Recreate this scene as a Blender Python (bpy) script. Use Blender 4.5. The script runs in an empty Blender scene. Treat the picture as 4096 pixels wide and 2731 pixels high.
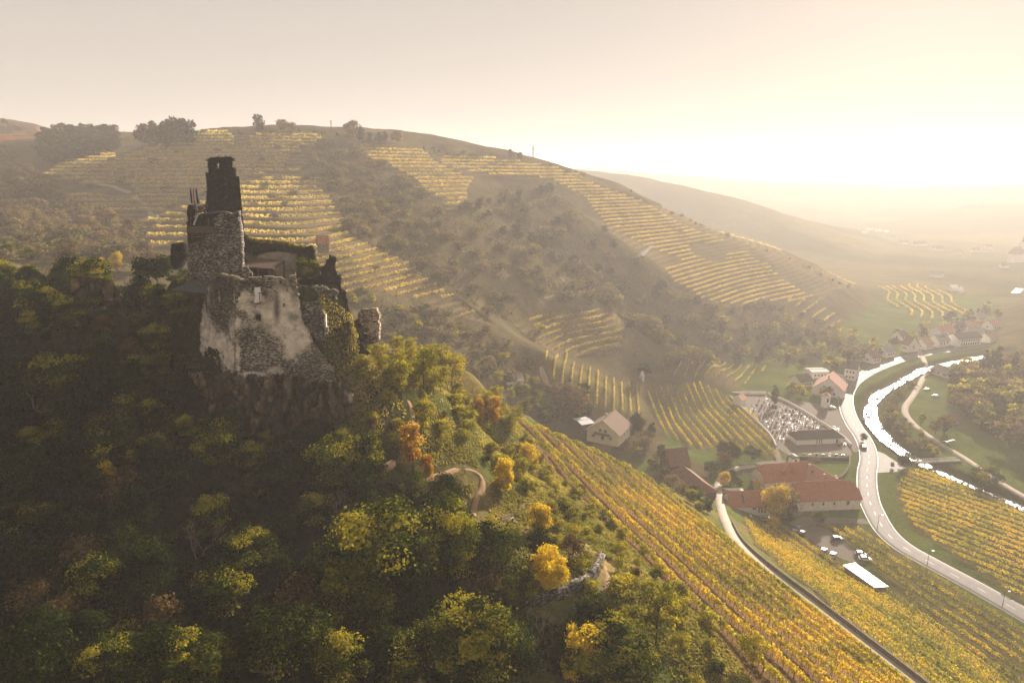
import bpy, bmesh, math, random
import numpy as np
from mathutils import Vector, Matrix

# ------------------------------------------------------------------ camera, sky, sun, exposure
SC = bpy.context.scene
COL = SC.collection
F = 683.0                      # focal length in pixels of a 1024 px wide picture
PITCH = math.radians(13.7)
CAM = np.array([0.0, 0.0, 130.0])
SUN_EL, SUN_AZ = math.radians(18.5), math.radians(30.5)

cam_data = bpy.data.cameras.new('camera')
cam_data.sensor_width = 36.0
cam_data.lens = 36.0 * F / 1024.0
cam_data.clip_start = 0.5
cam_data.clip_end = 30000.0
cam = bpy.data.objects.new('camera', cam_data)
cam.location = CAM
cam.rotation_euler = (math.pi / 2 - PITCH, 0, 0)
COL.objects.link(cam)
SC.camera = cam

world = bpy.data.worlds.new('World')
SC.world = world
world.use_nodes = True
wn, wl = world.node_tree.nodes, world.node_tree.links
wn.clear()
wo = wn.new('ShaderNodeOutputWorld')
wb = wn.new('ShaderNodeBackground')
ws = wn.new('ShaderNodeTexSky')
ws.sky_type = 'NISHITA'
ws.sun_disc = False
ws.sun_elevation = SUN_EL
ws.sun_rotation = SUN_AZ
ws.altitude = 300
ws.air_density = 1.0
ws.dust_density = 1.0
ws.ozone_density = 0.6
wt = wn.new('ShaderNodeMix')
wt.data_type = 'RGBA'
wt.blend_type = 'MULTIPLY'
wt.inputs['Factor'].default_value = 1.0
wt.inputs[7].default_value = (0.04, 0.036, 0.032, 1)
wl.new(ws.outputs['Color'], wt.inputs[6])
wv = wn.new('ShaderNodeMix')                 # thin high veil of cloud: an even milky light over the whole sky
wv.data_type = 'RGBA'
wv.blend_type = 'ADD'
wv.inputs['Factor'].default_value = 1.0
wl.new(wt.outputs[2], wv.inputs[6])
wg = wn.new('ShaderNodeTexCoord')            # the veil thins towards the zenith
wx = wn.new('ShaderNodeSeparateXYZ')
wl.new(wg.outputs['Generated'], wx.inputs[0])
wr = wn.new('ShaderNodeValToRGB')
wl.new(wx.outputs['Z'], wr.inputs['Fac'])
VEIL = 2.7
wr.color_ramp.elements.new(0.35)
for e_, (p_, c_) in zip(wr.color_ramp.elements, [(0.0, (1.0, .87, .765)), (0.30, (.80, .71, .64)), (1.0, (.55, .51, .49))]):
    e_.position = p_
    e_.color = c_ + (1,)
wm = wn.new('ShaderNodeMix')
wm.data_type = 'RGBA'
wm.blend_type = 'MULTIPLY'
wm.inputs['Factor'].default_value = 1.0
wl.new(wr.outputs['Color'], wm.inputs[6])
wm.inputs[7].default_value = (VEIL, VEIL, VEIL, 1)
wl.new(wm.outputs[2], wv.inputs[7])
wl.new(wv.outputs[2], wb.inputs['Color'])
wb.inputs['Strength'].default_value = 0.10
wl.new(wb.outputs['Background'], wo.inputs['Surface'])

sun_data = bpy.data.lights.new('sun', 'SUN')
sun_data.energy = 5.0
sun_data.angle = math.radians(0.5)
sun_data.color = (1.0, 0.855, 0.72)
sun = bpy.data.objects.new('sun', sun_data)
sdir = Vector((math.sin(SUN_AZ) * math.cos(SUN_EL), math.cos(SUN_AZ) * math.cos(SUN_EL), math.sin(SUN_EL)))
sun.rotation_euler = sdir.to_track_quat('Z', 'Y').to_euler()
sun.location = (300, 500, 400)
COL.objects.link(sun)

SC.view_settings.view_transform = 'Standard'
SC.view_settings.look = 'None'
SC.view_settings.exposure = 1.32
SC.view_settings.gamma = 1.0
SC.view_settings.use_curve_mapping = False
SC.render.engine = 'CYCLES'
cy = SC.cycles
cy.use_denoising = True
try:
    cy.denoiser = 'OPENIMAGEDENOISE'
    cy.denoising_input_passes = 'RGB_ALBEDO_NORMAL'
except Exception:
    pass
cy.use_adaptive_sampling = True
cy.adaptive_threshold = 0.02
cy.max_bounces = 6
cy.diffuse_bounces = 2
cy.glossy_bounces = 2
cy.transmission_bounces = 4
cy.transparent_max_bounces = 8
cy.volume_bounces = 1
cy.caustics_reflective = False
cy.caustics_refractive = False
cy.sample_clamp_indirect = 4.0

R = random.Random(7)
NR = np.random.default_rng(11)

# ------------------------------------------------------------------ picture <-> place helpers
CP, SP = math.cos(PITCH), math.sin(PITCH)

def rayd(u, v):
    """world offset per metre of depth for a sight line."""
    cy_ = -(np.asarray(v, float) - 341.0) / F
    return np.stack([(np.asarray(u, float) - 512.0) / F + 0 * cy_, CP + cy_ * SP, -SP + cy_ * CP], -1)

def P(u, v, d):
    return CAM + rayd(u, v) * d

def proj(x, y, z):
    dx, dy, dz = x - CAM[0], y - CAM[1], z - CAM[2]
    dep = dy * CP - dz * SP
    up = dy * SP + dz * CP
    dep_s = np.where(np.abs(dep) < 1e-3, 1e-3, dep)
    return 512 + F * dx / dep_s, 341 - F * up / dep_s, dep

def in_poly(px, py, poly):
    px, py = np.asarray(px, float), np.asarray(py, float)
    c = np.zeros(px.shape, bool)
    n = len(poly)
    j = n - 1
    for i in range(n):
        xi, yi = poly[i]
        xj, yj = poly[j]
        if yi != yj:
            k = ((yi > py) != (yj > py)) & (px < (xj - xi) * (py - yi) / (yj - yi) + xi)
            c ^= k
        j = i
    return c

def sstep(a, b, x):
    t = np.clip((np.asarray(x, float) - a) / (b - a), 0, 1)
    return t * t * (3 - 2 * t)

# value noise, vectorised
_perm = NR.permutation(4096)
_rv = NR.random(4096)
def vnoise(x, y, seed=0):
    xi, yi = np.floor(x).astype(int), np.floor(y).astype(int)
    xf, yf = x - xi, y - yi
    xf, yf = xf * xf * (3 - 2 * xf), yf * yf * (3 - 2 * yf)
    def h(a, b):
        return _rv[_perm[(_perm[(a + seed * 131) & 4095] + b) & 4095]]
    return ((h(xi, yi) * (1 - xf) + h(xi + 1, yi) * xf) * (1 - yf)
            + (h(xi, yi + 1) * (1 - xf) + h(xi + 1, yi + 1) * xf) * yf)

def fbm(x, y, o=4, seed=0):
    s, a, t = 0, 0.5, 0
    for i in range(o):
        s = s + a * vnoise(x * 2 ** i, y * 2 ** i, seed + i)
        t += a
        a *= 0.5
    return s / t

# ------------------------------------------------------------------ object helpers
def tag(o, label=None, cat=None, group=None, kind=None):
    if label: o['label'] = label
    if cat: o['category'] = cat
    if group: o['group'] = group
    if kind: o['kind'] = kind
    return o

def empty(name, loc=(0, 0, 0), rz=0.0, label=None, cat=None, group=None):
    o = bpy.data.objects.new(name, None)
    o.location = loc
    o.rotation_euler = (0, 0, rz)
    o.empty_display_size = 0.5
    COL.objects.link(o)
    return tag(o, label, cat, group)

def link(name, me, parent=None, loc=None):
    o = bpy.data.objects.new(name, me)
    COL.objects.link(o)
    if parent is not None: o.parent = parent
    if loc is not None: o.location = loc
    return o

def mesh_np(name, verts, faces, mats=(), smooth=False, fm=None, attrs=None):
    """faces: (n,k) int array or list of tuples."""
    me = bpy.data.meshes.new(name)
    verts = np.asarray(verts, np.float32)
    if isinstance(faces, np.ndarray):
        n, k = faces.shape
        me.vertices.add(len(verts))
        me.vertices.foreach_set('co', verts.ravel())
        me.loops.add(n * k)
        me.loops.foreach_set('vertex_index', faces.astype(np.int32).ravel())
        me.polygons.add(n)
        me.polygons.foreach_set('loop_start', np.arange(0, n * k, k, dtype=np.int32))
    else:
        me.from_pydata([tuple(map(float, v)) for v in verts], [], faces)
    for m in mats: me.materials.append(m)
    if fm is not None: me.polygons.foreach_set('material_index', np.asarray(fm, np.int32))
    if smooth: me.polygons.foreach_set('use_smooth', np.ones(len(me.polygons), bool))
    for an, (typ, arr) in (attrs or {}).items():
        a = me.attributes.new(an, typ, 'POINT')
        if typ == 'FLOAT': a.data.foreach_set('value', np.asarray(arr, np.float32).ravel())
        else: a.data.foreach_set('color', np.asarray(arr, np.float32).ravel())
    me.update(calc_edges=True)
    me.validate()
    return me

class MB:
    """collects simple shapes, links them as one mesh."""
    def __init__(s): s.v, s.f, s.m = [], [], []
    def quad(s, a, b, c, d, mi=0):
        n = len(s.v); s.v += [tuple(a), tuple(b), tuple(c), tuple(d)]; s.f.append((n, n + 1, n + 2, n + 3)); s.m.append(mi)
    def poly(s, pts, mi=0):
        n = len(s.v); s.v += [tuple(p) for p in pts]; s.f.append(tuple(range(n, n + len(pts)))); s.m.append(mi)
    def box(s, c, size, rz=0.0, mi=0, taper=1.0):
        cx, cy_, cz = c; sx, sy, sz = (k / 2 for k in size)
        n = len(s.v); ca, sa = math.cos(rz), math.sin(rz)
        for zz in (-1, 1):
            t = taper if zz > 0 else 1.0
            for xx, yy in ((-1, -1), (1, -1), (1, 1), (-1, 1)):
                x, y = xx * sx * t, yy * sy * t
                s.v.append((cx + x * ca - y * sa, cy_ + x * sa + y * ca, cz + zz * sz))
        for f in ((3, 2, 1, 0), (4, 5, 6, 7), (0, 1, 5, 4), (1, 2, 6, 5), (2, 3, 7, 6), (3, 0, 4, 7)):
            s.f.append(tuple(n + k for k in f)); s.m.append(mi)
    def tube(s, a, b, r0, r1=None, k=6, mi=0, caps=True):
        r1 = r0 if r1 is None else r1
        a, b = Vector(a), Vector(b)
        d = (b - a)
        if d.length < 1e-6: return
        q = d.to_track_quat('Z', 'Y')
        n = len(s.v)
        for p, r in ((a, r0), (b, r1)):
            for i in range(k):
                t = 2 * math.pi * i / k
                s.v.append(tuple(p + q @ Vector((math.cos(t) * r, math.sin(t) * r, 0))))
        for i in range(k):
            j = (i + 1) % k
            s.f.append((n + i, n + j, n + k + j, n + k + i)); s.m.append(mi)
        if caps:
            s.f.append(tuple(n + i for i in reversed(range(k)))); s.m.append(mi)
            s.f.append(tuple(n + k + i for i in range(k))); s.m.append(mi)
    def prism(s, pts, z0, z1, mi=0):
        """vertical prism over a plan polygon (counter-clockwise)."""
        n, k = len(s.v), len(pts)
        for z in (z0, z1): s.v += [(p[0], p[1], z) for p in pts]
        for i in range(k):
            j = (i + 1) % k
            s.f.append((n + i, n + j, n + k + j, n + k + i)); s.m.append(mi)
        s.f.append(tuple(n + i for i in reversed(range(k)))); s.m.append(mi)
        s.f.append(tuple(n + k + i for i in range(k))); s.m.append(mi)
    def mesh(s, name, mats, smooth=False):
        me = bpy.data.meshes.new(name)
        me.from_pydata(s.v, [], s.f)
        for m in (mats if isinstance(mats, (list, tuple)) else [mats]): me.materials.append(m)
        me.polygons.foreach_set('material_index', np.array(s.m, np.int32))
        if smooth: me.polygons.foreach_set('use_smooth', np.ones(len(s.f), bool))
        me.update()
        return me
    def build(s, name, mats, parent=None, loc=None, smooth=False):
        return link(name, s.mesh(name, mats, smooth), parent, loc)

def copy_tree(o, parent=None):
    c = o.copy()
    COL.objects.link(c)
    if parent is not None: c.parent = parent
    for ch in o.children: copy_tree(ch, c)
    return c

# ------------------------------------------------------------------ materials
def hexc(r, g, b): return (r, g, b, 1.0)

def new_mat(name):
    m = bpy.data.materials.new(name)
    m.use_nodes = True
    nt = m.node_tree
    for n in list(nt.nodes):
        if n.type != 'OUTPUT_MATERIAL': nt.nodes.remove(n)
    out = next(n for n in nt.nodes if n.type == 'OUTPUT_MATERIAL')
    return m, nt, out

def nd(nt, typ, **kw):
    n = nt.nodes.new(typ)
    for k, v in kw.items():
        if k.startswith('i_'): n.inputs[k[2:].replace('_', ' ')].default_value = v
        else: setattr(n, k, v)
    return n

def ramp(nt, fac, stops, interp='LINEAR'):
    r = nt.nodes.new('ShaderNodeValToRGB')
    r.color_ramp.interpolation = interp
    els = r.color_ramp.elements
    while len(els) < len(stops): els.new(0.5)
    for e, (p, c) in zip(els, stops): e.position = p; e.color = c
    nt.links.new(fac, r.inputs['Fac'])
    return r.outputs['Color']

def noise_n(nt, scale, detail=4, rough=0.6, vec=None, dims='3D'):
    n = nt.nodes.new('ShaderNodeTexNoise')
    n.inputs['Scale'].default_value = scale
    n.inputs['Detail'].default_value = detail
    n.inputs['Roughness'].default_value = rough
    if vec is None:
        vec = nt.nodes.new('ShaderNodeNewGeometry').outputs['Position']
    nt.links.new(vec, n.inputs['Vector'])
    return n.outputs['Fac']

def mixc(nt, fac, a, b, mode='MIX'):
    m = nt.nodes.new('ShaderNodeMix')
    m.data_type = 'RGBA'; m.blend_type = mode
    for sock, val in ((m.inputs[0], fac), (m.inputs[6], a), (m.inputs[7], b)):
        if hasattr(val, 'links') or hasattr(val, 'is_linked'): nt.links.new(val, sock)
        else: sock.default_value = val
    return m.outputs[2]

def attr_n(nt, name):
    a = nt.nodes.new('ShaderNodeAttribute'); a.attribute_name = name
    return a

def bsdf(nt, out, col, rough=0.9, spec=0.2, bump=None, bstr=0.4, bdist=0.1, metallic=0.0):
    b = nt.nodes.new('ShaderNodeBsdfPrincipled')
    if hasattr(col, 'is_linked'): nt.links.new(col, b.inputs['Base Color'])
    else: b.inputs['Base Color'].default_value = col
    if hasattr(rough, 'is_linked'): nt.links.new(rough, b.inputs['Roughness'])
    else: b.inputs['Roughness'].default_value = rough
    b.inputs['Specular IOR Level'].default_value = spec
    b.inputs['Metallic'].default_value = metallic
    if bump is not None:
        bn = nt.nodes.new('ShaderNodeBump')
        bn.inputs['Strength'].default_value = bstr
        bn.inputs['Distance'].default_value = bdist
        nt.links.new(bump, bn.inputs['Height'])
        nt.links.new(bn.outputs['Normal'], b.inputs['Normal'])
    nt.links.new(b.outputs['BSDF'], out.inputs['Surface'])
    return b

def simple(name, c, rough=0.8, var=0.25, scale=2.0, spec=0.2, metallic=0.0, bump=0.0):
    """plain paint / stone / wood with a little mottling."""
    m, nt, out = new_mat(name)
    n = noise_n(nt, scale, 5, 0.65)
    lo = tuple(k * (1 - var) for k in c) + (1,)
    hi = tuple(min(1, k * (1 + var)) for k in c) + (1,)
    col = ramp(nt, n, [(0.3, lo), (0.7, hi)])
    bsdf(nt, out, col, rough, spec, n if bump else None, bump, 0.05, metallic)
    return m

def leaf_mat(name, cols, trans=0.45, var=0.35):
    """foliage: colour by the crown's own 'tone' attribute and by leaf; light passes through the leaves."""
    m, nt, out = new_mat(name)
    tone = attr_n(nt, 'tone').outputs['Fac']
    g = nt.nodes.new('ShaderNodeNewGeometry')
    oi = nt.nodes.new('ShaderNodeObjectInfo')
    ma = nt.nodes.new('ShaderNodeMath'); ma.operation = 'MULTIPLY_ADD'
    nt.links.new(g.outputs['Random Per Island'], ma.inputs[0]); ma.inputs[1].default_value = var; nt.links.new(tone, ma.inputs[2])
    mb = nt.nodes.new('ShaderNodeMath'); mb.operation = 'MULTIPLY_ADD'
    nt.links.new(oi.outputs['Random'], mb.inputs[0]); mb.inputs[1].default_value = 0.25; nt.links.new(ma.outputs[0], mb.inputs[2])
    mc = nt.nodes.new('ShaderNodeMath'); mc.operation = 'SUBTRACT'
    nt.links.new(mb.outputs[0], mc.inputs[0]); mc.inputs[1].default_value = var / 2 + 0.125
    st = [(i / (len(cols) - 1), c + (1,)) for i, c in enumerate(cols)]
    col = ramp(nt, mc.outputs[0], st)
    d = nt.nodes.new('ShaderNodeBsdfDiffuse'); t = nt.nodes.new('ShaderNodeBsdfTranslucent')
    nt.links.new(col, d.inputs['Color'])
    tc = mixc(nt, 1.0, col, (1.25, 1.27, 0.62, 1), 'MULTIPLY')
    nt.links.new(tc, t.inputs['Color'])
    mx = nt.nodes.new('ShaderNodeMixShader'); mx.inputs[0].default_value = trans
    nt.links.new(d.outputs[0], mx.inputs[1]); nt.links.new(t.outputs[0], mx.inputs[2])
    nt.links.new(mx.outputs[0], out.inputs['Surface'])
    return m
# ------------------------------------------------------------------ terrain
# control points: picture column, row, depth in metres, lift in metres (trees stand on the ground below their tops)
_ctl = [
 # castle rock and the shaded wood
 (215,392,108,-2),(345,388,117,-2),
 (365,345,127,0),(372,372,128,-1),(352,395,117,-2),(150,350,122,-3),
 (185,440,101,-4),(340,436,111,-3),
 (120,380,120,-5),(60,360,124,-6),(0,330,130,-6),(0,260,138,-7),(60,250,150,-8),(120,268,150,-6),(110,280,140,-1),(110,312,133,0),(150,305,138,-3),(165,280,140,-4),
 (360,560,90,-6),(300,520,96,-6),(200,500,97,-6),(100,560,82,-6),(0,480,97,-7),(0,682,62,-8),(200,682,62,-8),(350,682,66,-7),(480,682,73,-6),(560,682,82,-6),(250,600,78,-7),(450,600,85,-6),(80,440,108,-6),
 # lit side of the castle hill
 (400,372,135,0),(350,420,117,0),(400,450,118,0),(440,385,150,0),(480,425,160,-2),(500,450,142,-1),(450,500,118,0),(360,470,112,0),(330,473,110,0),(430,480,117,0),
 (470,530,108,0),(540,540,112,-1),(600,545,116,-1),(490,595,97,0),(550,590,97,0),(600,575,104,0),(620,640,96,0),(690,682,93,0),(560,620,92,-3),(590,610,95,0),
 # lane
 (735,538,207,0),(727,522,231,0),(721,506,260,0),(718,487,286,0),(722,476,300,0),(735,468,310,0),
 # side valley and the far terraced hill
 (345,300,300,0),(380,310,310,0),(420,350,300,-2),(470,360,310,-2),(505,378,330,0),(530,392,335,0),(550,402,340,-2),(545,352,352,0),(600,382,362,0),(560,357,370,0),(640,376,398,0),(650,400,380,0),(600,428,335,0),
 (560,332,400,0),(600,305,430,-4),(540,310,400,-2),(560,290,430,-2),(520,330,370,-2),(660,330,470,-6),
 (150,215,420,0),(200,240,330,0),(120,180,480,0),(60,190,450,-3),(20,222,330,-6),(80,230,312,-8),(0,170,520,-4),
 (0,122,760,0),(60,140,570,-8),(120,140,590,-8),(160,138,560,-3),(200,131,540,0),(260,130,540,0),(320,131,545,0),(400,141,560,-1),(450,152,580,0),(510,155,600,0),(560,166,630,0),(620,184,660,0),(660,205,680,0),(690,218,700,0),
 (300,170,470,0),(300,200,395,0),(250,180,450,0),(200,200,402,0),(380,200,425,-3),(380,170,485,-2),(450,200,455,0),(450,250,385,-4),(400,245,365,-4),(420,300,332,-4),
 (500,200,505,-2),(560,200,565,0),(560,250,485,-5),(620,230,572,0),(640,260,522,0),(620,300,474,-5),(700,280,560,0),(680,335,490,-5),(740,335,510,-5),(700,362,440,0),(770,322,560,-2),
 (760,280,625,0),(830,300,650,0),(760,250,680,0),(840,280,722,0),(800,250,800,0),(720,232,722,0),(322,243,318,0),
 # the wooded slope on the far bank
 (1000,352,480,-10),(1024,352,460,-10),(1024,395,400,-8),
]
_xyz = [
 # ground the picture hides or leaves outside
 (-40,165,88),(-75,175,82),(-10,170,80),(-60,230,70),(-38,248,54),(-15,255,44),(8,255,38),(-75,262,66),(-120,200,84),(-180,260,98),(-160,120,112),(-260,200,120),(-420,250,140),
 (-120,60,92),(-60,10,70),(0,20,66),(0,-40,60),(-80,-60,80),(40,40,50),(100,20,22),(140,60,2),(150,20,-8),(60,-40,30),(150,-80,-8),(-200,0,110),(-200,-120,100),
 (-560,800,178),(-350,700,172),(-200,640,168),(-60,640,162),(0,680,150),(80,700,128),(180,760,84),(260,800,60),(-560,500,165),(-700,300,160),(-500,100,150),
 (112,175,6),(125,150,3),(138,165,-4),(150,130,-5),(118,210,-3),(108,240,-3),(108,268,-4),(110,300,-4),(90,330,-2),(75,340,4),
 (180,200,-8),(220,260,-10),(160,300,-8),(140,360,-8),(200,400,-10),(250,450,-8),(300,520,-8),(330,600,-6),(400,700,-6),(420,600,-4),(520,800,-4),(340,380,-5),(300,300,-8),(380,300,0),(300,200,-6),(300,100,-4),(220,60,-8),(480,450,60),(480,330,40),(560,560,70),(620,700,40),(330,900,-4),(450,950,-4),
]

# the vineyard slope is nearly a plane: p runs down it, q along its rows
SA = math.radians(16.6)
SCA, SSA = math.cos(SA), math.sin(SA)
def slope_xy(p, q): return p * SCA - q * SSA, p * SSA + q * SCA
def slope_pq(x, y): return x * SCA + y * SSA, -x * SSA + y * SCA
def slope_z(p, q): return 57.0 - 0.553 * (p - 61.9) - 0.054 * (q - 91.9)
for _p in (58, 72, 86, 100, 111):
    for _q in (62, 90, 118, 146, 174, 202):
        _xyz.append(slope_xy(_p, _q) + (slope_z(_p, _q) + (1.0 if 60 < _p < 110 else 0.0),))
for _q in (40, 65, 90, 115, 140, 165):
    _xyz.append(slope_xy(115.5, _q) + (slope_z(114.5, _q),))
    _xyz.append(slope_xy(119.5, _q) + (slope_z(115.5, _q) - 1.0,))
for _p, _q, _z in ((60, 232, 42), (85, 232, 26), (105, 225, 16), (66, 255, 26), (100, 250, 8), (48, 215, 52), (40, 190, 58), (38, 150, 64), (44, 110, 67), (48, 75, 64)):
    _xyz.append(slope_xy(_p, _q) + (_z,))

for _u, _v, _z in ((800,520,-3),(825,545,-3),(850,562,-2),(880,567,-3),(845,530,-4),(772,507,-2),(790,515,-3),(745,500,-1),(760,482,-3),(742,480,-1),(765,514,-1),(760,530,4),(790,548,3),(815,566,5)):
    _r = rayd(_u, _v); _d = (_z - CAM[2]) / _r[2]; _p = CAM + _r * _d
    _xyz.append((float(_p[0]), float(_p[1]), float(_z)))
for _u, _d, _z in ((190,113,92),(215,111.3,88),(250,110.8,85.5),(300,112,85.5),(345,114.5,87.5),(215,104,85.5),(250,104,83.5),(300,105,83.5),(200,118,98),(235,118,99.5),(280,118,99),(320,120,98),(345,124,97),(200,126,99),(240,126,100.5),(290,127,99.5),(335,130,97),(220,136,97),(280,137,97),(170,126,97.5)):
    _xyz.append((float((_u - 512) / F * _d), _d * 0.985, _z))

_c = np.array([list(P(u, v, d) + np.array([0, 0, dz])) for u, v, d, dz in _ctl] + [list(k) for k in _xyz], float)
# thin-plate spline through them
_S = 100.0
def _tps_fit(c, lam):
    xy = c[:, :2] / _S
    n = len(c)
    r2 = ((xy[:, None] - xy[None]) ** 2).sum(-1)
    K = np.where(r2 > 0, 0.5 * r2 * np.log(np.maximum(r2, 1e-12)), 0) + lam * np.eye(n)
    A = np.zeros((n + 3, n + 3))
    A[:n, :n] = K; A[:n, n] = 1; A[:n, n + 1:] = xy
    A[n, :n] = 1; A[n + 1:, :n] = xy.T
    b = np.zeros(n + 3); b[:n] = c[:, 2]
    return np.linalg.solve(A, b), xy
_W, _CX = _tps_fit(_c, 0.002)

def _tps(x, y):
    x, y = np.atleast_1d(np.asarray(x, float)), np.atleast_1d(np.asarray(y, float))
    shp = x.shape
    q = np.stack([x.ravel(), y.ravel()], -1) / _S
    out = np.empty(len(q))
    n = len(_CX)
    for a in range(0, len(q), 40000):
        b = q[a:a + 40000]
        r2 = (b ** 2).sum(1)[:, None] + (_CX ** 2).sum(1)[None] - 2 * b @ _CX.T
        np.maximum(r2, 1e-12, out=r2)
        k = 0.5 * r2 * np.log(r2)
        out[a:a + 40000] = k @ _W[:n] + _W[n] + b @ _W[n + 1:]
    return out.reshape(shp)

def far_h(x, y):
    """the country beyond: a plateau behind the terraced hill, a spur across the valley, the far ridge."""
    r = np.hypot(x, y)
    az = np.degrees(np.arctan2(x, y))
    u = 512 + F * np.tan(np.radians(np.clip(az, -80, 80)))
    out = np.zeros_like(r)
    pl = 168 * sstep(2, -14, az) + 25 * sstep(-29, -37, az)
    out = np.maximum(out, pl + 14 * (fbm(x / 300, y / 300, 3, 5) - 0.5) * sstep(2, -14, az))
    def spur(r0, wid, us, zs, seed, amp):
        z = np.interp(u, us, zs)
        s = np.exp(-((r - r0) / wid) ** 2)
        return z * s + amp * (fbm(x / 90, y / 90, 4, seed) - 0.5) * s
    out = np.maximum(out, spur(1500, 330, [470, 560, 600, 640, 690, 740, 790, 840, 880, 930], [140, 142, 136, 124, 104, 78, 48, 20, 3, 0], 3, 10))
    out = np.maximum(out, spur(1120, 170, [560, 640, 690, 730, 770, 800, 830], [96, 78, 62, 44, 24, 8, 0], 9, 8))
    out = np.maximum(out, spur(2900, 600, [500, 600, 660, 720, 800, 880, 960, 1040, 1200], [160, 152, 128, 112, 96, 88, 92, 104, 120], 4, 22))
    out = np.maximum(out, spur(2300, 300, [800, 880, 960, 1040, 1200, 1500], [0, 14, 46, 70, 90, 100], 6, 18))
    return out * sstep(800, 980, r)

def _base_exact(x, y):
    x, y = np.atleast_1d(np.asarray(x, float)), np.atleast_1d(np.asarray(y, float))
    r = np.hypot(x, y)
    w = sstep(780, 960, r)
    t = np.zeros(x.shape)
    m = w < 1
    if m.any(): t[m] = _tps(x[m], y[m])
    t = np.where(t > 0, t, 0.0) * np.where(t < 6, sstep(0, 6, t) * 0.6 + 0.4 * (t > 0), 1) if False else np.maximum(t, 0.0)
    return (1 - w) * t + w * far_h(x, y)

# looked up on two regular grids (1.25 m near, 5 m far), exact beyond
def _grid(x0, x1, y0, y1, st):
    gx_, gy__ = np.arange(x0, x1 + st, st), np.arange(y0, y1 + st, st)
    X, Y = np.meshgrid(gx_, gy__, indexing='ij')
    return (x0, y0, st, _base_exact(X.ravel(), Y.ravel()).reshape(X.shape))
_GN = _grid(-200, 260, 10, 420, 1.25)
_GF = _grid(-1000, 1000, -300, 1100, 5.0)
def base_h(x, y):
    x, y = np.atleast_1d(np.asarray(x, float)), np.atleast_1d(np.asarray(y, float))
    out = np.empty(x.shape); todo = np.ones(x.shape, bool)
    for x0, y0, st, g in (_GN, _GF):
        fx, fy = (x - x0) / st, (y - y0) / st
        m = todo & (fx >= 0) & (fy >= 0) & (fx < g.shape[0] - 1.001) & (fy < g.shape[1] - 1.001)
        i, j = fx[m].astype(int), fy[m].astype(int); a, b = fx[m] - i, fy[m] - j
        out[m] = (g[i, j] * (1 - a) + g[i + 1, j] * a) * (1 - b) + (g[i, j + 1] * (1 - a) + g[i + 1, j + 1] * a) * b
        todo &= ~m
    if todo.any(): out[todo] = far_h(x[todo], y[todo])
    return out

# curves on the ground, as picture points that are put down on the plain ground once, here
def ground_hit(u, v, lo=40.0, hi=4000.0, h=None):
    """first point where sight lines (arrays) meet the ground."""
    h = h or base_h
    u, v = np.atleast_1d(np.asarray(u, float)), np.atleast_1d(np.asarray(v, float))
    rd = rayd(u, v)
    ds = np.geomspace(lo, hi, 260)
    pts = CAM + rd[:, None, :] * ds[None, :, None]
    g = h(pts[..., 0], pts[..., 1])
    below = pts[..., 2] < g
    idx = np.where(below.any(1), below.argmax(1), len(ds) - 1)
    a = ds[np.maximum(idx - 1, 0)]; b = ds[idx]
    for _ in range(18):
        m = (a + b) / 2
        p = CAM + rd * m[:, None]
        bl = p[:, 2] < h(p[:, 0], p[:, 1])
        b = np.where(bl, m, b); a = np.where(bl, a, m)
    p = CAM + rd * ((a + b) / 2)[:, None]
    return p

def smooth_line(pts, step):
    """Catmull-Rom through points (n,2 or 3), resampled about every step metres."""
    pts = np.asarray(pts, float)
    if len(pts) < 3:
        n = max(2, int(np.linalg.norm(pts[1] - pts[0]) / step) + 1)
        t = np.linspace(0, 1, n)[:, None]
        return pts[0] * (1 - t) + pts[1] * t
    q = np.vstack([2 * pts[0] - pts[1], pts, 2 * pts[-1] - pts[-2]])
    out = []
    for i in range(1, len(q) - 2):
        n = max(2, int(np.linalg.norm(q[i + 1] - q[i]) / step) + 1)
        t = np.linspace(0, 1, n, endpoint=(i == len(q) - 3))[:, None]
        a, b, c, d = q[i - 1], q[i], q[i + 1], q[i + 2]
        out.append(0.5 * ((2 * b) + (c - a) * t + (2 * a - 5 * b + 4 * c - d) * t ** 2 + (3 * b - a - 3 * c + d) * t ** 3))
    return np.vstack(out)

ROAD_UV = [(1110,668),(1065,639),(1024,614),(975,586),(928,560.7),(902.5,546),(885,530),(873,509),(869,497.7),(867,485),(867,472),(869,459.6),(867,447),(861.4,435),(854.6,425.8),(847.7,411),(846,396),(851.6,384),(863,374.8),(880,366.5),(906,357.5),(932,352),(957.7,348.7),(983,343.6),(996,336),(1004,328),(1008.7,314),(1015,303),(1013,296),(1020,288)]
RIVER_UV = [(1075,530),(1020,504),(993,492),(968,482),(943,471),(920,460),(905,451),(893,442.7),(884,434),(876.6,425.8),(872,417),(870.7,409),(873.7,400),(880,392),(896,383.5),(910.5,375),(926,367.5),(950,362),(974,357),(1000,352)]
LANE_UVD = [(1046,785,116),(955,714,132.3),(905,675,143.4),(860,640,155),(810,601.5,170),(760,563,189),(737,541,207),(727,523,231),(721,506,260),(718,488,286),(721,477,300),(733,468.5,310),(755,464.5,312)]
TRACK_UV = [(918,348),(926,368),(915,392),(905,408),(912,422),(935,440),(965,458),(1000,482),(1040,505)]
HILLROAD_UV = [(1110,668),(1065,639),(1024,614),(975,586),(928,560.7),(902.5,546),(885,530),(873,509),(869,497.7),(867,485),(867,472),(869,459.6),(867,447),(861.4,435),(854.6,425.8),(847.7,411),(846,396),(851.6,384),(863,374.8),(880,366.5),(906,357.5),(932,352),(957.7,348.7),(983,343.6),(996,336),(1004,328),(1008.7,314),(1015,303),(1013,296),(1020,288)]
_v0 = lambda uv: np.array([list(P(u, v, 130.0 / -(rayd(u, v)[2]))) for u, v in uv])   # down on the valley floor, z = 0
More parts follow.
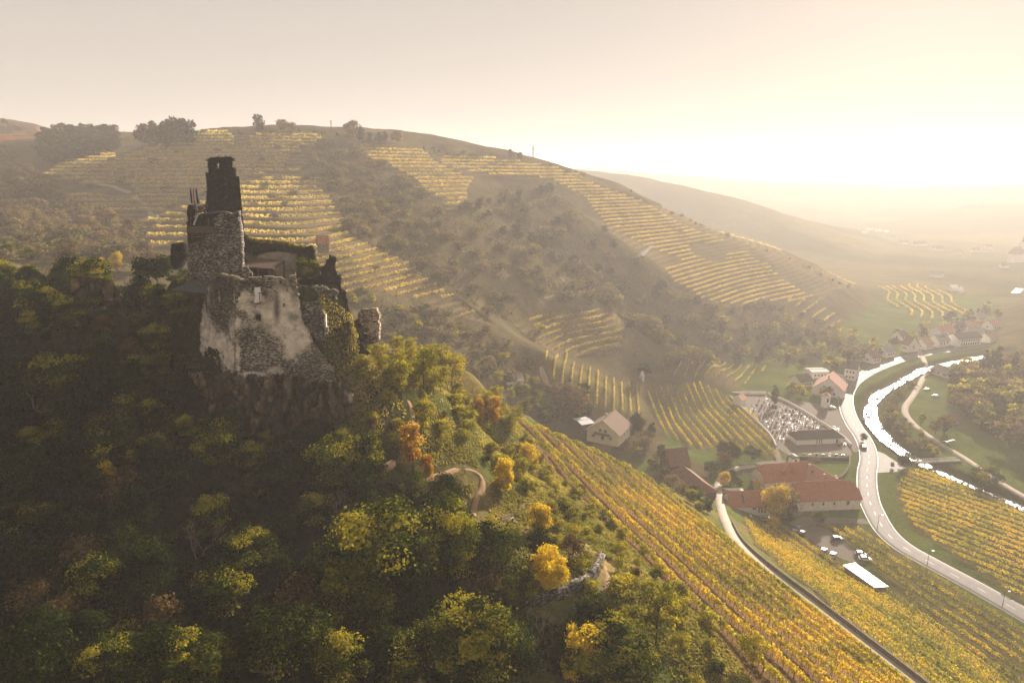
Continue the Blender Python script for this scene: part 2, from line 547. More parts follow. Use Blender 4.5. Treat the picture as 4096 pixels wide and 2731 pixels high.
ROAD = smooth_line(_v0(ROAD_UV)[:, :2], 3.0)
RIVER = smooth_line(_v0(RIVER_UV)[:, :2], 3.0)
TRACK = smooth_line(_v0(TRACK_UV)[:, :2], 3.0)
LANE = smooth_line(np.array([P(*k) for k in LANE_UVD]), 2.0)

def dist_line(x, y, line, maxd=60.0):
    """distance to a polyline and the index of its nearest point; only looks near its box."""
    d = np.full(x.shape, 1e9); k = np.zeros(x.shape, int)
    m = (x > line[:, 0].min() - maxd) & (x < line[:, 0].max() + maxd) & (y > line[:, 1].min() - maxd) & (y < line[:, 1].max() + maxd)
    if m.any():
        q = np.stack([x[m], y[m]], -1)
        dd = np.empty(len(q)); kk = np.empty(len(q), int)
        for a in range(0, len(q), 20000):
            e = q[a:a + 20000]
            r2 = ((e[:, None] - line[None, :, :2]) ** 2).sum(-1)
            kk[a:a + 20000] = r2.argmin(1); dd[a:a + 20000] = np.sqrt(r2.min(1))
        d[m] = dd; k[m] = kk
    return d, k

T1 = [(199,131),(322,133),(326,143),(300,147),(309,165),(295,176),(325,178),(318,187),(332,197),(346,220),(349,233),(372,245),(390,254),(414,265),(425,278),(438,285),(459,299),(476,311),(494,324),(470,318),(440,312),(410,300),(385,292),(350,297),(300,275),(186,250),(134,248),(150,226),(107,224),(94,207),(62,199),(64,193),(138,196),(128,184),(74,182),(40,176),(60,161),(92,155),(155,146)]
T2 = [(350,142),(385,145),(429,151),(434,160),(461,174),(475,177),(468,189),(468,199),(449,214),(443,198),(420,189),(414,179),(403,173),(391,167),(371,160)]
T2B = [(440,156),(500,158),(560,168),(600,180),(560,182),(540,178),(500,176),(470,172),(440,164)]
T3 = [(557,184),(590,182),(650,203),(696,214),(749,235),(806,261),(857,284),(837,290),(822,299),(777,303),(707,307),(688,290),(676,284),(650,256),(614,235),(593,211),(583,196)]
T4 = [(512,320),(540,314),(577,310),(600,305),(617,313),(627,322),(620,345),(610,352),(567,355),(551,349),(523,332)]
TERRACES = [T1, T2, T2B, T3, T4]
SLOPE_V = [(503,410),(560,436),(605,450),(640,474),(700,515),(735,532),(905,690),(800,690),(700,602),(640,560),(575,490),(530,445)]
V1 = [(543,355),(566,351),(576,362),(600,371),(641,386),(646,418),(610,412),(583,398),(553,384)]
V2 = [(645,390),(662,384),(700,381),(722,392),(750,412),(772,438),(778,458),(720,450),(690,446),(666,434)]
LOW_V = [(742,520),(785,520),(808,537),(840,559),(846,566),(872,588),(892,588),(868,562),(852,547),(836,533),(826,526),(880,530),(900,548),(1030,635),(1040,700),(925,700),(860,632),(800,582),(755,545)]
RIGHT_V = [(899.5,476),(916,468),(929,469),(943,476),(963,482),(994,497),(1035,514),(1045,616),(1024,602),(984,577),(952,554),(920,533),(904,519),(897,498),(896,484)]
LEFT_FIELD = [(0,118),(40,124),(72,128),(50,136),(0,143)]

TER_STEP = 2.7
def on_slope(x, y, m=0.0):
    p, q = slope_pq(x, y)
    end = 218 - 0.45 * np.maximum(p - 62, 0) 
    return (p > 56 - m) & (p < 113 + m) & (q > 20 - m) & (q < end + m)

def zone_mask(u, v, x, y, polys, rlo, rhi):
    r = np.hypot(x, y)
    m = np.zeros(u.shape, bool)
    for p in polys: m |= in_poly(u, v, p)
    return m & (r > rlo) & (r < rhi)

_zp = lambda zx, zy: ((600 + zx / 1.363) / 4, (550 + zy / 1.363) / 4)
# the levelled top of the castle rock: front walls drop sheer, the flanks slope
_PLAT = [(P(*_zp(zx, zy), d)[:2], w) for zx, zy, d, w in
         ((300, 900, 118.8, .9), (465, 900, 112.8, .9), (835, 900, 116.9, 3.5), (1010, 900, 124.5, 7.0), (930, 800, 134.0, 9.0), (560, 700, 137.0, 8.0), (150, 700, 132.0, 7.0), (120, 740, 123.5, 5.0))]
def plateau_w(x, y):
    w = np.ones(np.shape(x))
    n = len(_PLAT)
    cx = sum(p[0][0] for p in _PLAT) / n; cy_ = sum(p[0][1] for p in _PLAT) / n
    for i in range(n):
        a, wd = _PLAT[i]; b = _PLAT[(i + 1) % n][0]
        t = (b - a) / np.linalg.norm(b - a); nn = np.array([-t[1], t[0]])
        if (cx - a[0]) * nn[0] + (cy_ - a[1]) * nn[1] < 0: nn = -nn
        w = w * sstep(-wd, 0, (x - a[0]) * nn[0] + (y - a[1]) * nn[1])
    return w

def ground(x, y, full=False):
    """height of the finished ground; with full also the zone weights."""
    x, y = np.atleast_1d(np.asarray(x, float)), np.atleast_1d(np.asarray(y, float))
    z = base_h(x, y)
    u, v, dep = proj(x, y, z)
    r = np.hypot(x, y)
    # terraces: level shelves held by steep banks
    ter = zone_mask(u, v, x, y, TERRACES, 280, 900) & (dep > 100)
    f = z / TER_STEP
    k = np.floor(f); fr = f - k
    shelf = (k + np.where(fr < 0.62, fr * 0.25, 0.155 + (fr - 0.62) / 0.38 * 0.845)) * TER_STEP
    z = np.where(ter, shelf, z)
    # rough ground everywhere but on the valley floor
    hill = sstep(1.5, 12, z)
    z = z + hill * np.where(r < 260, 1.6 * (fbm(x / 9, y / 9, 4, 2) - 0.5) + 0.5 * (fbm(x / 2.2, y / 2.2, 3, 8) - 0.5), 0) * np.where(on_slope(x, y, 2), 0.2, 1.0)
    z = z + hill * np.where((r >= 260) & ~ter, 3.0 * (fbm(x / 22, y / 22, 4, 3) - 0.5) + 5 * (fbm(x / 60, y / 60, 3, 4) - 0.5) * sstep(260, 330, r), 0)
    pw = np.zeros(z.shape); nr = r < 175
    if nr.any(): pw[nr] = plateau_w(x[nr], y[nr])
    z = z * (1 - pw) + np.maximum(z, 111.0) * pw
    # lane bench, river bed
    d, kk = dist_line(x, y, LANE, 20)
    w = sstep(5.0, 2.2, d)
    z = z * (1 - w) + (LANE[kk, 2] - 0.35) * w
    d2, _ = dist_line(x, y, RIVER, 25)
    z = z - 1.9 * sstep(8.5, 4.6, d2)
    if full: return z, u, v, dep, ter, d, d2
    return z

def gz(x, y):
    return float(ground(np.array([x]), np.array([y]))[0])
# ------------------------------------------------------------------ ground sheet: fine where the picture looks, out to the horizon all round
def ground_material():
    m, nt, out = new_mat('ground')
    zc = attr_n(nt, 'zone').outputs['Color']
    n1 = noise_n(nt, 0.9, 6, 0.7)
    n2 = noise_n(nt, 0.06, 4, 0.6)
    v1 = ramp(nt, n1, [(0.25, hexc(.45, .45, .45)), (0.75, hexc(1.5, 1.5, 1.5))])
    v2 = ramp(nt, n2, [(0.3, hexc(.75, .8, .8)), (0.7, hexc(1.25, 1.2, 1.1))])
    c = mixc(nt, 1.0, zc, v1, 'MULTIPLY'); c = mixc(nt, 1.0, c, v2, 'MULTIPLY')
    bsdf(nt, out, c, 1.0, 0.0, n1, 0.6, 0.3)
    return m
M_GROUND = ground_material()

def build_ground():
    a_f = np.radians(np.linspace(-42, 42, 560))
    a_c = np.radians(np.linspace(42, 318, 70))[1:-1]
    az = np.concatenate([a_f, a_c])
    r = np.concatenate([np.geomspace(6, 55, 24)[:-1], np.geomspace(55, 300, 240)[:-1], np.geomspace(300, 760, 470)[:-1], np.geomspace(760, 4500, 130)[:-1], np.geomspace(4500, 9000, 8)])
    A, RR = np.meshgrid(az, r, indexing='ij')
    X, Y = RR * np.sin(A), RR * np.cos(A)
    z, u, v, dep, ter, dl, dr = ground(X.ravel(), Y.ravel(), True)
    na, nr = len(az), len(r)
    verts = np.stack([X.ravel(), Y.ravel(), z], -1)
    i = np.arange(na); j = np.arange(nr - 1)
    I, J = np.meshgrid(i, j, indexing='ij')
    I2 = (I + 1) % na
    f = np.stack([I * nr + J, I2 * nr + J, I2 * nr + J + 1, I * nr + J + 1], -1).reshape(-1, 4)[:, ::-1]
    # centre fan closes the hole under the drone
    c0 = len(verts)
    verts = np.vstack([verts, [0, 0, float(z[:: nr].mean())]])
    # ---- what grows or lies where: base colours
    x, y = X.ravel(), Y.ravel(); rr = RR.ravel()
    col = np.zeros((len(z), 3)); col[:] = (.060, .058, .022)                      # rough grass
    n = fbm(x / 14, y / 14, 4, 21)
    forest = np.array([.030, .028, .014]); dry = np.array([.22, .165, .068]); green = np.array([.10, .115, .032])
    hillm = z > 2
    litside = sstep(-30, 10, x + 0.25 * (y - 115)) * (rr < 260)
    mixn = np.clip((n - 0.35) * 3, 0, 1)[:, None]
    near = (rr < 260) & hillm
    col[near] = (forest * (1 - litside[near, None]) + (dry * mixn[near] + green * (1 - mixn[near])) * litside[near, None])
    mid = (rr >= 260) & hillm
    scrub = np.array([.090, .075, .042]); scrub2 = np.array([.125, .100, .054])
    col[mid] = scrub * (1 - mixn[mid]) + scrub2 * mixn[mid]
    fr = (z / TER_STEP) % 1
    col[ter] = np.where((fr[ter] < 0.4)[:, None], np.array([.19, .145, .075]), np.array([.10, .08, .05]))
    sl = on_slope(x, y, 1)
    col[sl] = np.array([.135, .085, .042]) * (0.7 + 0.6 * n[sl, None])
    floor = ~hillm
    col[floor] = np.array([.085, .105, .030]) * (0.75 + 0.5 * n[floor, None])
    for p in (LOW_V, RIGHT_V, V1, V2):
        q = in_poly(u, v, p) & (dep > 0) & (rr < 520)
        col[q] = np.array([.125, .105, .042]) * (0.75 + 0.5 * n[q, None])
    lf = in_poly(u, v, LEFT_FIELD) & (dep > 0) & (rr > 620) & (rr < 1400)
    band_ = (vnoise(z[lf] / 2.6, x[lf] / 60, 5) > .5)[:, None]
    col[lf] = np.where(band_, np.array([.26, .12, .065]), np.array([.10, .065, .038]))
    farm = (rr > 900) & ~lf
    fn = np.clip((fbm(x / 160, y / 160, 4, 33) - 0.4) * 4, 0, 1)[:, None]
    col[farm] = np.array([.05, .05, .022]) * (1 - fn[farm]) + np.array([.13, .105, .045]) * fn[farm]
    bank = (dr < 10) & (rr < 900)
    col[bank] = np.array([.06, .065, .022])
    col[(dr < 4.5) & (rr < 900)] = np.array([.10, .09, .07])
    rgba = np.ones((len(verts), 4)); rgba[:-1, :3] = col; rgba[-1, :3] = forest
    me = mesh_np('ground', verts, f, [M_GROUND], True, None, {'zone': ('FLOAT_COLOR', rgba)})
    bm = bmesh.new(); bm.from_mesh(me); bm.verts.ensure_lookup_table()
    for k in range(na):
        bm.faces.new((bm.verts[c0], bm.verts[((k + 1) % na) * nr], bm.verts[k * nr]))
    bm.to_mesh(me); bm.free()
    o = link('ground', me); tag(o, kind='structure')
    return o
build_ground()
# ------------------------------------------------------------------ road, lane, river, paths: bands laid over the ground
def line_normals(l):
    t = np.gradient(l[:, :2], axis=0)
    t /= np.maximum(np.linalg.norm(t, axis=1), 1e-6)[:, None]
    return np.stack([t[:, 1], -t[:, 0]], -1)          # to the right of travel

def band(line, offs, zs):
    """a sheet along a line: cross-section of sideways offsets and lifts; line is (n,3)."""
    n = line_normals(line)
    k = len(offs)
    v = np.empty((len(line), k, 3))
    for j, (o, dz) in enumerate(zip(offs, zs)):
        o = np.broadcast_to(o, len(line))
        v[:, j, :2] = line[:, :2] + n * o[:, None]
        v[:, j, 2] = line[:, 2] + dz
    i = np.arange(len(line) - 1)[:, None]; j = np.arange(k - 1)[None]
    f = np.stack([i * k + j, i * k + j + 1, (i + 1) * k + j + 1, (i + 1) * k + j], -1).reshape(-1, 4)
    return v.reshape(-1, 3), f

def gravel_mat(name, c, rough=0.9, spec=0.2, var=0.25):
    m, nt, out = new_mat(name)
    n = noise_n(nt, 0.5, 6, 0.7); n2 = noise_n(nt, 12, 3, 0.6)
    a = ramp(nt, n, [(0.3, tuple(k * (1 - var) for k in c) + (1,)), (0.7, tuple(k * (1 + var) for k in c) + (1,))])
    b = ramp(nt, n2, [(0.3, hexc(.8, .8, .8)), (0.7, hexc(1.15, 1.15, 1.15))])
    bsdf(nt, out, mixc(nt, 1.0, a, b, 'MULTIPLY'), rough, spec, n2, 0.3, 0.02)
    return m
M_ASPH = gravel_mat('road_asphalt', (.13, .118, .104), 0.7, 0.16, 0.2)
M_PAVE = gravel_mat('paving', (.17, .145, .12), 0.95, 0.08, 0.15)
M_GRAVEL = gravel_mat('gravel', (.30, .24, .17), 0.85, 0.2, 0.2)
M_PATH = gravel_mat('trodden_earth', (.30, .20, .11), 0.95, 0.1, 0.25)
M_WHITE = simple('white_road_paint', (.50, .47, .42), 0.5, 0.12, 3.0, 0.3)
M_KERB = simple('kerb_stone', (.36, .33, .28), 0.7, 0.2, 2.0)
M_GRASS = simple('mown_grass', (.085, .115, .030), 1.0, 0.35, 0.4, 0.0)

def z0(line, z): return np.column_stack([line[:, :2], np.full(len(line), z)])

rl = z0(ROAD, 0.0)
ca_ = np.hypot(*(ROAD - np.array([128, 295])).T)
halfw = 3.6 + 0.0 * ca_
v, f = band(rl, [-4.4, -4.2, -2.1, 0, 2.1, 4.2, 4.4], [-0.3, 0.06, 0.08, 0.10, 0.08, 0.06, -0.3])
road = link('road', mesh_np('road', v, f, [M_ASPH], True)); tag(road, kind='structure')
pav = []
def marking(name, line, off, w, dash=None, z=0.012):
    n = line_normals(line); vs, fs = [], []
    seg = np.r_[0, np.cumsum(np.linalg.norm(np.diff(line[:, :2], axis=0), axis=1))]
    total = seg[-1]
    spans = [(0, total)] if dash is None else [(s, s + dash[0]) for s in np.arange(0, total - dash[0], dash[0] + dash[1])]
    for a, b in spans:
        ss = np.linspace(a, b, max(2, int((b - a) / 3) + 1))
        cx, cy_ = np.interp(ss, seg, line[:, 0]), np.interp(ss, seg, line[:, 1])
        nx, ny = np.interp(ss, seg, n[:, 0]), np.interp(ss, seg, n[:, 1])
        k0 = len(vs)
        zz = 0.10 - abs(off) * 0.0095 + z
        for i in range(len(ss)):
            for o in (off - w / 2, off + w / 2): vs.append((cx[i] + nx[i] * o, cy_[i] + ny[i] * o, zz))
        for i in range(len(ss) - 1): fs.append((k0 + 2 * i, k0 + 2 * i + 1, k0 + 2 * i + 3, k0 + 2 * i + 2))
    o = link(name, mesh_np(name, vs, fs, [M_WHITE]), road)
marking('centre_line', rl, 0.0, 0.14, (3.0, 6.0))
marking('edge_line', rl, 3.85, 0.14)
marking('edge_line', rl, -3.85, 0.14)
# kerb and footway on the village side
KSEG = slice(80, 175)
lane3 = LANE.copy()
v, f = band(lane3, [-1.7, -1.5, 0, 1.5, 1.7], [-0.5, 0.02, 0.06, 0.02, -0.5])
lane = link('lane', mesh_np('lane', v, f, [gravel_mat('lane_concrete', (.36, .31, .24), 0.8, 0.25, 0.15)], True)); tag(lane, kind='structure')
# the bright track beyond the river, the roads on the far slope
trk = np.column_stack([TRACK, ground(TRACK[:, 0], TRACK[:, 1])])
v, f = band(trk, [-1.9, -1.7, 0, 1.7, 1.9], [-0.4, 0.10, 0.14, 0.10, -0.4])
tag(link('track', mesh_np('track', v, f, [M_GRAVEL], True)), kind='structure')

def draped(name, uv, w, mat, lift=0.10, step=1.5, lo=40):
    p = ground_hit([k[0] for k in uv], [k[1] for k in uv], h=ground, lo=lo)
    l = smooth_line(p[:, :2], step)
    n = line_normals(l)
    k = np.ones(5) / 5
    offs = [-w / 2 - .25, -w / 2, 0, w / 2, w / 2 + .25]
    V = []
    for o, dz in zip(offs, (-.35, lift * .7, lift, lift * .7, -.35)):
        x, y = l[:, 0] + n[:, 0] * o, l[:, 1] + n[:, 1] * o
        z = np.convolve(np.pad(ground(x, y), 2, 'edge'), k, 'valid')
        V.append(np.column_stack([x, y, z + dz]))
    V = np.stack(V, 1)
    i = np.arange(len(l) - 1)[:, None]; j = np.arange(4)[None]
    f = np.stack([i * 5 + j, i * 5 + j + 1, (i + 1) * 5 + j + 1, (i + 1) * 5 + j], -1).reshape(-1, 4)
    o = link(name, mesh_np(name, V.reshape(-1, 3), f, [mat], True)); tag(o, kind='structure')
    return V[:, 2]
FOOT1 = draped('footpath', [(405,393),(411,407),(413,419),(414,432)], 0.8, M_PATH, 0.16)
FOOT2 = draped('footpath', [(360,474),(376,471),(390,465),(407,455)], 0.9, M_PATH, 0.16)
FOOT3 = draped('footpath', [(398,474),(420,477),(445,474),(463,468),(480,475),(482,487),(476,500),(473,515),(470,530),(480,537)], 0.75, M_PATH, 0.16)
FOOT4 = draped('footpath', [(604,566),(608,578),(604,592)], 0.75, M_PATH, 0.16)
draped('hill_road', [(522,341),(531,352),(538,364),(545,378),(553,390),(556,400)], 3.6, M_GRAVEL, 0.25, 3, 150)
draped('hill_road', [(656,225),(657.5,231),(658,237),(655,243),(649,249),(643,254),(639,258)], 2.6, M_PAVE, 0.35, 3, 250)
draped('hill_road', [(545,299),(554,297),(562,294),(570,290),(573,287),(567,283),(559,278),(552,273)], 2.4, M_PAVE, 0.4, 3, 200)
draped('hill_road', [(93,182),(100,183),(112,186),(122,190),(135,196),(150,212),(160,225)], 2.6, M_GRAVEL, 0.35, 3, 150)

# the river, a sheet of broken water in its bed
def river_mat():
    m, nt, out = new_mat('river_water')
    n = noise_n(nt, 0.55, 5, 0.7); n2 = noise_n(nt, 2.4, 4, 0.65)
    mm = nt.nodes.new('ShaderNodeMath'); mm.operation = 'ADD'
    nt.links.new(n, mm.inputs[0]); nt.links.new(n2, mm.inputs[1])
    bsdf(nt, out, (.05, .05, .035, 1), 0.18, 1.0, mm.outputs[0], 0.55, 0.35)
    return m
M_RIVER = river_mat()
rv = z0(RIVER, -1.05)
_rr = np.hypot(RIVER[:, 0], RIVER[:, 1])
wob = np.interp(_rr, [280, 330, 370, 400, 440, 520], [1.3, 1.5, 3.6, 3.8, 2.6, 2.6]) + 2.6 * (fbm(np.arange(len(RIVER)) / 4.5, np.zeros(len(RIVER)), 3, 5) - 0.5)
v, f = band(rv, [-wob, -wob * .5, 0, wob * .5, wob], [0, 0, 0.0, 0, 0])
tag(link('river', mesh_np('river', v, f, [M_RIVER], True)), kind='structure')

def river_stones():
    rng = random.Random(4); mb = MB()
    nn = line_normals(RIVER)
    for k in range(420):
        i = rng.randrange(len(RIVER)); o = rng.uniform(-1, 1) * (wob[i] + 1.0); s = rng.uniform(.25, .9) * (1.5 if rng.random() < .1 else 1)
        c = RIVER[i] + nn[i] * o
        mb.box((c[0], c[1], -1.1), (s * rng.uniform(1, 1.8), s, s * 1.0), rng.uniform(0, 3), 0, .55)
    o = mb.build('river_stones', simple('river_stone', (.15, .13, .105), .8, .3, 2)); tag(o, kind='stuff')
river_stones()

def pad(name, uv, z, mat, h=0.4):
    """a paved or mown patch on the valley floor."""
    pts = [P(u, v_, (CAM[2] - z) / -(rayd(u, v_)[2])) for u, v_ in uv]
    p2 = [(p[0], p[1]) for p in pts]
    area = sum(p2[i][0] * p2[(i + 1) % len(p2)][1] - p2[(i + 1) % len(p2)][0] * p2[i][1] for i in range(len(p2)))
    if area < 0: p2 = p2[::-1]
    mb = MB(); mb.prism(p2, z - h, z)
    return tag(mb.build(name, mat), kind='structure')
pad('car_park', [(787,521),(803,516),(863,518),(884,530),(870,523.5),(835,522.5),(815,524.5),(828,529),(844,541),(852,548),(868,559),(860,563),(852,562),(839,557),(823,548),(807,536)], 0.05, M_PAVE)
pad('cemetery_ground', [(728,395),(765,394),(790,404),(825,426),(850,445),(852,455),(786,453),(775,446),(770,437),(745,412)], 0.04, M_PAVE)
pad('village_square', [(784,398),(822,404),(838,409),(851,432),(862,450),(854,452),(845,436),(815,418)], 0.06, M_PAVE)
pad('meadow', [(787,459),(850,461),(847,472),(842,478),(822,479),(800,470)], 0.03, M_GRASS)
pad('road_junction', [(864,466),(868,447),(884,453),(905,467),(899,471),(880,472),(868,473)], 0.045, M_ASPH)
pad('courtyard', [(755,497),(800,488),(812,505),(800,515),(778,510)], 0.04, M_PAVE)
pad('side_street', [(772,446),(777,446),(787,470),(778,470)], 0.05, M_PAVE)
pad('side_street', [(740,463),(785,459),(790,464),(760,472),(742,475)], 0.045, M_PAVE)
# ------------------------------------------------------------------ foliage prototypes
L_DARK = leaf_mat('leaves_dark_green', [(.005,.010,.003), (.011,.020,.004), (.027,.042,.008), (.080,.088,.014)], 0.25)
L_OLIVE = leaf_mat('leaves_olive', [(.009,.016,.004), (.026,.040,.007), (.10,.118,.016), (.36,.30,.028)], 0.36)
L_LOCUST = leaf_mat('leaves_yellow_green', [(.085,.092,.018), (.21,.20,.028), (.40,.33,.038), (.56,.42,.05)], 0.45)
L_GOLD = leaf_mat('leaves_golden', [(.36,.25,.016), (.60,.42,.025), (.74,.53,.035), (.80,.60,.06)], 0.45)
L_ORANGE = leaf_mat('leaves_orange', [(.26,.12,.022), (.42,.21,.032), (.55,.31,.045), (.62,.42,.08)], 0.45)
L_BROWN = leaf_mat('leaves_russet', [(.060,.036,.018), (.105,.062,.028), (.150,.090,.038), (.20,.13,.05)], 0.35)
L_GREY = leaf_mat('leaves_grey_green', [(.070,.062,.034), (.12,.105,.055), (.18,.15,.075), (.25,.20,.09)], 0.35)
L_HAZED = leaf_mat('leaves_hazed', [(.10,.068,.042), (.17,.118,.074), (.24,.17,.105), (.32,.25,.15)], 0.4)  # far russet leaves, haze and sunlight put into the paler colour
L_CONIF = leaf_mat('needles', [(.012,.018,.008), (.020,.028,.012), (.034,.042,.016), (.05,.06,.02)], 0.15)
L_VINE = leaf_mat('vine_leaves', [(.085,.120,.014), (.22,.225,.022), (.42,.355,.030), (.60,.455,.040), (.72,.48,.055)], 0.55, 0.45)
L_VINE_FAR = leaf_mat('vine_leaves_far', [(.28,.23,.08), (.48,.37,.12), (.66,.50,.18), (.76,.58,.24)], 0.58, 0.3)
L_GRASS = leaf_mat('dry_grass', [(.11,.115,.026), (.22,.19,.05), (.34,.27,.09), (.46,.36,.15)], 0.45, 0.4)
L_TWIG = leaf_mat('fine_twigs', [(.05,.038,.028), (.085,.066,.05), (.12,.095,.07), (.16,.13,.10)], 0.1)
M_BARK = simple('bark', (.060, .046, .034), 0.95, 0.35, 3.0, 0.05)
M_BARKPALE = simple('pale_dead_wood', (.30, .25, .20), 0.9, 0.3, 3.0, 0.05)

def quads_at(pos, nrm, size, rng, aspect=1.25):
    """leaf-clump quads (rhombs) at points facing normals; returns verts (4n,3), faces (n,4)."""
    n = len(pos)
    a = rng.normal(size=(n, 3))
    t = np.cross(nrm, a); t /= np.maximum(np.linalg.norm(t, axis=1), 1e-6)[:, None]
    b = np.cross(nrm, t)
    s = np.asarray(size).reshape(-1, 1) * np.ones((n, 1))
    fold = rng.normal(0, 0.18, (n, 1)) * s * nrm
    v = np.stack([pos - t * s * aspect * .5, pos - b * s * .5 + fold, pos + t * s * aspect * .5, pos + b * s * .5 + fold], 1)
    return v.reshape(-1, 3), np.arange(4 * n).reshape(n, 4)

def crown_mesh(name, seed, w, h, base, nblob, nleaf, leaf, mat, shape='round', tips=0.35, loose=0.3, blob=0.24):
    """a crown from leaf clumps gathered in boughs; tone: each bough its own, brighter autumn tips on some."""
    rng = np.random.default_rng(seed)
    ctr = []
    while len(ctr) < nblob:
        q = rng.uniform(-1, 1, 3)
        r = np.linalg.norm(q)
        if r > 1 or r < 0.35: continue
        t = (q[2] + 1) / 2
        if shape == 'cone': k = 1.05 - t
        elif shape == 'vase': k = 0.45 + 0.75 * t if t < .75 else 1.15 - (t - .75) * 1.6
        elif shape == 'column': k = 0.9 if t < .8 else 0.9 - (t - .8) * 2.2
        elif shape == 'dome': k = 1.0 if t < .55 else 1.0 - (t - .55) * .9
        else: k = 0.75 + 0.5 * math.sin(math.pi * min(1, t * 1.05))
        if math.hypot(q[0], q[1]) > k: continue
        ctr.append((q[0] * w / 2 * .82, q[1] * w / 2 * .82, base + t * (h - base)))
    ctr = np.array(ctr)
    br = w * blob * rng.uniform(.6, 1.25, nblob)
    tone = np.clip(rng.normal(.38, .20, nblob), 0, 1)
    k = rng.integers(0, nblob, nleaf)
    d = rng.normal(size=(nleaf, 3)); d /= np.linalg.norm(d, axis=1)[:, None]
    d[:, 2] = np.where(d[:, 2] < -0.3, -d[:, 2] * .5, d[:, 2])
    rad = br[k] * np.where(rng.random(nleaf) < loose, rng.uniform(.3, 1.45, nleaf), rng.uniform(.8, 1.05, nleaf))
    pos = ctr[k] + d * rad[:, None] * np.array([1, 1, .8])
    pos[:, 2] = np.maximum(pos[:, 2], base * .6)
    nr_ = d + rng.normal(0, .55, (nleaf, 3)) + np.array([0, 0, .35]); nr_ /= np.linalg.norm(nr_, axis=1)[:, None]
    v, f = quads_at(pos, nr_, leaf * rng.uniform(.6, 1.35, nleaf), rng)
    tn = tone[k] + tips * (rng.random(nblob) < .4)[k] * (d[:, 2] > 0.1) + rng.normal(0, .07, nleaf)
    return mesh_np(name, v, f, [mat], False, None, {'tone': ('FLOAT', np.repeat(tn, 4))}), ctr

def trunk_mesh(name, h, r, ctr, base, rng_seed, mat, n=7, lean=0.0):
    rng = random.Random(rng_seed)
    mb = MB()
    pts = [Vector((0, 0, -1.0))]
    for i in range(1, 5):
        t = i / 4
        pts.append(Vector((lean * t * h * .3 + rng.uniform(-.12, .12) * r * 6, rng.uniform(-.12, .12) * r * 6, h * .82 * t)))
    for i in range(4): mb.tube(pts[i], pts[i + 1], r * (1 - .2 * i), r * (1 - .2 * (i + 1)), 6, caps=False)
    cs = list(ctr)
    rng.shuffle(cs)
    for c in cs[:n]:
        c = Vector(c)
        z = max(base * .8, min(c.z * .75, h * .75))
        t = z / (h * .82) * 4
        i = min(3, int(t)); s = pts[i].lerp(pts[i + 1], t - i)
        mid = s.lerp(c, .5) + Vector((0, 0, .06 * h))
        mb.tube(s, mid, r * .45, r * .3, 5, caps=False); mb.tube(mid, c, r * .3, r * .1, 4, caps=False)
    return mb.mesh(name, mat)

PROTO = {}
def proto(kind, variants):
    PROTO[kind] = variants
def tree_proto(kind, nvar, w, h, base, nblob, nleaf, leaf, mat, shape='round', r=.16, tips=.35, loose=.3, blob=.24, bark=None, limbs=7):
    out = []
    for i in range(nvar):
        s = hash((kind, i)) if False else sum(map(ord, kind)) * 17 + i * 101
        k = 1 + 0.18 * math.sin(s)
        cm, ctr = crown_mesh(kind + '_crown', s, w * k, h, base, nblob, nleaf, leaf, mat, shape, tips, loose, blob)
        tm = trunk_mesh(kind + '_trunk', h, r, ctr, base, s, bark or M_BARK, limbs)
        out.append((cm, tm, h))
    PROTO[kind] = out
# unit: metres, a standard tree of each kind; instances are scaled by their wanted height
tree_proto('dark_broadleaf', 4, 7.0, 8.5, 1.6, 40, 6500, .26, L_DARK, 'dome', tips=.25, loose=.42)
tree_proto('olive_broadleaf', 4, 7.2, 8.5, 1.6, 38, 6500, .26, L_OLIVE, 'round', tips=.5, blob=.19, loose=.42)
tree_proto('grand_tree', 3, 11.5, 11.5, 2.0, 64, 17000, .25, L_OLIVE, 'round', r=.26, tips=.5, blob=.15, limbs=14)
tree_proto('grand_gold', 1, 9.0, 9.0, 1.4, 70, 12000, .24, L_GOLD, 'dome', r=.2, tips=.3, blob=.13, loose=.5, limbs=14)
tree_proto('locust', 4, 6.0, 7.5, 2.2, 46, 3200, .22, L_LOCUST, 'vase', r=.11, tips=.25, loose=.6, blob=.14, limbs=16)
tree_proto('gold_tree', 2, 6.5, 7.0, 1.2, 40, 5600, .29, L_GOLD, 'round', tips=.2)
tree_proto('orange_tree', 2, 4.8, 8.0, 1.4, 32, 4000, .29, L_ORANGE, 'round', tips=.2)
tree_proto('russet_tree', 2, 5.0, 6.5, 1.2, 24, 1400, .34, L_BROWN, 'vase', loose=.6, limbs=12)
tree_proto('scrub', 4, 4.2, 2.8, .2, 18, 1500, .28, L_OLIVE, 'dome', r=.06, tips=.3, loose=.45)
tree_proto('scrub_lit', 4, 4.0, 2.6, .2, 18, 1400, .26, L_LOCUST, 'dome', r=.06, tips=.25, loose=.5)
tree_proto('conifer', 2, 6.5, 15, 1.0, 46, 2600, .6, L_CONIF, 'cone', r=.22, tips=.1, blob=.15)
tree_proto('pine', 1, 6.5, 7.5, 4.6, 16, 1500, .36, L_CONIF, 'dome', r=.14, tips=.15, blob=.2, limbs=10)
# seen from far off: fewer, bigger clumps
tree_proto('far_broadleaf', 3, 8, 9, 1.0, 24, 760, .8, L_DARK, 'dome', tips=.2)
tree_proto('far_russet', 3, 7, 7, .8, 22, 640, .75, L_HAZED, 'dome', tips=.3, loose=.5)
tree_proto('far_scrub', 4, 7, 4.4, .2, 16, 520, .7, L_GREY, 'dome', r=.08, tips=.25, loose=.4)
tree_proto('far_gold', 2, 7, 7, .8, 20, 640, .7, L_LOCUST, 'round', tips=.3)

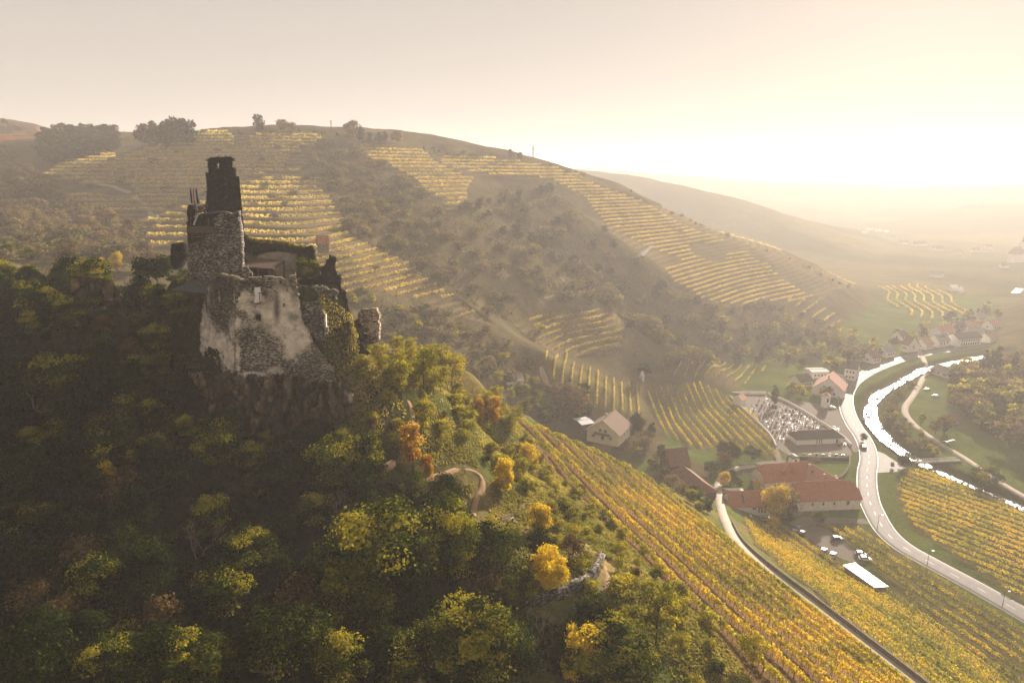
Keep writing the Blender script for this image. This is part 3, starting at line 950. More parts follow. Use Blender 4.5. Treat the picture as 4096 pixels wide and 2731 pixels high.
def twig_mesh(name, seed, h, spread, n, mat, r=.05):
    """bare crown: forking sticks."""
    rng = random.Random(seed); mb = MB()
    def grow(p, d, l, rr, lev):
        q = p + d * l
        mb.tube(p, q, rr, rr * .6, 4, caps=False)
        if lev == 0: return
        for _ in range(3 if lev > 1 else 2):
            e = (d + Vector((rng.uniform(-1, 1), rng.uniform(-1, 1), rng.uniform(-.35, .6))) * spread).normalized()
            grow(p.lerp(q, rng.uniform(.55, 1)), e, l * rng.uniform(.6, .85), rr * .55, lev - 1)
    for _ in range(n):
        grow(Vector((rng.uniform(-.2, .2), rng.uniform(-.2, .2), -.4)), Vector((rng.uniform(-.4, .4), rng.uniform(-.4, .4), 1)).normalized(), h * .36, r, 4)
    return mb.mesh(name, mat)
PROTO['dead_tree'] = [(twig_mesh('dead_tree_boughs', 5 + i, 5.0, .75, 2, M_BARKPALE, .09), None, 5.0) for i in range(3)]
PROTO['bare_tree'] = [(twig_mesh('bare_tree_boughs', 25 + i, 6.0, .5, 2, L_TWIG, .07), None, 6.0) for i in range(2)]

def plant(kind, x, y, h, name, label, cat, group=None, z=None, sink=.15, wide=1.0, rng=R):
    var = PROTO[kind]
    cm, tm, h0 = var[rng.randrange(len(var))]
    s = h / h0
    if z is None: z = gz(x, y)
    rz = rng.uniform(0, 6.283)
    if tm is None:
        o = link(name, cm); o.location = (x, y, z - sink)
        o.scale = (s * wide, s * wide, s); o.rotation_euler = (0, 0, rz)
        return tag(o, label, cat, group)
    e = empty(name, (x, y, z - sink), rz, label, cat, group)
    e.scale = (s * wide, s * wide, s)
    link('crown', cm, e); link('trunk', tm, e)
    return e

def plant_uv(kind, u, v, hpx, name, label, cat, group=None, wide=1.0):
    """u, v: foot of the plant in the picture, hpx: its height there."""
    p = ground_hit([u], [v], h=ground)[0]
    d = proj(*p)[2]
    return plant(kind, p[0], p[1], hpx * float(d) / F * 1.06, name, label, cat, group, z=p[2], wide=wide)
# ------------------------------------------------------------------ trees one can name
G1 = 'gold'
for (kind, u, v, h, w, nm, lab, cat) in [
 ('grand_gold', 550, 590, 44, 1.05, 'golden_tree', 'broad golden yellow tree glowing beside the curved ruined wall', 'tree'),
 ('gold_tree', 540, 532, 30, .95, 'golden_tree', 'smaller golden yellow tree standing above a dark round bush', 'tree'),
 ('orange_tree', 413, 470, 47, .9, 'orange_tree', 'tall orange maple beside the footpath below the castle', 'tree'),
 ('orange_tree', 426, 484, 30, .9, 'orange_tree', 'small orange tree just below the tall orange maple', 'tree'),
 ('orange_tree', 495, 428, 32, .8, 'orange_tree', 'rust orange tree at the upper end of the vine slope', 'tree'),
 ('orange_tree', 479, 424, 26, .9, 'orange_tree', 'pale orange tree beside the rust orange tree', 'tree'),
 ('gold_tree', 505, 492, 36, .6, 'golden_tree', 'slender yellow tree between the winding path and the vines', 'tree'),
 ('gold_tree', 528, 470, 26, 1.0, 'golden_tree', 'yellow bushy tree at the top edge of the vine rows', 'tree'),
 ('gold_tree', 106, 492, 30, .9, 'golden_tree', 'bright yellow crown alone in the dark shaded wood', 'tree'),
 ('gold_tree', 118, 273, 20, .7, 'golden_tree', 'yellow tree on the rocky knoll beside the castle', 'tree'),
 ('orange_tree', 104, 275, 17, .9, 'orange_tree', 'orange tree on the rocky knoll beside the castle', 'tree'),
 ('russet_tree', 70, 264, 20, 1.2, 'russet_tree', 'ochre spreading tree on the knoll', 'tree'),
 ('grand_tree', 380, 610, 108, 1.2, 'large_broadleaf_tree', 'largest yellow-tipped broadleaf tree in the foreground wood', 'tree'),
 ('grand_tree', 448, 590, 92, .8, 'broadleaf_tree', 'upright yellow-green tree between the large tree and the path', 'tree'),
 ('olive_broadleaf', 497, 590, 58, 1.1, 'broadleaf_tree', 'rounded olive tree beside the broad golden tree', 'tree'),
 ('grand_tree', 475, 690, 92, 1.15, 'broadleaf_tree', 'yellow-tipped broadleaf tree at the bottom edge below the leaning dead trunk', 'tree'),
 ('grand_tree', 610, 700, 78, 1.4, 'broadleaf_tree', 'bright yellow leafed tree at the bottom edge beside the vine slope', 'tree'),
 ('grand_gold', 580, 690, 70, .8, 'golden_tree', 'yellow and green tree at the bottom edge below the ruined wall', 'tree'),
 ('grand_tree', 250, 590, 66, 1.0, 'broadleaf_tree', 'yellow-spotted tree in the middle of the shaded wood', 'tree'),
 ('olive_broadleaf', 212, 545, 50, 1.0, 'broadleaf_tree', 'yellow-tipped tree below the castle cliff', 'tree'),
 ('grand_tree', 190, 700, 70, 1.3, 'broadleaf_tree', 'wide yellow-flecked tree at the bottom edge of the wood', 'tree'),
 ('olive_broadleaf', 66, 405, 50, 1.2, 'broadleaf_tree', 'rounded olive green tree halfway up the shaded wood', 'tree'),
 ('olive_broadleaf', 42, 330, 46, .8, 'broadleaf_tree', 'pale pointed tree at the foot of the knoll cliff', 'tree'),
 ('olive_broadleaf', 134, 470, 26, .7, 'broadleaf_tree', 'small yellow-green tree below the sparse branch', 'tree'),
 ('olive_broadleaf', 158, 362, 22, .7, 'broadleaf_tree', 'small yellowish bush beside the palace wall', 'tree'),
 ('locust', 655, 645, 66, 1.0, 'locust_tree', 'airy yellow-green locust tree by the lowest vine row', 'tree'),
 ('locust', 752, 668, 36, 1.0, 'locust_tree', 'small airy tree at the foot of the vine slope', 'tree'),
 ('locust', 382, 375, 32, .8, 'locust_tree', 'slim two-stemmed locust beside the castle rock', 'tree'),
 ('locust', 402, 400, 42, .7, 'locust_tree', 'slim locust above the start of the footpath', 'tree'),
 ('locust', 424, 388, 42, 1.1, 'locust_tree', 'yellow-green locust on the crest right of the castle', 'tree'),
 ('locust', 452, 392, 38, 1.0, 'locust_tree', 'spreading locust on the crest above the orange trees', 'tree'),
 ('locust', 405, 382, 34, 1.0, 'locust_tree', 'leafy locust on the crest next to the castle rock', 'tree'),
 ('locust', 441, 378, 32, 1.0, 'locust_tree', 'small locust at the skyline of the lit crest', 'tree'),
 ('locust', 424, 440, 42, .8, 'locust_tree', 'tall thin locust beside the descending footpath', 'tree'),
 ('dark_broadleaf', 540, 560, 32, 1.0, 'round_bush', 'dark round bush under the smaller golden tree', 'bush'),
 ('russet_tree', 573, 560, 26, 1.0, 'russet_tree', 'sparse russet tree by the curved wall', 'tree'),
 ('pine', 160, 305, 46, 1.0, 'pine_tree', 'dark umbrella pine on the castle rock beside the ruined turret', 'tree'),
 ('olive_broadleaf', 184, 318, 26, 1.5, 'broadleaf_tree', 'wide olive tree in front of the grey sheet roof', 'tree'),
 ('olive_broadleaf', 309, 284, 25, .95, 'courtyard_tree', 'leafy green tree growing inside the castle courtyard', 'tree'),
 ('dark_broadleaf', 143, 318, 40, 1.0, 'broadleaf_tree', 'dark tree below the umbrella pine', 'tree'),
]:
    plant_uv(kind, u, v, h, nm, lab, cat, None, w)

for (kind, u, v, h, lab) in [
 ('dead_tree', 535, 640, 44, 'pale dead tree with tangled grey boughs below the ruined wall'),
 ('dead_tree', 575, 626, 32, 'bare grey tree leaning on the foot of the curved wall'),
 ('dead_tree', 506, 556, 30, 'pale twisted dead tree beside the second bench'),
 ('dead_tree', 424, 634, 30, 'leaning dead trunk in the dark foreground wood'),
 ('dead_tree', 214, 664, 40, 'grey leafless tree in the bottom of the shaded wood'),
 ('dead_tree', 176, 415, 16, 'small bare forked branch left of the castle cliff'),
 ('bare_tree', 103, 268, 28, 'thin bare tree on the knoll'),
 ('bare_tree', 432, 458, 34, 'bare thin tree beside the orange maple'),
]:
    plant_uv(kind, u, v, h, kind, lab, 'tree')

# ------------------------------------------------------------------ the shaded wood and the lit scrub
FOREST = [(-20,222),(40,236),(95,268),(128,300),(165,322),(178,380),(190,398),(215,445),(330,452),(350,470),(398,482),(452,500),(470,545),(500,600),(560,620),(590,640),(620,700),(-20,700)]
OPEN = [[(300,478),(420,470),(470,480),(490,540),(470,545),(440,480),(395,470)], [(195,385),(330,385),(335,448),(200,448)], [(100,275),(135,280),(150,322),(90,322)], [(400,385),(418,385),(420,440),(404,440)], [(355,462),(412,452),(412,480),(355,482)]]
def scatter(n, poly, dmin, seed, dlo=40, dhi=260, avoid=()):
    """spots on the ground that the picture sees inside poly, kept apart by dmin metres and off the ways."""
    rng = np.random.default_rng(seed)
    us = np.array([k[0] for k in poly]); vs = np.array([k[1] for k in poly])
    m_ = max(24000, n * 500)
    a_ = np.arctan((rng.uniform(us.min() - 6, us.max() + 6, m_) - 512) / F * 1.03); r_ = np.sqrt(rng.uniform(dlo ** 2, dhi ** 2, m_))
    x, y = r_ * np.sin(a_), r_ * np.cos(a_)
    z = base_h(x, y)
    u, v, d = proj(x, y, z)
    ok = in_poly(u, v, poly) & (d > 5) & ~on_slope(x, y, -2)
    for a in avoid: ok &= ~in_poly(u, v, a)
    x, y = x[ok][:n * 60], y[ok][:n * 60]
    for ln, gap in ((ROAD, 6.0), (RIVER, 6.5), (LANE, 3.4), (TRACK, 3.4)):
        dd, _ = dist_line(x, y, ln, 12); x, y = x[dd > gap], y[dd > gap]
    z = ground(x, y); u, v, d = proj(x, y, z)
    if len(x):                                                  # drop what stands behind a crest
        t = np.linspace(.3, .97, 28)[None]
        px, py, pz = x[:, None] * t, y[:, None] * t, 130 + (z[:, None] + 4 - 130) * t
        vis = (base_h(px.ravel(), py.ravel()).reshape(px.shape) < pz).all(1)
        x, y, z, u, v, d = (k[vis] for k in (x, y, z, u, v, d))
    cell = {}; out = []
    for i in range(len(x)):
        cx, cy_ = int(x[i] // dmin), int(y[i] // dmin)
        if any((x[i] - x[j]) ** 2 + (y[i] - y[j]) ** 2 < dmin * dmin for a in (-1, 0, 1) for b in (-1, 0, 1) for j in cell.get((cx + a, cy_ + b), ())): continue
        cell.setdefault((cx, cy_), []).append(i); out.append(i)
        if len(out) >= n: break
    return [(x[i], y[i], z[i], u[i], v[i], d[i]) for i in out]

NEAR_A = [(30, 250, 'on the far left knoll'), (100, 262, 'on the knoll crest'), (40, 330, 'under the knoll crag'), (150, 340, 'in the hollow left of the castle'), (30, 420, 'high at the left edge'), (120, 430, 'in the left slope of the wood'), (190, 460, 'left below the castle crag'), (270, 470, 'right under the castle crag'), (330, 500, 'below the first bench'), (420, 520, 'under the winding path'), (40, 520, 'low at the left edge'), (140, 540, 'in the lower left wood'), (240, 560, 'in the middle of the lower wood'), (330, 600, 'left of the largest tree'), (430, 620, 'below the largest tree'), (520, 640, 'below the curved wall'), (60, 640, 'in the bottom left corner'), (190, 640, 'at the bottom left of the wood'), (300, 660, 'at the bottom of the wood'), (400, 670, 'at the bottom middle'), (590, 670, 'at the bottom near the vines')]
LIT_A = [(360, 430, 'right beside the castle crag'), (390, 370, 'under the outer castle wall'), (410, 440, 'beside the descending footpath'), (450, 400, 'behind the orange maples'), (490, 440, 'near the rust orange tree'), (540, 480, 'along the top vine row'), (500, 520, 'between winding path and vines'), (450, 500, 'inside the loop of the path'), (590, 530, 'on the bare strip by the vines'), (620, 600, 'right of the curved wall'), (680, 640, 'at the foot of the bare strip'), (640, 670, 'at the bottom beside the vines'), (520, 570, 'behind the broad golden tree'), (730, 670, 'below the last vine row')]
HILL_A = [(60, 160, 'at the upper left'), (20, 210, 'at the left picture edge'), (110, 230, 'above the knoll'), (170, 260, 'beside the turret'), (340, 190, 'near the top terraces'), (400, 220, 'beside the large terraces'), (450, 260, 'in the mid gully'), (500, 300, 'at the gully foot'), (400, 320, 'right of the castle'), (470, 345, 'above the white modern house'), (540, 240, 'under the crest'), (600, 250, 'left of the far terraces'), (580, 300, 'above the curved terraces'), (640, 320, 'over the middle dell'), (680, 350, 'above the vine strips'), (740, 330, 'over the cemetery'), (800, 340, 'over the village'), (850, 350, 'near the road bend'), (900, 350, 'by the far road'), (960, 330, 'by the long white building'), (510, 400, 'below the hill lane'), (560, 410, 'left of the chalet'), (660, 460, 'by the brown house'), (700, 490, 'beside the lane'), (980, 400, 'behind the brown shed'), (1010, 430, 'at the right edge'), (890, 400, 'by the bright water'), (930, 450, 'by the footbridge')]
def where(u, v, anchors): return min(anchors, key=lambda a: (a[0] - u) ** 2 + (a[1] - v) ** 2)[2]
def size_word(h, lo, hi): return 'small' if h < lo + (hi - lo) * .33 else ('tall' if h > lo + (hi - lo) * .67 else 'mid-sized')

rr_ = random.Random(3)
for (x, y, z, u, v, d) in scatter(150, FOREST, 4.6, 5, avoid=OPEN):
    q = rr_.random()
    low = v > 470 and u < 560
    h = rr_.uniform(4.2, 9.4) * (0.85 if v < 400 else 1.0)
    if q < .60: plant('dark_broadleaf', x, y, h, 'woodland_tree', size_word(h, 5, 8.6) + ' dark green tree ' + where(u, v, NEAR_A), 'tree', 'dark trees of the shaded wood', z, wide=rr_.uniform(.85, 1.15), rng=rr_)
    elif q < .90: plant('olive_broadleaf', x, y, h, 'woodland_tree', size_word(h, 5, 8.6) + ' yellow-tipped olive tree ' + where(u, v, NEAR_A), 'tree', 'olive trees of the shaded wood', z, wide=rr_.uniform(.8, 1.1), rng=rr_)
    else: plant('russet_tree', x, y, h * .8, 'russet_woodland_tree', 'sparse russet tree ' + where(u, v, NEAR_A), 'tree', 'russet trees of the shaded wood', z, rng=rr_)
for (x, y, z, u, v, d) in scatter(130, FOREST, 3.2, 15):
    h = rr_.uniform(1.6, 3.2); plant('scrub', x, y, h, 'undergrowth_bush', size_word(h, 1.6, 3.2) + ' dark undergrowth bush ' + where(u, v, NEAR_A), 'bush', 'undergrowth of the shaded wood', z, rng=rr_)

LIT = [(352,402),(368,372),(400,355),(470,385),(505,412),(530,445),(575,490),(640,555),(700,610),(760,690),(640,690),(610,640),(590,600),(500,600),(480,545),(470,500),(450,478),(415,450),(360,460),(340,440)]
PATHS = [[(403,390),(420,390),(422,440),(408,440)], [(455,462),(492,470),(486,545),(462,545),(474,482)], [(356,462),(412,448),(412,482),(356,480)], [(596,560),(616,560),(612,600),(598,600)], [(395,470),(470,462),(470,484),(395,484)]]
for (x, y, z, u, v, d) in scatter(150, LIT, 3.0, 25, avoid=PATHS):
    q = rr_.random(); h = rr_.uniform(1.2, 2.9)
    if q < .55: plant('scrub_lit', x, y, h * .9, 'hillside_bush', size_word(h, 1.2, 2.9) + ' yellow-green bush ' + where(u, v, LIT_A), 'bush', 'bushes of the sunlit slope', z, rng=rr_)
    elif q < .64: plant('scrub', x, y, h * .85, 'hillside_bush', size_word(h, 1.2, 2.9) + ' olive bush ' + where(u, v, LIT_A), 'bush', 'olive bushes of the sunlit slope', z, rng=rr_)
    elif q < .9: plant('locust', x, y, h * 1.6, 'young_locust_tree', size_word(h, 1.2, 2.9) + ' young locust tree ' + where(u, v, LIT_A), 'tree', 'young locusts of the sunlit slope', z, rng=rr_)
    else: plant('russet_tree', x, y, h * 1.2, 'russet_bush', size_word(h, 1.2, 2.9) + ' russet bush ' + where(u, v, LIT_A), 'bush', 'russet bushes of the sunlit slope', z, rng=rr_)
CREST = [(395,352),(445,352),(500,405),(530,440),(500,450),(440,415),(395,385)]
for (x, y, z, u, v, d) in scatter(20, CREST, 4.6, 28, avoid=PATHS):
    plant('locust', x, y, rr_.uniform(4.0, 6.2), 'crest_locust_tree', 'airy crest locust ' + where(u, v, LIT_A), 'tree', 'locusts along the sunlit crest', z, rng=rr_)
# crag and ledges right under and beside the castle
SKIRT = [(185,330),(200,300),(225,300),(225,360),(200,385),(345,392),(372,372),(350,330),(330,300),(372,352),(378,388),(350,412),(300,392),(200,392)]
for (x, y, z, u, v, d) in scatter(70, [(150,296),(215,290),(222,392),(345,392),(372,330),(392,400),(360,440),(190,440),(140,400)], 2.0, 35, avoid=[]):
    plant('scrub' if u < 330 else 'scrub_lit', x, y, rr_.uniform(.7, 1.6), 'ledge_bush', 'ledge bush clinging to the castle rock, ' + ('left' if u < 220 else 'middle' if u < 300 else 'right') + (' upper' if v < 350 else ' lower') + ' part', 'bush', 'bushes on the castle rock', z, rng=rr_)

for k, (x, y, z, u, v, d) in enumerate(scatter(16, FOREST, 9.0, 29, avoid=OPEN)):
    plant('bare_tree' if k % 2 else 'dead_tree', x, y, rr_.uniform(5, 8), 'bare_tree', ('thin bare tree ' if k % 2 else 'pale leafless tree ') + where(u, v, NEAR_A), 'tree', 'bare trees of the shaded wood', z, rng=rr_)
# ------------------------------------------------------------------ grass, as one mass of tufts
def tufts(name, regions, seed, size, mat):
    rng = np.random.default_rng(seed)
    P_, N_, T_ = [], [], []
    for (n, xr, yr, poly, avoid, tone) in regions:
        x = rng.uniform(*xr, n); y = rng.uniform(*yr, n)
        z = ground(x, y)
        u, v, d = proj(x, y, z)
        ok = in_poly(u, v, poly) & (d > 5)
        for a in avoid: ok &= ~in_poly(u, v, a)
        x, y, z = x[ok], y[ok], z[ok]
        c = fbm(x / 5, y / 5, 3, 41)
        keep = rng.random(len(x)) < np.clip((c - .3) * 4, .1, 1)
        x, y, z, c = x[keep], y[keep], z[keep], c[keep]
        P_.append(np.stack([x, y, z + size * .3], -1)); T_.append(tone + (fbm(x / 12, y / 12, 3, 43) - .5) * 1.2)
    p = np.vstack(P_); t = np.concatenate(T_)
    nrm = rng.normal(size=p.shape); nrm[:, 2] = np.abs(nrm[:, 2]) * .5 + .1; nrm /= np.linalg.norm(nrm, axis=1)[:, None]
    v, f = quads_at(p, nrm, size * rng.uniform(.5, 1.4, len(p)), rng, 1.5)
    o = link(name, mesh_np(name, v, f, [mat], False, None, {'tone': ('FLOAT', np.repeat(t, 4))}))
    tag(o, kind='stuff')
tufts('dry_grass', [(420000, (-60, 90), (60, 190), LIT, PATHS, .45)], 51, .34, L_GRASS)
tufts('undergrowth', [(190000, (-170, 40), (30, 190), FOREST, [], .25)], 52, .55, L_DARK)
# ------------------------------------------------------------------ the castle ruin
def zpx(zx, zy): return (600 + zx / 1.363) / 4, (550 + zy / 1.363) / 4     # close-up coordinates used for the ruin

def stone_mat(name, base=(.135, .127, .118), plaster=(.80, .72, .63), warm=0.0):
    m, nt, out = new_mat(name)
    g = nt.nodes.new('ShaderNodeNewGeometry')
    mp = nd(nt, 'ShaderNodeMapping'); mp.inputs['Scale'].default_value = (3.1, 3.1, 7.4)
    nt.links.new(g.outputs['Position'], mp.inputs['Vector'])
    wn_ = nt.nodes.new('ShaderNodeTexNoise'); wn_.inputs['Scale'].default_value = 1.3; wn_.inputs['Detail'].default_value = 3
    nt.links.new(mp.outputs[0], wn_.inputs['Vector'])
    va = nt.nodes.new('ShaderNodeVectorMath'); va.operation = 'MULTIPLY_ADD'
    nt.links.new(wn_.outputs['Color'], va.inputs[0]); va.inputs[1].default_value = (.5, .5, .5); nt.links.new(mp.outputs[0], va.inputs[2])
    vo = nt.nodes.new('ShaderNodeTexVoronoi'); vo.inputs['Scale'].default_value = 1.0
    nt.links.new(va.outputs[0], vo.inputs['Vector'])
    ve = nt.nodes.new('ShaderNodeTexVoronoi'); ve.feature = 'DISTANCE_TO_EDGE'; ve.inputs['Scale'].default_value = 1.0
    nt.links.new(va.outputs[0], ve.inputs['Vector'])
    sep = nt.nodes.new('ShaderNodeSeparateColor'); nt.links.new(vo.outputs['Color'], sep.inputs[0])
    b = base
    c1 = ramp(nt, sep.outputs[0], [(0, (b[0] * .22, b[1] * .22, b[2] * .24, 1)), (.42, (b[0] * .7, b[1] * .7, b[2] * .72, 1)), (.75, (b[0] * 1.8, b[1] * 1.75, b[2] * 1.65, 1)), (1, (b[0] * 3.6, b[1] * 3.4, b[2] * 3.1, 1))])
    mort = ramp(nt, ve.outputs['Distance'], [(0.0, hexc(.30, .28, .26)), (.09, hexc(1, 1, 1))])
    c1 = mixc(nt, 1.0, c1, mort, 'MULTIPLY')
    big = noise_n(nt, .35, 5, .65)
    bigc = ramp(nt, big, [(.3, hexc(.55, .55, .58)), (.7, hexc(1.3, 1.25, 1.15))])
    c1 = mixc(nt, 1.0, c1, bigc, 'MULTIPLY')
    # plaster left on the stones, ragged at its edges
    pa = attr_n(nt, 'plaster').outputs['Fac']
    n = noise_n(nt, 1.1, 7, .72)
    ma = nt.nodes.new('ShaderNodeMath'); ma.operation = 'MULTIPLY_ADD'
    nt.links.new(n, ma.inputs[0]); ma.inputs[1].default_value = 1.1; nt.links.new(pa, ma.inputs[2])
    pm = ramp(nt, ma.outputs[0], [(.68, hexc(0, 0, 0)), (.98, hexc(1, 1, 1))])
    pn = noise_n(nt, .8, 6, .7)
    p = plaster
    pc = ramp(nt, pn, [(.28, (p[0] * .48, p[1] * .46, p[2] * .46, 1)), (.5, p + (1,)), (.75, (p[0] * 1.25, p[1] * 1.25, p[2] * 1.22, 1))])
    c2 = mixc(nt, pm, c1, pc)
    # soot, lichen and damp
    sa_ = attr_n(nt, 'stain').outputs['Fac']
    c3 = mixc(nt, sa_, c2, mixc(nt, 1.0, c2, hexc(.16, .16, .18), 'MULTIPLY'))
    mo = attr_n(nt, 'moss').outputs['Fac']
    c4 = mixc(nt, mo, c3, hexc(.16, .12, .045))
    hb = nt.nodes.new('ShaderNodeMath'); hb.operation = 'ADD'
    nt.links.new(n, hb.inputs[0]); nt.links.new(ve.outputs['Distance'], hb.inputs[1])
    bsdf(nt, out, c4, .95, .1, hb.outputs[0], .6, .12)
    return m
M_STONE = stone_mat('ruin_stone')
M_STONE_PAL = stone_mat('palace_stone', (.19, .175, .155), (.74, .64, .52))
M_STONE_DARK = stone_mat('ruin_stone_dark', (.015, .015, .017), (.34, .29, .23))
M_STONE_PALE = stone_mat('ruin_stone_pale', (.25, .215, .17), (.52, .43, .33))
M_ROCK = None

def plane_at(zx0, d0, zx1, d1, zy=900):
    a = P(*zpx(zx0, zy), d0); b = P(*zpx(zx1, zy), d1)
    return a[:2], b[:2]

def ruin_wall(name, parent, pl, outline, thick, mat, cell=.20, holes=(), plaster=None, stain=None, moss=.5, rough=.07, seed=1, ragged=.5):
    """upright slab of masonry standing in plan line pl; outline in close-up points; stones stand proud by their own amounts."""
    A, B = np.array(pl[0]), np.array(pl[1])
    t = (B - A) / np.linalg.norm(B - A)
    nrm = np.array([t[1], -t[0]])                       # towards the viewer's side
    if nrm @ (CAM[:2] - A) < 0: nrm = -nrm
    def to_sz(zx, zy):
        u, v = zpx(np.asarray(zx, float), np.asarray(zy, float))
        r = rayd(u, v)
        den = r[..., :2] @ nrm
        d = ((A - CAM[:2]) @ nrm) / den
        w = CAM + r * d[..., None]
        return (w[..., :2] - A) @ t, w[..., 2]
    ol = np.array(outline, float)
    s_, z_ = to_sz(ol[:, 0], ol[:, 1])
    poly = list(zip(s_, z_))
    s0, s1, z0_, z1 = s_.min() - .4, s_.max() + .4, z_.min(), z_.max() + .6
    ns, nz = int((s1 - s0) / cell) + 2, int((z1 - z0_) / cell) + 2
    S, Z = np.meshgrid(s0 + np.arange(ns + 1) * cell, z0_ + np.arange(nz + 1) * cell, indexing='ij')
    cs, cz = (S[:-1, :-1] + cell / 2), (Z[:-1, :-1] + cell / 2)
    jx = (fbm(cs * 1.1, cz * 1.1, 3, seed) - .5) * ragged * 1.6
    jz = (fbm(cs * 1.1 + 50, cz * 1.1, 3, seed + 3) - .5) * ragged * 1.6
    mask = in_poly(cs + jx, cz + jz, poly)
    for h in holes:
        hs, hz = to_sz(np.array(h, float)[:, 0], np.array(h, float)[:, 1])
        mask &= ~in_poly(cs, cz, list(zip(hs, hz)))
    # courses of stones, each standing proud or back
    course = np.floor(Z / .2 + .3 * vnoise(S * .4, Z * .4, seed)).astype(int)
    stone = np.floor(S / .4 + _rv[course % 4096] * 7 + vnoise(S, Z, seed + 9) * .4).astype(int)
    pro = (_rv[(course * 57 + stone * 131 + seed * 977) % 4096] - .5) * rough * 2 + (fbm(S * .5, Z * .5, 3, seed) - .5) * .5
    ja = (_rv[(np.arange(S.size).reshape(S.shape) * 7 + seed) % 4096] - .5) * cell * .5
    jb = (_rv[(np.arange(S.size).reshape(S.shape) * 13 + seed * 5) % 4096] - .5) * cell * .5
    Sx, Zx = S + ja, Z + jb
    fx = A[0] + t[0] * Sx + nrm[0] * pro; fy = A[1] + t[1] * Sx + nrm[1] * pro
    bx = A[0] + t[0] * Sx - nrm[0] * (thick + pro); by = A[1] + t[1] * Sx - nrm[1] * (thick + pro)
    N = S.size
    V = np.vstack([np.stack([fx.ravel(), fy.ravel(), Zx.ravel()], -1), np.stack([bx.ravel(), by.ravel(), Zx.ravel()], -1)])
    idx = np.arange(N).reshape(S.shape)
    def q(a, b, c, d): return np.stack([a, b, c, d], -1)
    a, b, c, d = idx[:-1, :-1], idx[1:, :-1], idx[1:, 1:], idx[:-1, 1:]
    F_ = [q(a, b, c, d)[mask], (q(a, d, c, b) + N)[mask]]
    pm = np.pad(mask, 1)
    e = mask & ~pm[:-2, 1:-1]; F_.append(q(a, d, d + N, a + N)[e])
    e = mask & ~pm[2:, 1:-1]; F_.append(q(b, b + N, c + N, c)[e])
    e = mask & ~pm[1:-1, :-2]; F_.append(q(a, a + N, b + N, b)[e])
    etop = mask & ~pm[1:-1, 2:]; F_.append(q(d, c, c + N, d + N)[etop])
    Fa = np.vstack(F_)
    used = np.unique(Fa); rm = np.full(2 * N, -1); rm[used] = np.arange(len(used))
    # attributes
    w = np.stack([fx, fy, Zx], -1).reshape(-1, 3)
    uu, vv, _ = proj(w[:, 0], w[:, 1], w[:, 2])
    zx, zy = (uu * 4 - 600) * 1.363, (vv * 4 - 550) * 1.363
    def patches(lst):
        o = np.zeros(N)
        for (cx, cy_, rx, ry, val) in lst or []:
            r2 = ((zx - cx) / rx) ** 2 + ((zy - cy_) / ry) ** 2
            o = np.maximum(o, val * np.clip(1.35 - r2 ** .5 * .9, 0, 1)) if val > 0 else o * (1 - (-val) * np.clip(1.4 - r2 ** .5, 0, 1))
        return np.clip(o, 0, 1)
    pa = np.tile(patches(plaster), 2); st = np.tile(patches(stain), 2)
    mo = np.zeros(2 * N)
    top = np.zeros(S.shape, bool)
    top[:-1, 1:] |= etop; top[1:, 1:] |= etop
    tf = top.ravel() & (np.tile(NR.random(1), 1)[0] >= 0)
    mo[:N][tf] = moss; mo[N:][tf] = moss
    me = mesh_np(name, V[used], rm[Fa], [mat], False, None, {'plaster': ('FLOAT', pa[used]), 'stain': ('FLOAT', st[used]), 'moss': ('FLOAT', mo[used])})
    return link(name, me, parent)

CASTLE = empty('castle_ruin', (0, 0, 0), 0, 'ruined stone castle with a tall dark keep and a windowed palace wall on its rock', 'castle')
PF = plane_at(465, 111.5, 1008, 116.5)
PLF = plane_at(465, 111.5, 300, 117.5)
WIN = [(569,818),(572,814),(602,814),(606,820),(606,902),(569,902)]
pw = ruin_wall('palace_wall', CASTLE, PF,
  [(460,775),(520,768),(600,765),(680,762),(740,770),(775,755),(792,752),(800,800),(818,850),(815,900),(828,1000),(862,1040),(893,1110),(925,1165),(965,1225),(1005,1265),(1009,1345),(760,1345),(640,1325),(460,1325)],
  1.5, M_STONE_PAL, holes=[WIN, [(578,962),(606,962),(606,1000),(578,1000)], [(722,905),(734,905),(734,918),(722,918)], [(742,818),(752,818),(752,832),(742,832)]],
  plaster=[(500,880,70,60,.42),(530,940,60,50,.42),(640,960,60,110,.46),(720,930,80,150,.52),(780,960,50,130,.50),(800,1110,80,90,.58),(790,1050,70,70,.55),(560,1020,90,26,.38),(480,1010,24,60,.44),(690,1030,80,60,.5),(560,1290,110,20,.52),(690,1280,45,30,.55),(480,1180,18,120,.40),(790,1170,60,50,.55),(470,860,25,90,.40),(575,1095,95,70,-.95),(490,960,40,24,-.9),(790,1000,24,50,-.4),(840,1200,60,50,-.7)],
  stain=[(520,800,150,45,.65),(740,790,60,45,.65),(690,925,16,95,.95),(790,850,24,70,.5),(860,1240,170,90,.2),(560,1060,80,60,.35),(780,975,30,25,.7),(640,880,24,60,.5),(720,1270,70,60,.4)], seed=1)
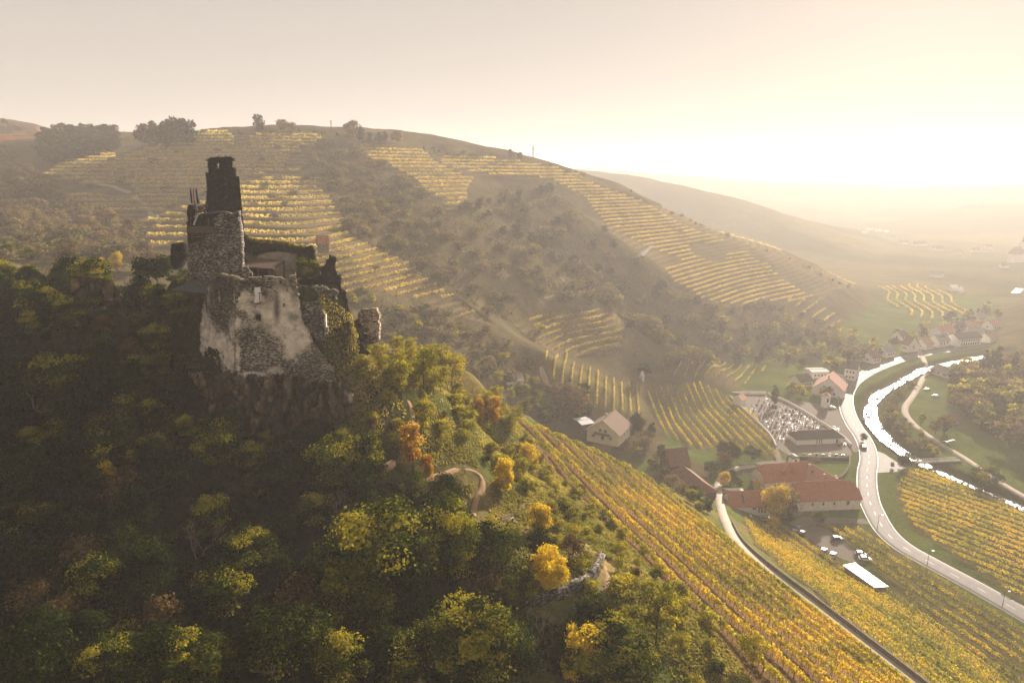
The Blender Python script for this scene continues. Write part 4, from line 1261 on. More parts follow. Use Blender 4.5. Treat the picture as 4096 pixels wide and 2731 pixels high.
ruin_wall('palace_side_wall', CASTLE, PLF,
  [(318,752),(345,748),(400,756),(440,762),(466,775),(466,1325),(400,1300),(360,1290),(300,1318),(235,1318),(150,1298),(118,1262),(150,1250),(225,1290),(262,1190),(275,1120),(272,1040),(285,960),(300,860),(322,790)],
  1.5, M_STONE_PAL, holes=[[(364,828),(383,828),(383,896),(364,896)], [(368,960),(386,960),(386,996),(368,996)]],
  plaster=[(318,1060,50,80,.46),(300,980,26,80,.44),(380,1130,60,80,.48),(430,1200,40,90,.54),(330,1140,60,60,.5),(450,1050,22,80,.42),(318,860,12,60,.45),(390,910,80,50,-.5)],
  stain=[(400,830,90,120,.75),(350,950,80,90,.4),(420,1000,60,60,.4),(300,1250,80,60,.3)], seed=2)
# things set in the wall's openings
mbw = MB()
M_BRIGHT_WHITE = simple('bright_white', (.90, .88, .86), .7, .06, 1.0)
M_RED = simple('red_paint', (.42, .05, .04), .6, .15, 3.0)
M_WOOD = simple('dark_timber', (.060, .040, .028), .85, .35, 3.0, .1)
M_WOODW = simple('weathered_timber', (.14, .095, .065), .85, .3, 3.0, .1)
M_ROOFB = simple('brown_shingles', (.095, .060, .042), .9, .3, 3.0, .1)
M_ROOFG = simple('grey_sheet_roof', (.065, .065, .068), .8, .2, 1.0, .1)
M_METAL = simple('galvanised_metal', (.45, .45, .46), .4, .1, 2.0, .5, .6)
def on_plane(pl, zx, zy, back=0.0):
    A, B = np.array(pl[0]), np.array(pl[1]); t = (B - A) / np.linalg.norm(B - A)
    n = np.array([t[1], -t[0]])
    if n @ (CAM[:2] - A) < 0: n = -n
    r = rayd(*zpx(zx, zy)); d = ((A - CAM[:2]) @ n - back) / (r[:2] @ n)
    return CAM + r * d
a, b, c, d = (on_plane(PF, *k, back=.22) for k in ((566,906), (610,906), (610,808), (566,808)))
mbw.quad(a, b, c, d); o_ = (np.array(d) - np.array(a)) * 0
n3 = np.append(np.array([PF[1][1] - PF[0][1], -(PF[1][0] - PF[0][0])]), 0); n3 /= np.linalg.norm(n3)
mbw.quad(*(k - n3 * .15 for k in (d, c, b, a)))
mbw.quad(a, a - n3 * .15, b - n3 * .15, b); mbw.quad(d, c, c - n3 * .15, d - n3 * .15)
wpan = mbw.build('bright_view_panel', M_BRIGHT_WHITE, pw)  # added white panel; its colour stands in for the bright view behind
ms = MB(); p1, p2 = on_plane(PF, 598, 846, .1), on_plane(PF, 598, 905, .1); ms.tube(p1, p2, .07, .07, 6); ms.tube(on_plane(PF, 588, 846, .1), on_plane(PF, 607, 843, .1), .06, .06, 6)
ms.build('red_bracket', M_RED, pw)
# room wall seen through the slit, sunlight put into its pale colour
md = MB(); a, b, c, d = (on_plane(PLF, *k, back=.35) for k in ((356,905), (392,905), (392,815), (356,815))); md.quad(a, b, c, d); md.quad(d, c, b, a); md.build('sunlit_room_panel', simple('painted_sunlit_plaster', (.88, .76, .58), .9, .1, 2), pw)

# the keep
KL = plane_at(205, 120.5, 495, 118.5, 600)
keep = ruin_wall('keep_lower_wall', CASTLE, KL,
  [(205,580),(292,557),(308,525),(350,492),(342,440),(405,402),(440,415),(472,402),(482,500),(490,600),(497,738),(480,770),(420,765),(330,770),(250,800),(180,800),(208,740)], 1.3, M_STONE,
  plaster=[(400,640,120,80,.10)], stain=[(300,590,100,40,.35),(450,440,40,40,.4),(440,500,20,100,.3)], moss=.15, seed=4, ragged=.22, cell=.17)
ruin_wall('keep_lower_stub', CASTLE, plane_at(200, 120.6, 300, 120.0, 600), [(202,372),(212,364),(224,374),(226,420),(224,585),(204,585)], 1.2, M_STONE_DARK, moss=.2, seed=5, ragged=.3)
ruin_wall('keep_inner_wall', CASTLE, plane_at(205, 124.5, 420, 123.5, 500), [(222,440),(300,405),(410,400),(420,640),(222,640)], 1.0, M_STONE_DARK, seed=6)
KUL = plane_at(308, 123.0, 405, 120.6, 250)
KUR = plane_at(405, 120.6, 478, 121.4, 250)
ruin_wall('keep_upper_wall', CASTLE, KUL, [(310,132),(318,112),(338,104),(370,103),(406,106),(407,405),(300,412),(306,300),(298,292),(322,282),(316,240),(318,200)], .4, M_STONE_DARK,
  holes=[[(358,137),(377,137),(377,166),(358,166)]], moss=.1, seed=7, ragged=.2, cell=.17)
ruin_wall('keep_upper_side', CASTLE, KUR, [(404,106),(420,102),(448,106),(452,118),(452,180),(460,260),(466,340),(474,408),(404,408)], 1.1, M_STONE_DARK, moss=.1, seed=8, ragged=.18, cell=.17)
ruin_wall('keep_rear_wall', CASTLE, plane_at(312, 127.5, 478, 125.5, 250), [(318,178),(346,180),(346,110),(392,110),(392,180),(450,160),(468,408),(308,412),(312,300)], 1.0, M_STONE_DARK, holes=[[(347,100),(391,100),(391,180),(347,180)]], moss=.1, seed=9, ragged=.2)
def depth_wall(name, zx, zy0, zy1, d0, d1, thick, mat, seed):
    """a wall running away from the viewer between depths d0 and d1, from row zy0 down to zy1."""
    a = P(*zpx(zx, zy0), d0); b = P(*zpx(zx, zy1), d0)
    g = rayd(*zpx(zx, zy0)); g = np.array([g[0], g[1]]); g /= np.linalg.norm(g)
    n = np.array([g[1], -g[0]])
    L = (d1 - d0)
    z1, z0_ = a[2], b[2]
    mb = MB()
    k = max(3, int((z1 - z0_) / .5)); rng = random.Random(seed)
    for i in range(k):
        za, zb = z0_ + (z1 - z0_) * i / k, z0_ + (z1 - z0_) * (i + 1) / k
        for j in range(int(L / .7)):
            o = rng.uniform(-.06, .06)
            c = a[:2] + g * (.35 + j * .7) + n * o
            mb.box((c[0], c[1], (za + zb) / 2), (.72, thick, zb - za + .01), math.atan2(g[1], g[0]))
    me = mb.mesh(name, mat)
    for an in ('plaster', 'stain', 'moss'): me.attributes.new(an, 'FLOAT', 'POINT')
    return link(name, me, CASTLE)
depth_wall('keep_flank', 470, 210, 740, 122.2, 126.5, .9, M_STONE_DARK, 3)
depth_wall('keep_flank', 318, 190, 600, 123.6, 127.5, .9, M_STONE_DARK, 4)
# jagged beams at the keep's crown
mb = MB()
for zx, zy, dx in ((312,118,-8), (314,126,-6), (452,116,8), (452,124,10)):
    p = P(*zpx(zx, zy), 121.6); q = P(*zpx(zx + dx, zy - 1), 121.4); mb.tube(p, q, .12, .10, 5)
mb.build('beam_stub', M_WOOD, CASTLE)

# timber balcony and stair in the broken corner of the keep
bal = empty('balcony', (0, 0, 0)); bal.parent = CASTLE
KB = plane_at(200, 119.6, 350, 118.6, 500)
def bpt(zx, zy, back=0.0): return on_plane(KB, zx, zy, back)
mb = MB()
for zy in (488, 492):
    pass
mb.tube(bpt(199, 486), bpt(350, 484), .07, .07, 5); mb.build('rail', M_WOODW, bal)
mb = MB(); mb.tube(bpt(199, 516), bpt(340, 516), .09, .09, 5); mb.build('rail', M_WOODW, bal)
pick = None
for i, zx in enumerate(np.linspace(202, 346, 25)):
    mb = MB(); p, q = bpt(zx, 515), bpt(zx, 487)
    mb.box(((p + q) / 2), (.14, .05, abs(q[2] - p[2])), 0.1); mb.build('baluster', M_WOODW, bal)
mb = MB(); c0, c1, c2, c3 = bpt(200, 519), bpt(338, 519), bpt(338, 519, 3.4), bpt(200, 519, 3.4)
for k, dz in ((0, 0),):
    mb.quad(c0, c1, c2, c3); mb.quad(c3 - [0, 0, .15], c2 - [0, 0, .15], c1 - [0, 0, .15], c0 - [0, 0, .15]); mb.quad(c0 - [0, 0, .15], c1 - [0, 0, .15], c1, c0)
mb.build('floor', M_WOOD, bal)
for (x0, y0, x1, y1) in ((206,522,206,552), (286,522,286,552), (206,540,286,540), (206,540,245,524), (286,540,247,524), (222,430,222,486), (318,436,318,486), (282,415,282,440)):
    mb = MB(); mb.tube(bpt(x0, y0, .3), bpt(x1, y1, .3), .10, .10, 5); mb.build('post', M_WOODW, bal)
mb = MB(); c0, c1, c2, c3 = bpt(288, 416, -.2), bpt(406, 401, -.2), bpt(406, 396, 3.2), bpt(300, 410, 3.2)
mb.quad(c0, c1, c2, c3); mb.quad(*(k - np.array([0, 0, .12]) for k in (c3, c2, c1, c0))); mb.quad(c0 - [0, 0, .12], c1 - [0, 0, .12], c1, c0)
mb.build('canopy', M_ROOFG, bal)
mb = MB(); mb.tube(bpt(238, 476, .2), bpt(262, 412, 1.2), .14, .14, 5); mb.build('stair', M_METAL, bal)
# lookout platform with the flags
KP = plane_at(200, 122.0, 320, 121.6, 380)
mb = MB(); c = [on_plane(KP, *k) for k in ((216,400), (300,400))]; cb = [on_plane(KP, *k, back=3.4) for k in ((216,400), (300,400))]
mb.quad(c[0], c[1], cb[1], cb[0]); mb.quad(*(k - np.array([0, 0, .2]) for k in (cb[0], cb[1], c[1], c[0]))); mb.quad(c[0] - [0, 0, .2], c[1] - [0, 0, .2], c[1], c[0]); mb.build('lookout_floor', M_WOOD, bal)
ruin_wall('lookout_parapet', CASTLE, plane_at(205, 122.9, 320, 122.4, 380), [(218,372),(236,362),(252,372),(262,362),(282,372),(284,362),(306,362),(308,410),(218,410)], .6, M_STONE_PALE, moss=.1, seed=21, ragged=.3, cell=.16)
mb = MB()
mb.tube(on_plane(KP, 216, 394), on_plane(KP, 256, 394), .05, .05, 4); mb.build('rail', M_WOODW, bal)
mb = MB(); mb.tube(on_plane(KP, 216, 420), on_plane(KP, 256, 420), .06, .06, 4); mb.build('rail', M_WOODW, bal)
for zx in np.linspace(219, 254, 8):
    mb = MB(); p, q = on_plane(KP, zx, 420), on_plane(KP, zx, 394); mb.box((p + q) / 2, (.12, .05, abs(p[2] - q[2])), .1); mb.build('baluster', M_WOODW, bal)

# curtain wall behind the court, with grass along its top
CW = plane_at(480, 127.0, 850, 131.0, 640)
ruin_wall('curtain_wall', CASTLE, CW, [(482,512),(520,535),(560,562),(620,566),(680,570),(740,580),(800,594),(850,602),(850,660),(796,760),(482,760)], 1.4, M_STONE_DARK,
  plaster=[(700,648,95,22,.95),(770,700,32,60,1.0),(740,720,50,40,1.0)], moss=1.0, seed=10, ragged=.4)
mb = MB()
rng_ = np.random.default_rng(4)
TT = []
for i in range(900):
    zx = rng_.uniform(482, 850); zy = np.interp(zx, [482,520,560,620,680,740,800,850], [508,531,558,562,566,576,590,598])
    TT.append(on_plane(CW, zx, zy - rng_.uniform(-2, 7), back=rng_.uniform(.1, 1.3)))
TT = np.array(TT); nn = rng_.normal(size=TT.shape); nn[:, 2] *= .4; nn /= np.linalg.norm(nn, axis=1)[:, None]
v, f = quads_at(TT, nn, .34 * rng_.uniform(.6, 1.4, len(TT)), rng_, 1.4)
tag(link('wall_top_grass', mesh_np('wall_top_grass', v, f, [L_GRASS], False, None, {'tone': ('FLOAT', np.repeat(rng_.uniform(.1, .9, len(TT)), 4))}), CASTLE), kind='stuff')
ruin_wall('round_tower_stump', CASTLE, plane_at(800, 129.0, 905, 129.5, 640), [(805,640),(830,604),(852,606),(856,590),(876,590),(896,606),(901,665),(880,700),(800,700)], 2.4, M_STONE_DARK, holes=[[(858,612),(866,612),(866,620),(858,620)]], moss=.2, seed=11, ragged=.5)
ruin_wall('spur_wall', CASTLE, plane_at(800, 121.0, 1085, 125.0, 800), [(815,770),(940,745),(944,715),(960,690),(975,655),(985,643),(1010,646),(1014,742),(1042,752),(1050,835),(1074,842),(1082,925),(1060,960),(1000,900),(940,890),(815,840)], 1.6, M_STONE_DARK, plaster=[(1046,800,8,30,.5)], moss=.2, seed=12, ragged=.7)
ruin_wall('court_wall', CASTLE, plane_at(805, 118.6, 1025, 119.5, 850), [(808,805),(870,808),(930,815),(985,830),(1018,828),(1020,885),(985,880),(960,862),(940,852),(840,850),(812,862)], 1.1, M_STONE, moss=.3, seed=13, ragged=.5)
ruin_wall('court_wall', CASTLE, plane_at(805, 117.2, 965, 117.6, 1000), [(815,1000),(818,905),(838,898),(920,896),(938,925),(950,985),(966,1055),(945,1105),(905,1110),(870,1060)], 1.2, M_STONE, plaster=[(958,1010,8,60,.5)], stain=[(900,1030,60,60,.5)], moss=.5, seed=14, ragged=.5)
ruin_wall('corner_pier', CASTLE, plane_at(780, 117.5, 835, 117.6, 900), [(790,755),(805,800),(832,840),(838,870),(822,1000),(800,1010),(795,900)], 1.0, M_STONE, moss=.2, seed=15)
ruin_wall('outer_wall', CASTLE, plane_at(1125, 127.5, 1245, 126.5, 1000), [(1130,965),(1150,940),(1200,932),(1226,930),(1240,962),(1243,1100),(1225,1125),(1180,1125),(1170,1060),(1140,1020)], 1.4, M_STONE_PALE, plaster=[(1205,1030,25,40,.4)], moss=.6, seed=16, ragged=.4)
ruin_wall('turret_stump', CASTLE, plane_at(110, 125.0, 182, 125.0, 640), [(112,582),(140,580),(160,576),(178,584),(183,640),(168,680),(130,720),(112,690)], 3.0, M_STONE_DARK, moss=.1, seed=17, ragged=.3)
ruin_wall('buttress', CASTLE, plane_at(495, 117.0, 560, 117.5, 730), [(498,745),(505,712),(525,700),(540,702),(545,722),(555,735),(558,790),(500,790)], 1.0, M_STONE, moss=.2, seed=18)
# court roofs
def slab(name, pts, th, mat, parent=CASTLE):
    mb = MB(); pts = [np.array(p) for p in pts]; lo = [p - np.array([0, 0, th]) for p in pts]
    mb.poly(pts); mb.poly(lo[::-1])
    for i in range(len(pts)):
        j = (i + 1) % len(pts); mb.quad(lo[i], lo[j], pts[j], pts[i])
    return mb.build(name, mat, parent)
Z_ = lambda zx, zy, d: P(*zpx(zx, zy), d)
rf = slab('court_roof', [Z_(496, 700, 121.0), Z_(672, 713, 121.5), Z_(737, 668, 126.6), Z_(545, 652, 126.2)], .22, M_ROOFB)
slab('court_roof', [Z_(484, 640, 124.0), Z_(540, 668, 124.0), Z_(594, 660, 127.0), Z_(486, 600, 127.0)], .22, M_ROOFB)
for zx, zy0, zy1, d in ((512, 702, 760, 121.3), (590, 707, 764, 121.4), (668, 713, 768, 121.6), (732, 672, 760, 126.0)):
    mb = MB(); mb.tube(Z_(zx, zy0, d), Z_(zx, zy1, d), .13, .13, 6); mb.build('roof_post', M_WOOD, CASTLE)
for zx in np.linspace(600, 660, 8):
    mb = MB(); mb.box(Z_(zx + 45, 745, 122), (.2, .06, 1.4)); mb.build('fence_board', M_WOODW, CASTLE)
slab('sheet_roof', [Z_(112, 828, 116.5), Z_(316, 846, 115.2), Z_(322, 768, 120.0), Z_(250, 770, 120.6)], .2, M_ROOFG)
mb = MB()
for zx, zy, d in ((135, 832, 116.8), (225, 840, 116.2), (300, 846, 115.8)):
    mb = MB(); p = Z_(zx, zy, d); mb.tube(p, p - np.array([0, 0, 3.4]), .1, .1, 6); mb.build('roof_post', M_WOOD, CASTLE)
# the mound under the keep
def blob_rock(name, parent, ctr, r, seed, mat, sub=4):
    bm = bmesh.new(); bmesh.ops.create_icosphere(bm, subdivisions=sub, radius=1)
    for v_ in bm.verts:
        n_ = v_.co.normalized()
        a_ = float(fbm(np.array([n_.x * 2.2 + seed]), np.array([n_.y * 2.2 + n_.z * 3.1]), 4, seed)[0])
        b_ = float(vnoise(np.array([n_.x * 5 + seed]), np.array([n_.z * 9 + n_.y * 4]), seed)[0])
        v_.co = Vector((n_.x * r[0], n_.y * r[1], n_.z * r[2])) * (.72 + .5 * a_ + .12 * (b_ > .5))
    me = bpy.data.meshes.new(name); bm.to_mesh(me); bm.free(); me.materials.append(mat)
    o = link(name, me, parent); o.location = ctr
    return o

# flags
M_POLE = simple('white_pole', (.55, .55, .56), .4, .1, 2)
def flag_mat(name, bands):
    m, nt, out = new_mat(name)
    tc = attr_n(nt, 'across').outputs['Fac']
    st = []
    for i, b_ in enumerate(bands): st.append((i / len(bands), b_ + (1,)))
    col = ramp(nt, tc, st, 'CONSTANT')
    d_ = nd(nt, 'ShaderNodeBsdfDiffuse'); t_ = nd(nt, 'ShaderNodeBsdfTranslucent'); mx = nd(nt, 'ShaderNodeMixShader'); mx.inputs[0].default_value = .4
    nt.links.new(col, d_.inputs['Color']); nt.links.new(col, t_.inputs['Color']); nt.links.new(d_.outputs[0], mx.inputs[1]); nt.links.new(t_.outputs[0], mx.inputs[2]); nt.links.new(mx.outputs[0], out.inputs['Surface'])
    return m
FM = [flag_mat('flag_blue_yellow', [(.02, .04, .16), (.70, .42, .03)]), flag_mat('flag_red_white_red', [(.45, .02, .03), (.75, .72, .68), (.45, .02, .03)]), flag_mat('flag_black_white', [(.02, .02, .02), (.78, .76, .72)])]
for i, (zx, zyt, fm, lab) in enumerate([(226, 263, FM[0], 'blue and yellow flag hanging from a pole on the lookout'), (243, 266, FM[1], 'red and white flag hanging from the middle pole on the lookout'), (259, 267, FM[2], 'black and white flag hanging from the pole nearest the keep')]):
    b_ = on_plane(KP, zx, 398, .3); t_ = on_plane(KP, zx, zyt, .3)
    e = empty('flag', tuple(b_), 0, lab, 'flag', 'flags on the castle lookout')
    mb = MB(); mb.tube((0, 0, 0), (0, 0, t_[2] - b_[2]), .07, .05, 6); mb.build('flagpole', M_POLE, e)
    hgt = t_[2] - b_[2]
    vs, fs, ac = [], [], []
    nx, nz = 7, 12
    for a_ in range(nx):
        for c_ in range(nz):
            s_ = a_ / (nx - 1); q_ = c_ / (nz - 1)
            wdt = .45 + .35 * q_
            vs.append((.05 + s_ * wdt + .06 * math.sin(q_ * 5 + i), .14 * math.sin(s_ * 7 + q_ * 3 + i) * s_, hgt * (.97 - .03 * s_) - q_ * (hgt * .66) - s_ * .9 * (1 - q_) * .9)); ac.append(min(.999, s_ if i != 1 else s_))
    for a_ in range(nx - 1):
        for c_ in range(nz - 1): fs.append((a_ * nz + c_, (a_ + 1) * nz + c_, (a_ + 1) * nz + c_ + 1, a_ * nz + c_ + 1))
    link('flag_cloth', mesh_np('flag_cloth', vs, fs, [fm], True, None, {'across': ('FLOAT', ac)}), e)
# red and white pole on the palace corner
e = empty('striped_pole', tuple(on_plane(PF, 798, 800, .2)), 0, 'leaning red and white pole on the corner of the palace wall', 'pole')
p0, p1 = on_plane(PF, 798, 805, .2), on_plane(PF, 792, 715, .2); base_ = np.array(e.location)
for i in range(5):
    mb = MB(); mb.tube(p0 + (p1 - p0) * i / 5 - base_, p0 + (p1 - p0) * (i + 1) / 5 - base_, .09, .09, 6); mb.build('stripe', M_RED if i % 2 == 0 else M_BRIGHT_WHITE, e)

# ------------------------------------------------------------------ crags: blocky rock faces
def rock_mat():
    m, nt, out = new_mat('crag_rock')
    g = nd(nt, 'ShaderNodeNewGeometry'); mp = nd(nt, 'ShaderNodeMapping'); mp.inputs['Scale'].default_value = (1, 1, .7)
    nt.links.new(g.outputs['Position'], mp.inputs['Vector'])
    n = noise_n(nt, .9, 7, .7, mp.outputs[0]); n2 = noise_n(nt, .25, 4, .6)
    ba = attr_n(nt, 'block').outputs['Fac']
    bc = ramp(nt, ba, [(.1, hexc(.35, .35, .38)), (.5, hexc(1, .96, .9)), (.95, hexc(2.8, 2.5, 2.1))])
    c = ramp(nt, n, [(.3, hexc(.020, .017, .015)), (.5, hexc(.060, .051, .043)), (.72, hexc(.16, .135, .11))])
    c2 = ramp(nt, n2, [(.4, hexc(1, 1, 1)), (.65, hexc(1.2, .95, .6))])
    bsdf(nt, out, mixc(nt, 1.0, mixc(nt, 1.0, c, c2, 'MULTIPLY'), bc, 'MULTIPLY'), .95, .1, n, .8, .3)
    return m
M_ROCK = rock_mat()
def crag(name, pl, outline, lean, blocks, seed, depth=1.6, cell=.26):
    A, B = np.array(pl[0]), np.array(pl[1]); t = (B - A) / np.linalg.norm(B - A); n = np.array([t[1], -t[0]])
    if n @ (CAM[:2] - A) < 0: n = -n
    ol = np.array(outline, float); r = rayd(*zpx(ol[:, 0], ol[:, 1])); d = ((A - CAM[:2]) @ n) / (r[:, :2] @ n); w = CAM + r * d[:, None]
    s_, z_ = (w[:, :2] - A) @ t, w[:, 2]
    S, Z = np.meshgrid(np.arange(s_.min(), s_.max(), cell), np.arange(z_.min(), z_.max(), cell), indexing='ij')
    m = in_poly(S + (fbm(S * .5, Z * .5, 3, seed) - .5) * 3, Z + (fbm(S * .5 + 9, Z * .5, 3, seed) - .5) * 2, list(zip(s_, z_)))
    rng = np.random.default_rng(seed)
    cs = np.stack([rng.uniform(s_.min(), s_.max(), blocks), rng.uniform(z_.min(), z_.max(), blocks)], -1); off = rng.uniform(-.6, 1.0, blocks) * depth; sl = rng.uniform(-.35, .35, (blocks, 2))
    dd = ((S[..., None] - cs[:, 0]) / .8) ** 2 + ((Z[..., None] - cs[:, 1]) / 1.5) ** 2
    k = dd.argmin(-1); d2_ = np.sort(dd, -1)[..., :2]; crack = np.clip(1 - (np.sqrt(d2_[..., 1]) - np.sqrt(d2_[..., 0])) / .55, 0, 1)
    o = off[k] + sl[k, 0] * (S - cs[k, 0]) + sl[k, 1] * (Z - cs[k, 1]) * .5 + (fbm(S * .7, Z * .7, 4, seed) - .5) * .9 + (z_.max() - Z) * lean - crack ** .7 * 1.3
    X = A[0] + t[0] * S + n[0] * o; Y = A[1] + t[1] * S + n[1] * o
    idx = np.arange(S.size).reshape(S.shape)
    f = np.stack([idx[:-1, :-1], idx[1:, :-1], idx[1:, 1:], idx[:-1, 1:]], -1)[m[:-1, :-1]]
    v = np.stack([X.ravel(), Y.ravel(), Z.ravel()], -1)
    o_ = link(name, mesh_np(name, v, f, [M_ROCK], False, None, {'block': ('FLOAT', (_rv[(k * 17 + seed) % 4096] * .7 + .3 * fbm(S * 1.3, Z * 1.3, 3, seed)).ravel())})); tag(o_, kind='structure'); return o_
crag('castle_crag', plane_at(230, 112.0, 1120, 116.6, 1400), [(200,1290),(350,1270),(480,1290),(640,1300),(780,1310),(1010,1315),(1080,1310),(1115,1400),(1120,1520),(1000,1560),(700,1600),(420,1600),(280,1560),(240,1400)], .16, 150, 3, 2.2)
crag('castle_crag', plane_at(1110, 122.5, 1190, 125.5, 1050), [(1120,985),(1150,1000),(1178,1050),(1184,1150),(1160,1185),(1130,1130),(1120,1060)], .1, 26, 5, 1.0)
def crag_uv(name, pts, d0, d1, lean, blocks, seed, depth=1.5):
    z = [((u * 4 - 600) * 1.363, (v * 4 - 550) * 1.363) for u, v in pts]
    zx = [k[0] for k in z]; zy = sum(k[1] for k in z) / len(z)
    crag(name, plane_at(min(zx), d0, max(zx), d1, zy), z, lean, blocks, seed, depth)
crag_uv('knoll_crag', [(72,278),(95,276),(118,284),(128,300),(124,318),(100,328),(80,318),(72,300)], 134, 137, .25, 30, 8)

# grass and weeds on the ledges of the castle rock, one mass
tufts('ledge_grass', [(60000, (-75, -15), (92, 132), [(150,296),(215,290),(222,392),(185,430),(140,400)], [], .3), (150000, (-45, -5), (92, 145), [(318,290),(372,330),(392,400),(360,440),(330,420),(340,390),(318,340)], [], .6), (40000, (-60, -15), (92, 120), [(190,372),(340,376),(345,450),(190,450)], [[(205,392),(335,392),(335,440),(205,440)]], .35)], 57, .30, L_GRASS)
tufts('ledge_weeds', [(60000, (-75, -15), (92, 132), [(150,296),(215,290),(222,392),(185,430),(140,400)], [], .3), (40000, (-40, -10), (92, 140), [(318,290),(372,330),(392,400),(360,440),(330,420),(340,390),(318,340)], [], .4)], 58, .32, L_OLIVE)
# ------------------------------------------------------------------ vines
M_POST = simple('vine_post', (.13, .10, .075), .9, .3, 3.0)
def leaf_band(line, rng, per_m, size, h0, h1, half, tone0=0.0, tone_seed=0, gap=.0, wisps=.25):
    """leaf quads along a ground line (n,3): the wall of leaves of one vine row."""
    line = np.asarray(line)
    seg = np.r_[0, np.cumsum(np.linalg.norm(np.diff(line, axis=0), axis=1))]
    L = seg[-1]
    n = int(L * per_m)
    if n < 2: return None
    s = rng.uniform(0, L, n)
    keep = fbm(s / 1.7 + tone_seed * 31.7, np.full(n, tone_seed * 7.3), 3, 3) > gap
    s = s[keep]; n = len(s)
    c = np.stack([np.interp(s, seg, line[:, k]) for k in range(3)], -1)
    nn = line_normals(line)
    nx, ny = np.interp(s, seg, nn[:, 0]), np.interp(s, seg, nn[:, 1])
    # every vine bulges on its own
    vine = np.floor(s / 1.25).astype(int)
    bul = .65 + .7 * _rv[(vine * 37 + tone_seed * 101) % 4096]
    top = h1 * (.86 + .28 * _rv[(vine * 53 + tone_seed * 67) % 4096])
    t = rng.beta(1.6, 1.1, n)
    wisp = rng.random(n) < wisps * .2
    hh = h0 + (top - h0) * t + wisp * rng.uniform(0, .5, n)
    a = rng.uniform(-1, 1, n); a = np.sign(a) * np.abs(a) ** .6
    wd = half * bul * (1.0 - .45 * np.abs(t - .45)) * a
    pos = np.stack([c[:, 0] + nx * wd, c[:, 1] + ny * wd, c[:, 2] + hh], -1)
    nr_ = np.stack([nx * a * 1.2, ny * a * 1.2, np.full(n, .55) + t * .4], -1) + rng.normal(0, .5, (n, 3))
    nr_ /= np.linalg.norm(nr_, axis=1)[:, None]
    tone = tone0 + (fbm(c[:, 0] / 11, c[:, 1] / 11, 3, 61) - .5) * 1.1 + (_rv[(vine * 71 + tone_seed * 3) % 4096] - .5) * .35 + rng.normal(0, .08, n)
    v, f = quads_at(pos, nr_, size * rng.uniform(.65, 1.35, n), rng)
    return v, f, np.repeat(tone, 4)

def vine_row(line, label, group, per_m, size, mat, posts=None, tone0=.5, seed=0, h0=.55, h1=1.95, half=.38, gap=.16, name='vine_row'):
    rng = np.random.default_rng(900 + seed)
    r = leaf_band(line, rng, per_m, size, h0, h1, half, tone0, seed, gap)
    if r is None: return None
    v, f, t = r
    if len(f) < 6: return None
    base = line[len(line) // 2]
    me = mesh_np('vine_foliage', v - base, f, [mat], False, None, {'tone': ('FLOAT', t)})
    if posts is None:
        o = link(name, me); o.location = base
        return tag(o, label, 'vine row', group)
    e = empty(name, tuple(base), 0, label, 'vine row', group)
    link('foliage', me, e)
    seg = np.r_[0, np.cumsum(np.linalg.norm(np.diff(line, axis=0), axis=1))]
    step, single = posts
    stems = MB()
    for i, s in enumerate(np.arange(.6, seg[-1], 1.25)):
        c = np.array([np.interp(s, seg, line[:, k]) for k in range(3)]) - base
        q = rng.normal(0, .06, 2)
        stems.tube(c - [0, 0, .2], c + [q[0], q[1], .95], .05, .035, 4, caps=False)
    if not single:
        for s in np.arange(.3, seg[-1], step):
            c = np.array([np.interp(s, seg, line[:, k]) for k in range(3)]) - base
            stems.tube(c - [0, 0, .2], c + [0, 0, 2.0], .05, .05, 4)
    o = stems.build('vine_stems', M_BARK, e); o['kind'] = 'stuff'
    if single:
        for s in np.arange(.3, seg[-1], step):
            c = np.array([np.interp(s, seg, line[:, k]) for k in range(3)]) - base
            p = link('post', POST_ME, e); p.location = c; p.rotation_euler = (rng.normal(0, .04), rng.normal(0, .04), 0)
    return e
_pm = MB(); _pm.tube((0, 0, -.3), (0, 0, 2.15), .06, .05, 5); POST_ME = _pm.mesh('post', M_POST)

def drape(xy, step=1.0):
    l = smooth_line(np.asarray(xy, float), step)
    return np.column_stack([l, ground(l[:, 0], l[:, 1])])

ORD = ['topmost', 'second', 'third', 'fourth', 'fifth', 'sixth', 'seventh', 'eighth', 'ninth', 'tenth', 'eleventh', 'twelfth', 'thirteenth', 'fourteenth', 'fifteenth', 'sixteenth', 'seventeenth', 'eighteenth', 'nineteenth', 'twentieth']
TENS = ['', '', 'twenty', 'thirty', 'forty', 'fifty', 'sixty', 'seventy', 'eighty', 'ninety', 'hundred and ', 'hundred and tenth and ']
def nth(i):
    n = i + 1
    if n <= 20: return ORD[i]
    pre = ''
    if n >= 100: pre = 'hundred-'; n -= 100
    if n == 0: return 'hundredth'
    if n <= 20: return pre + ORD[n - 1].replace('topmost', 'first')
    if n % 10 == 0: return pre + TENS[n // 10][:-1] + 'ieth'
    return pre + TENS[n // 10] + '-' + ORD[n % 10 - 1].replace('topmost', 'first')
# the steep slope under the castle: rows along the contour
ps = np.linspace(59.0, 110.5, 10)
for i, p in enumerate(ps):
    q0 = 60 + 0 * i
    q1 = 216 - 0.45 * max(p - 62, 0)
    pts = [slope_xy(p + .35 * math.sin(q * .05 + i), q) for q in np.arange(q0, q1, 3.0)]
    lab = ('topmost vine row of the steep slope, next to the bare strip' if i == 0 else
           'lowest vine row of the steep slope, beside the paved lane' if i == len(ps) - 1 else
           nth(i) + ' vine row down the steep slope, counted from the bare strip')
    vine_row(drape(pts), lab, 'vine rows on the steep slope', 50, .31, L_VINE, (5.2, True), .58 + .06 * math.sin(i * 2.1), i, .7, 2.0, .42, .2)

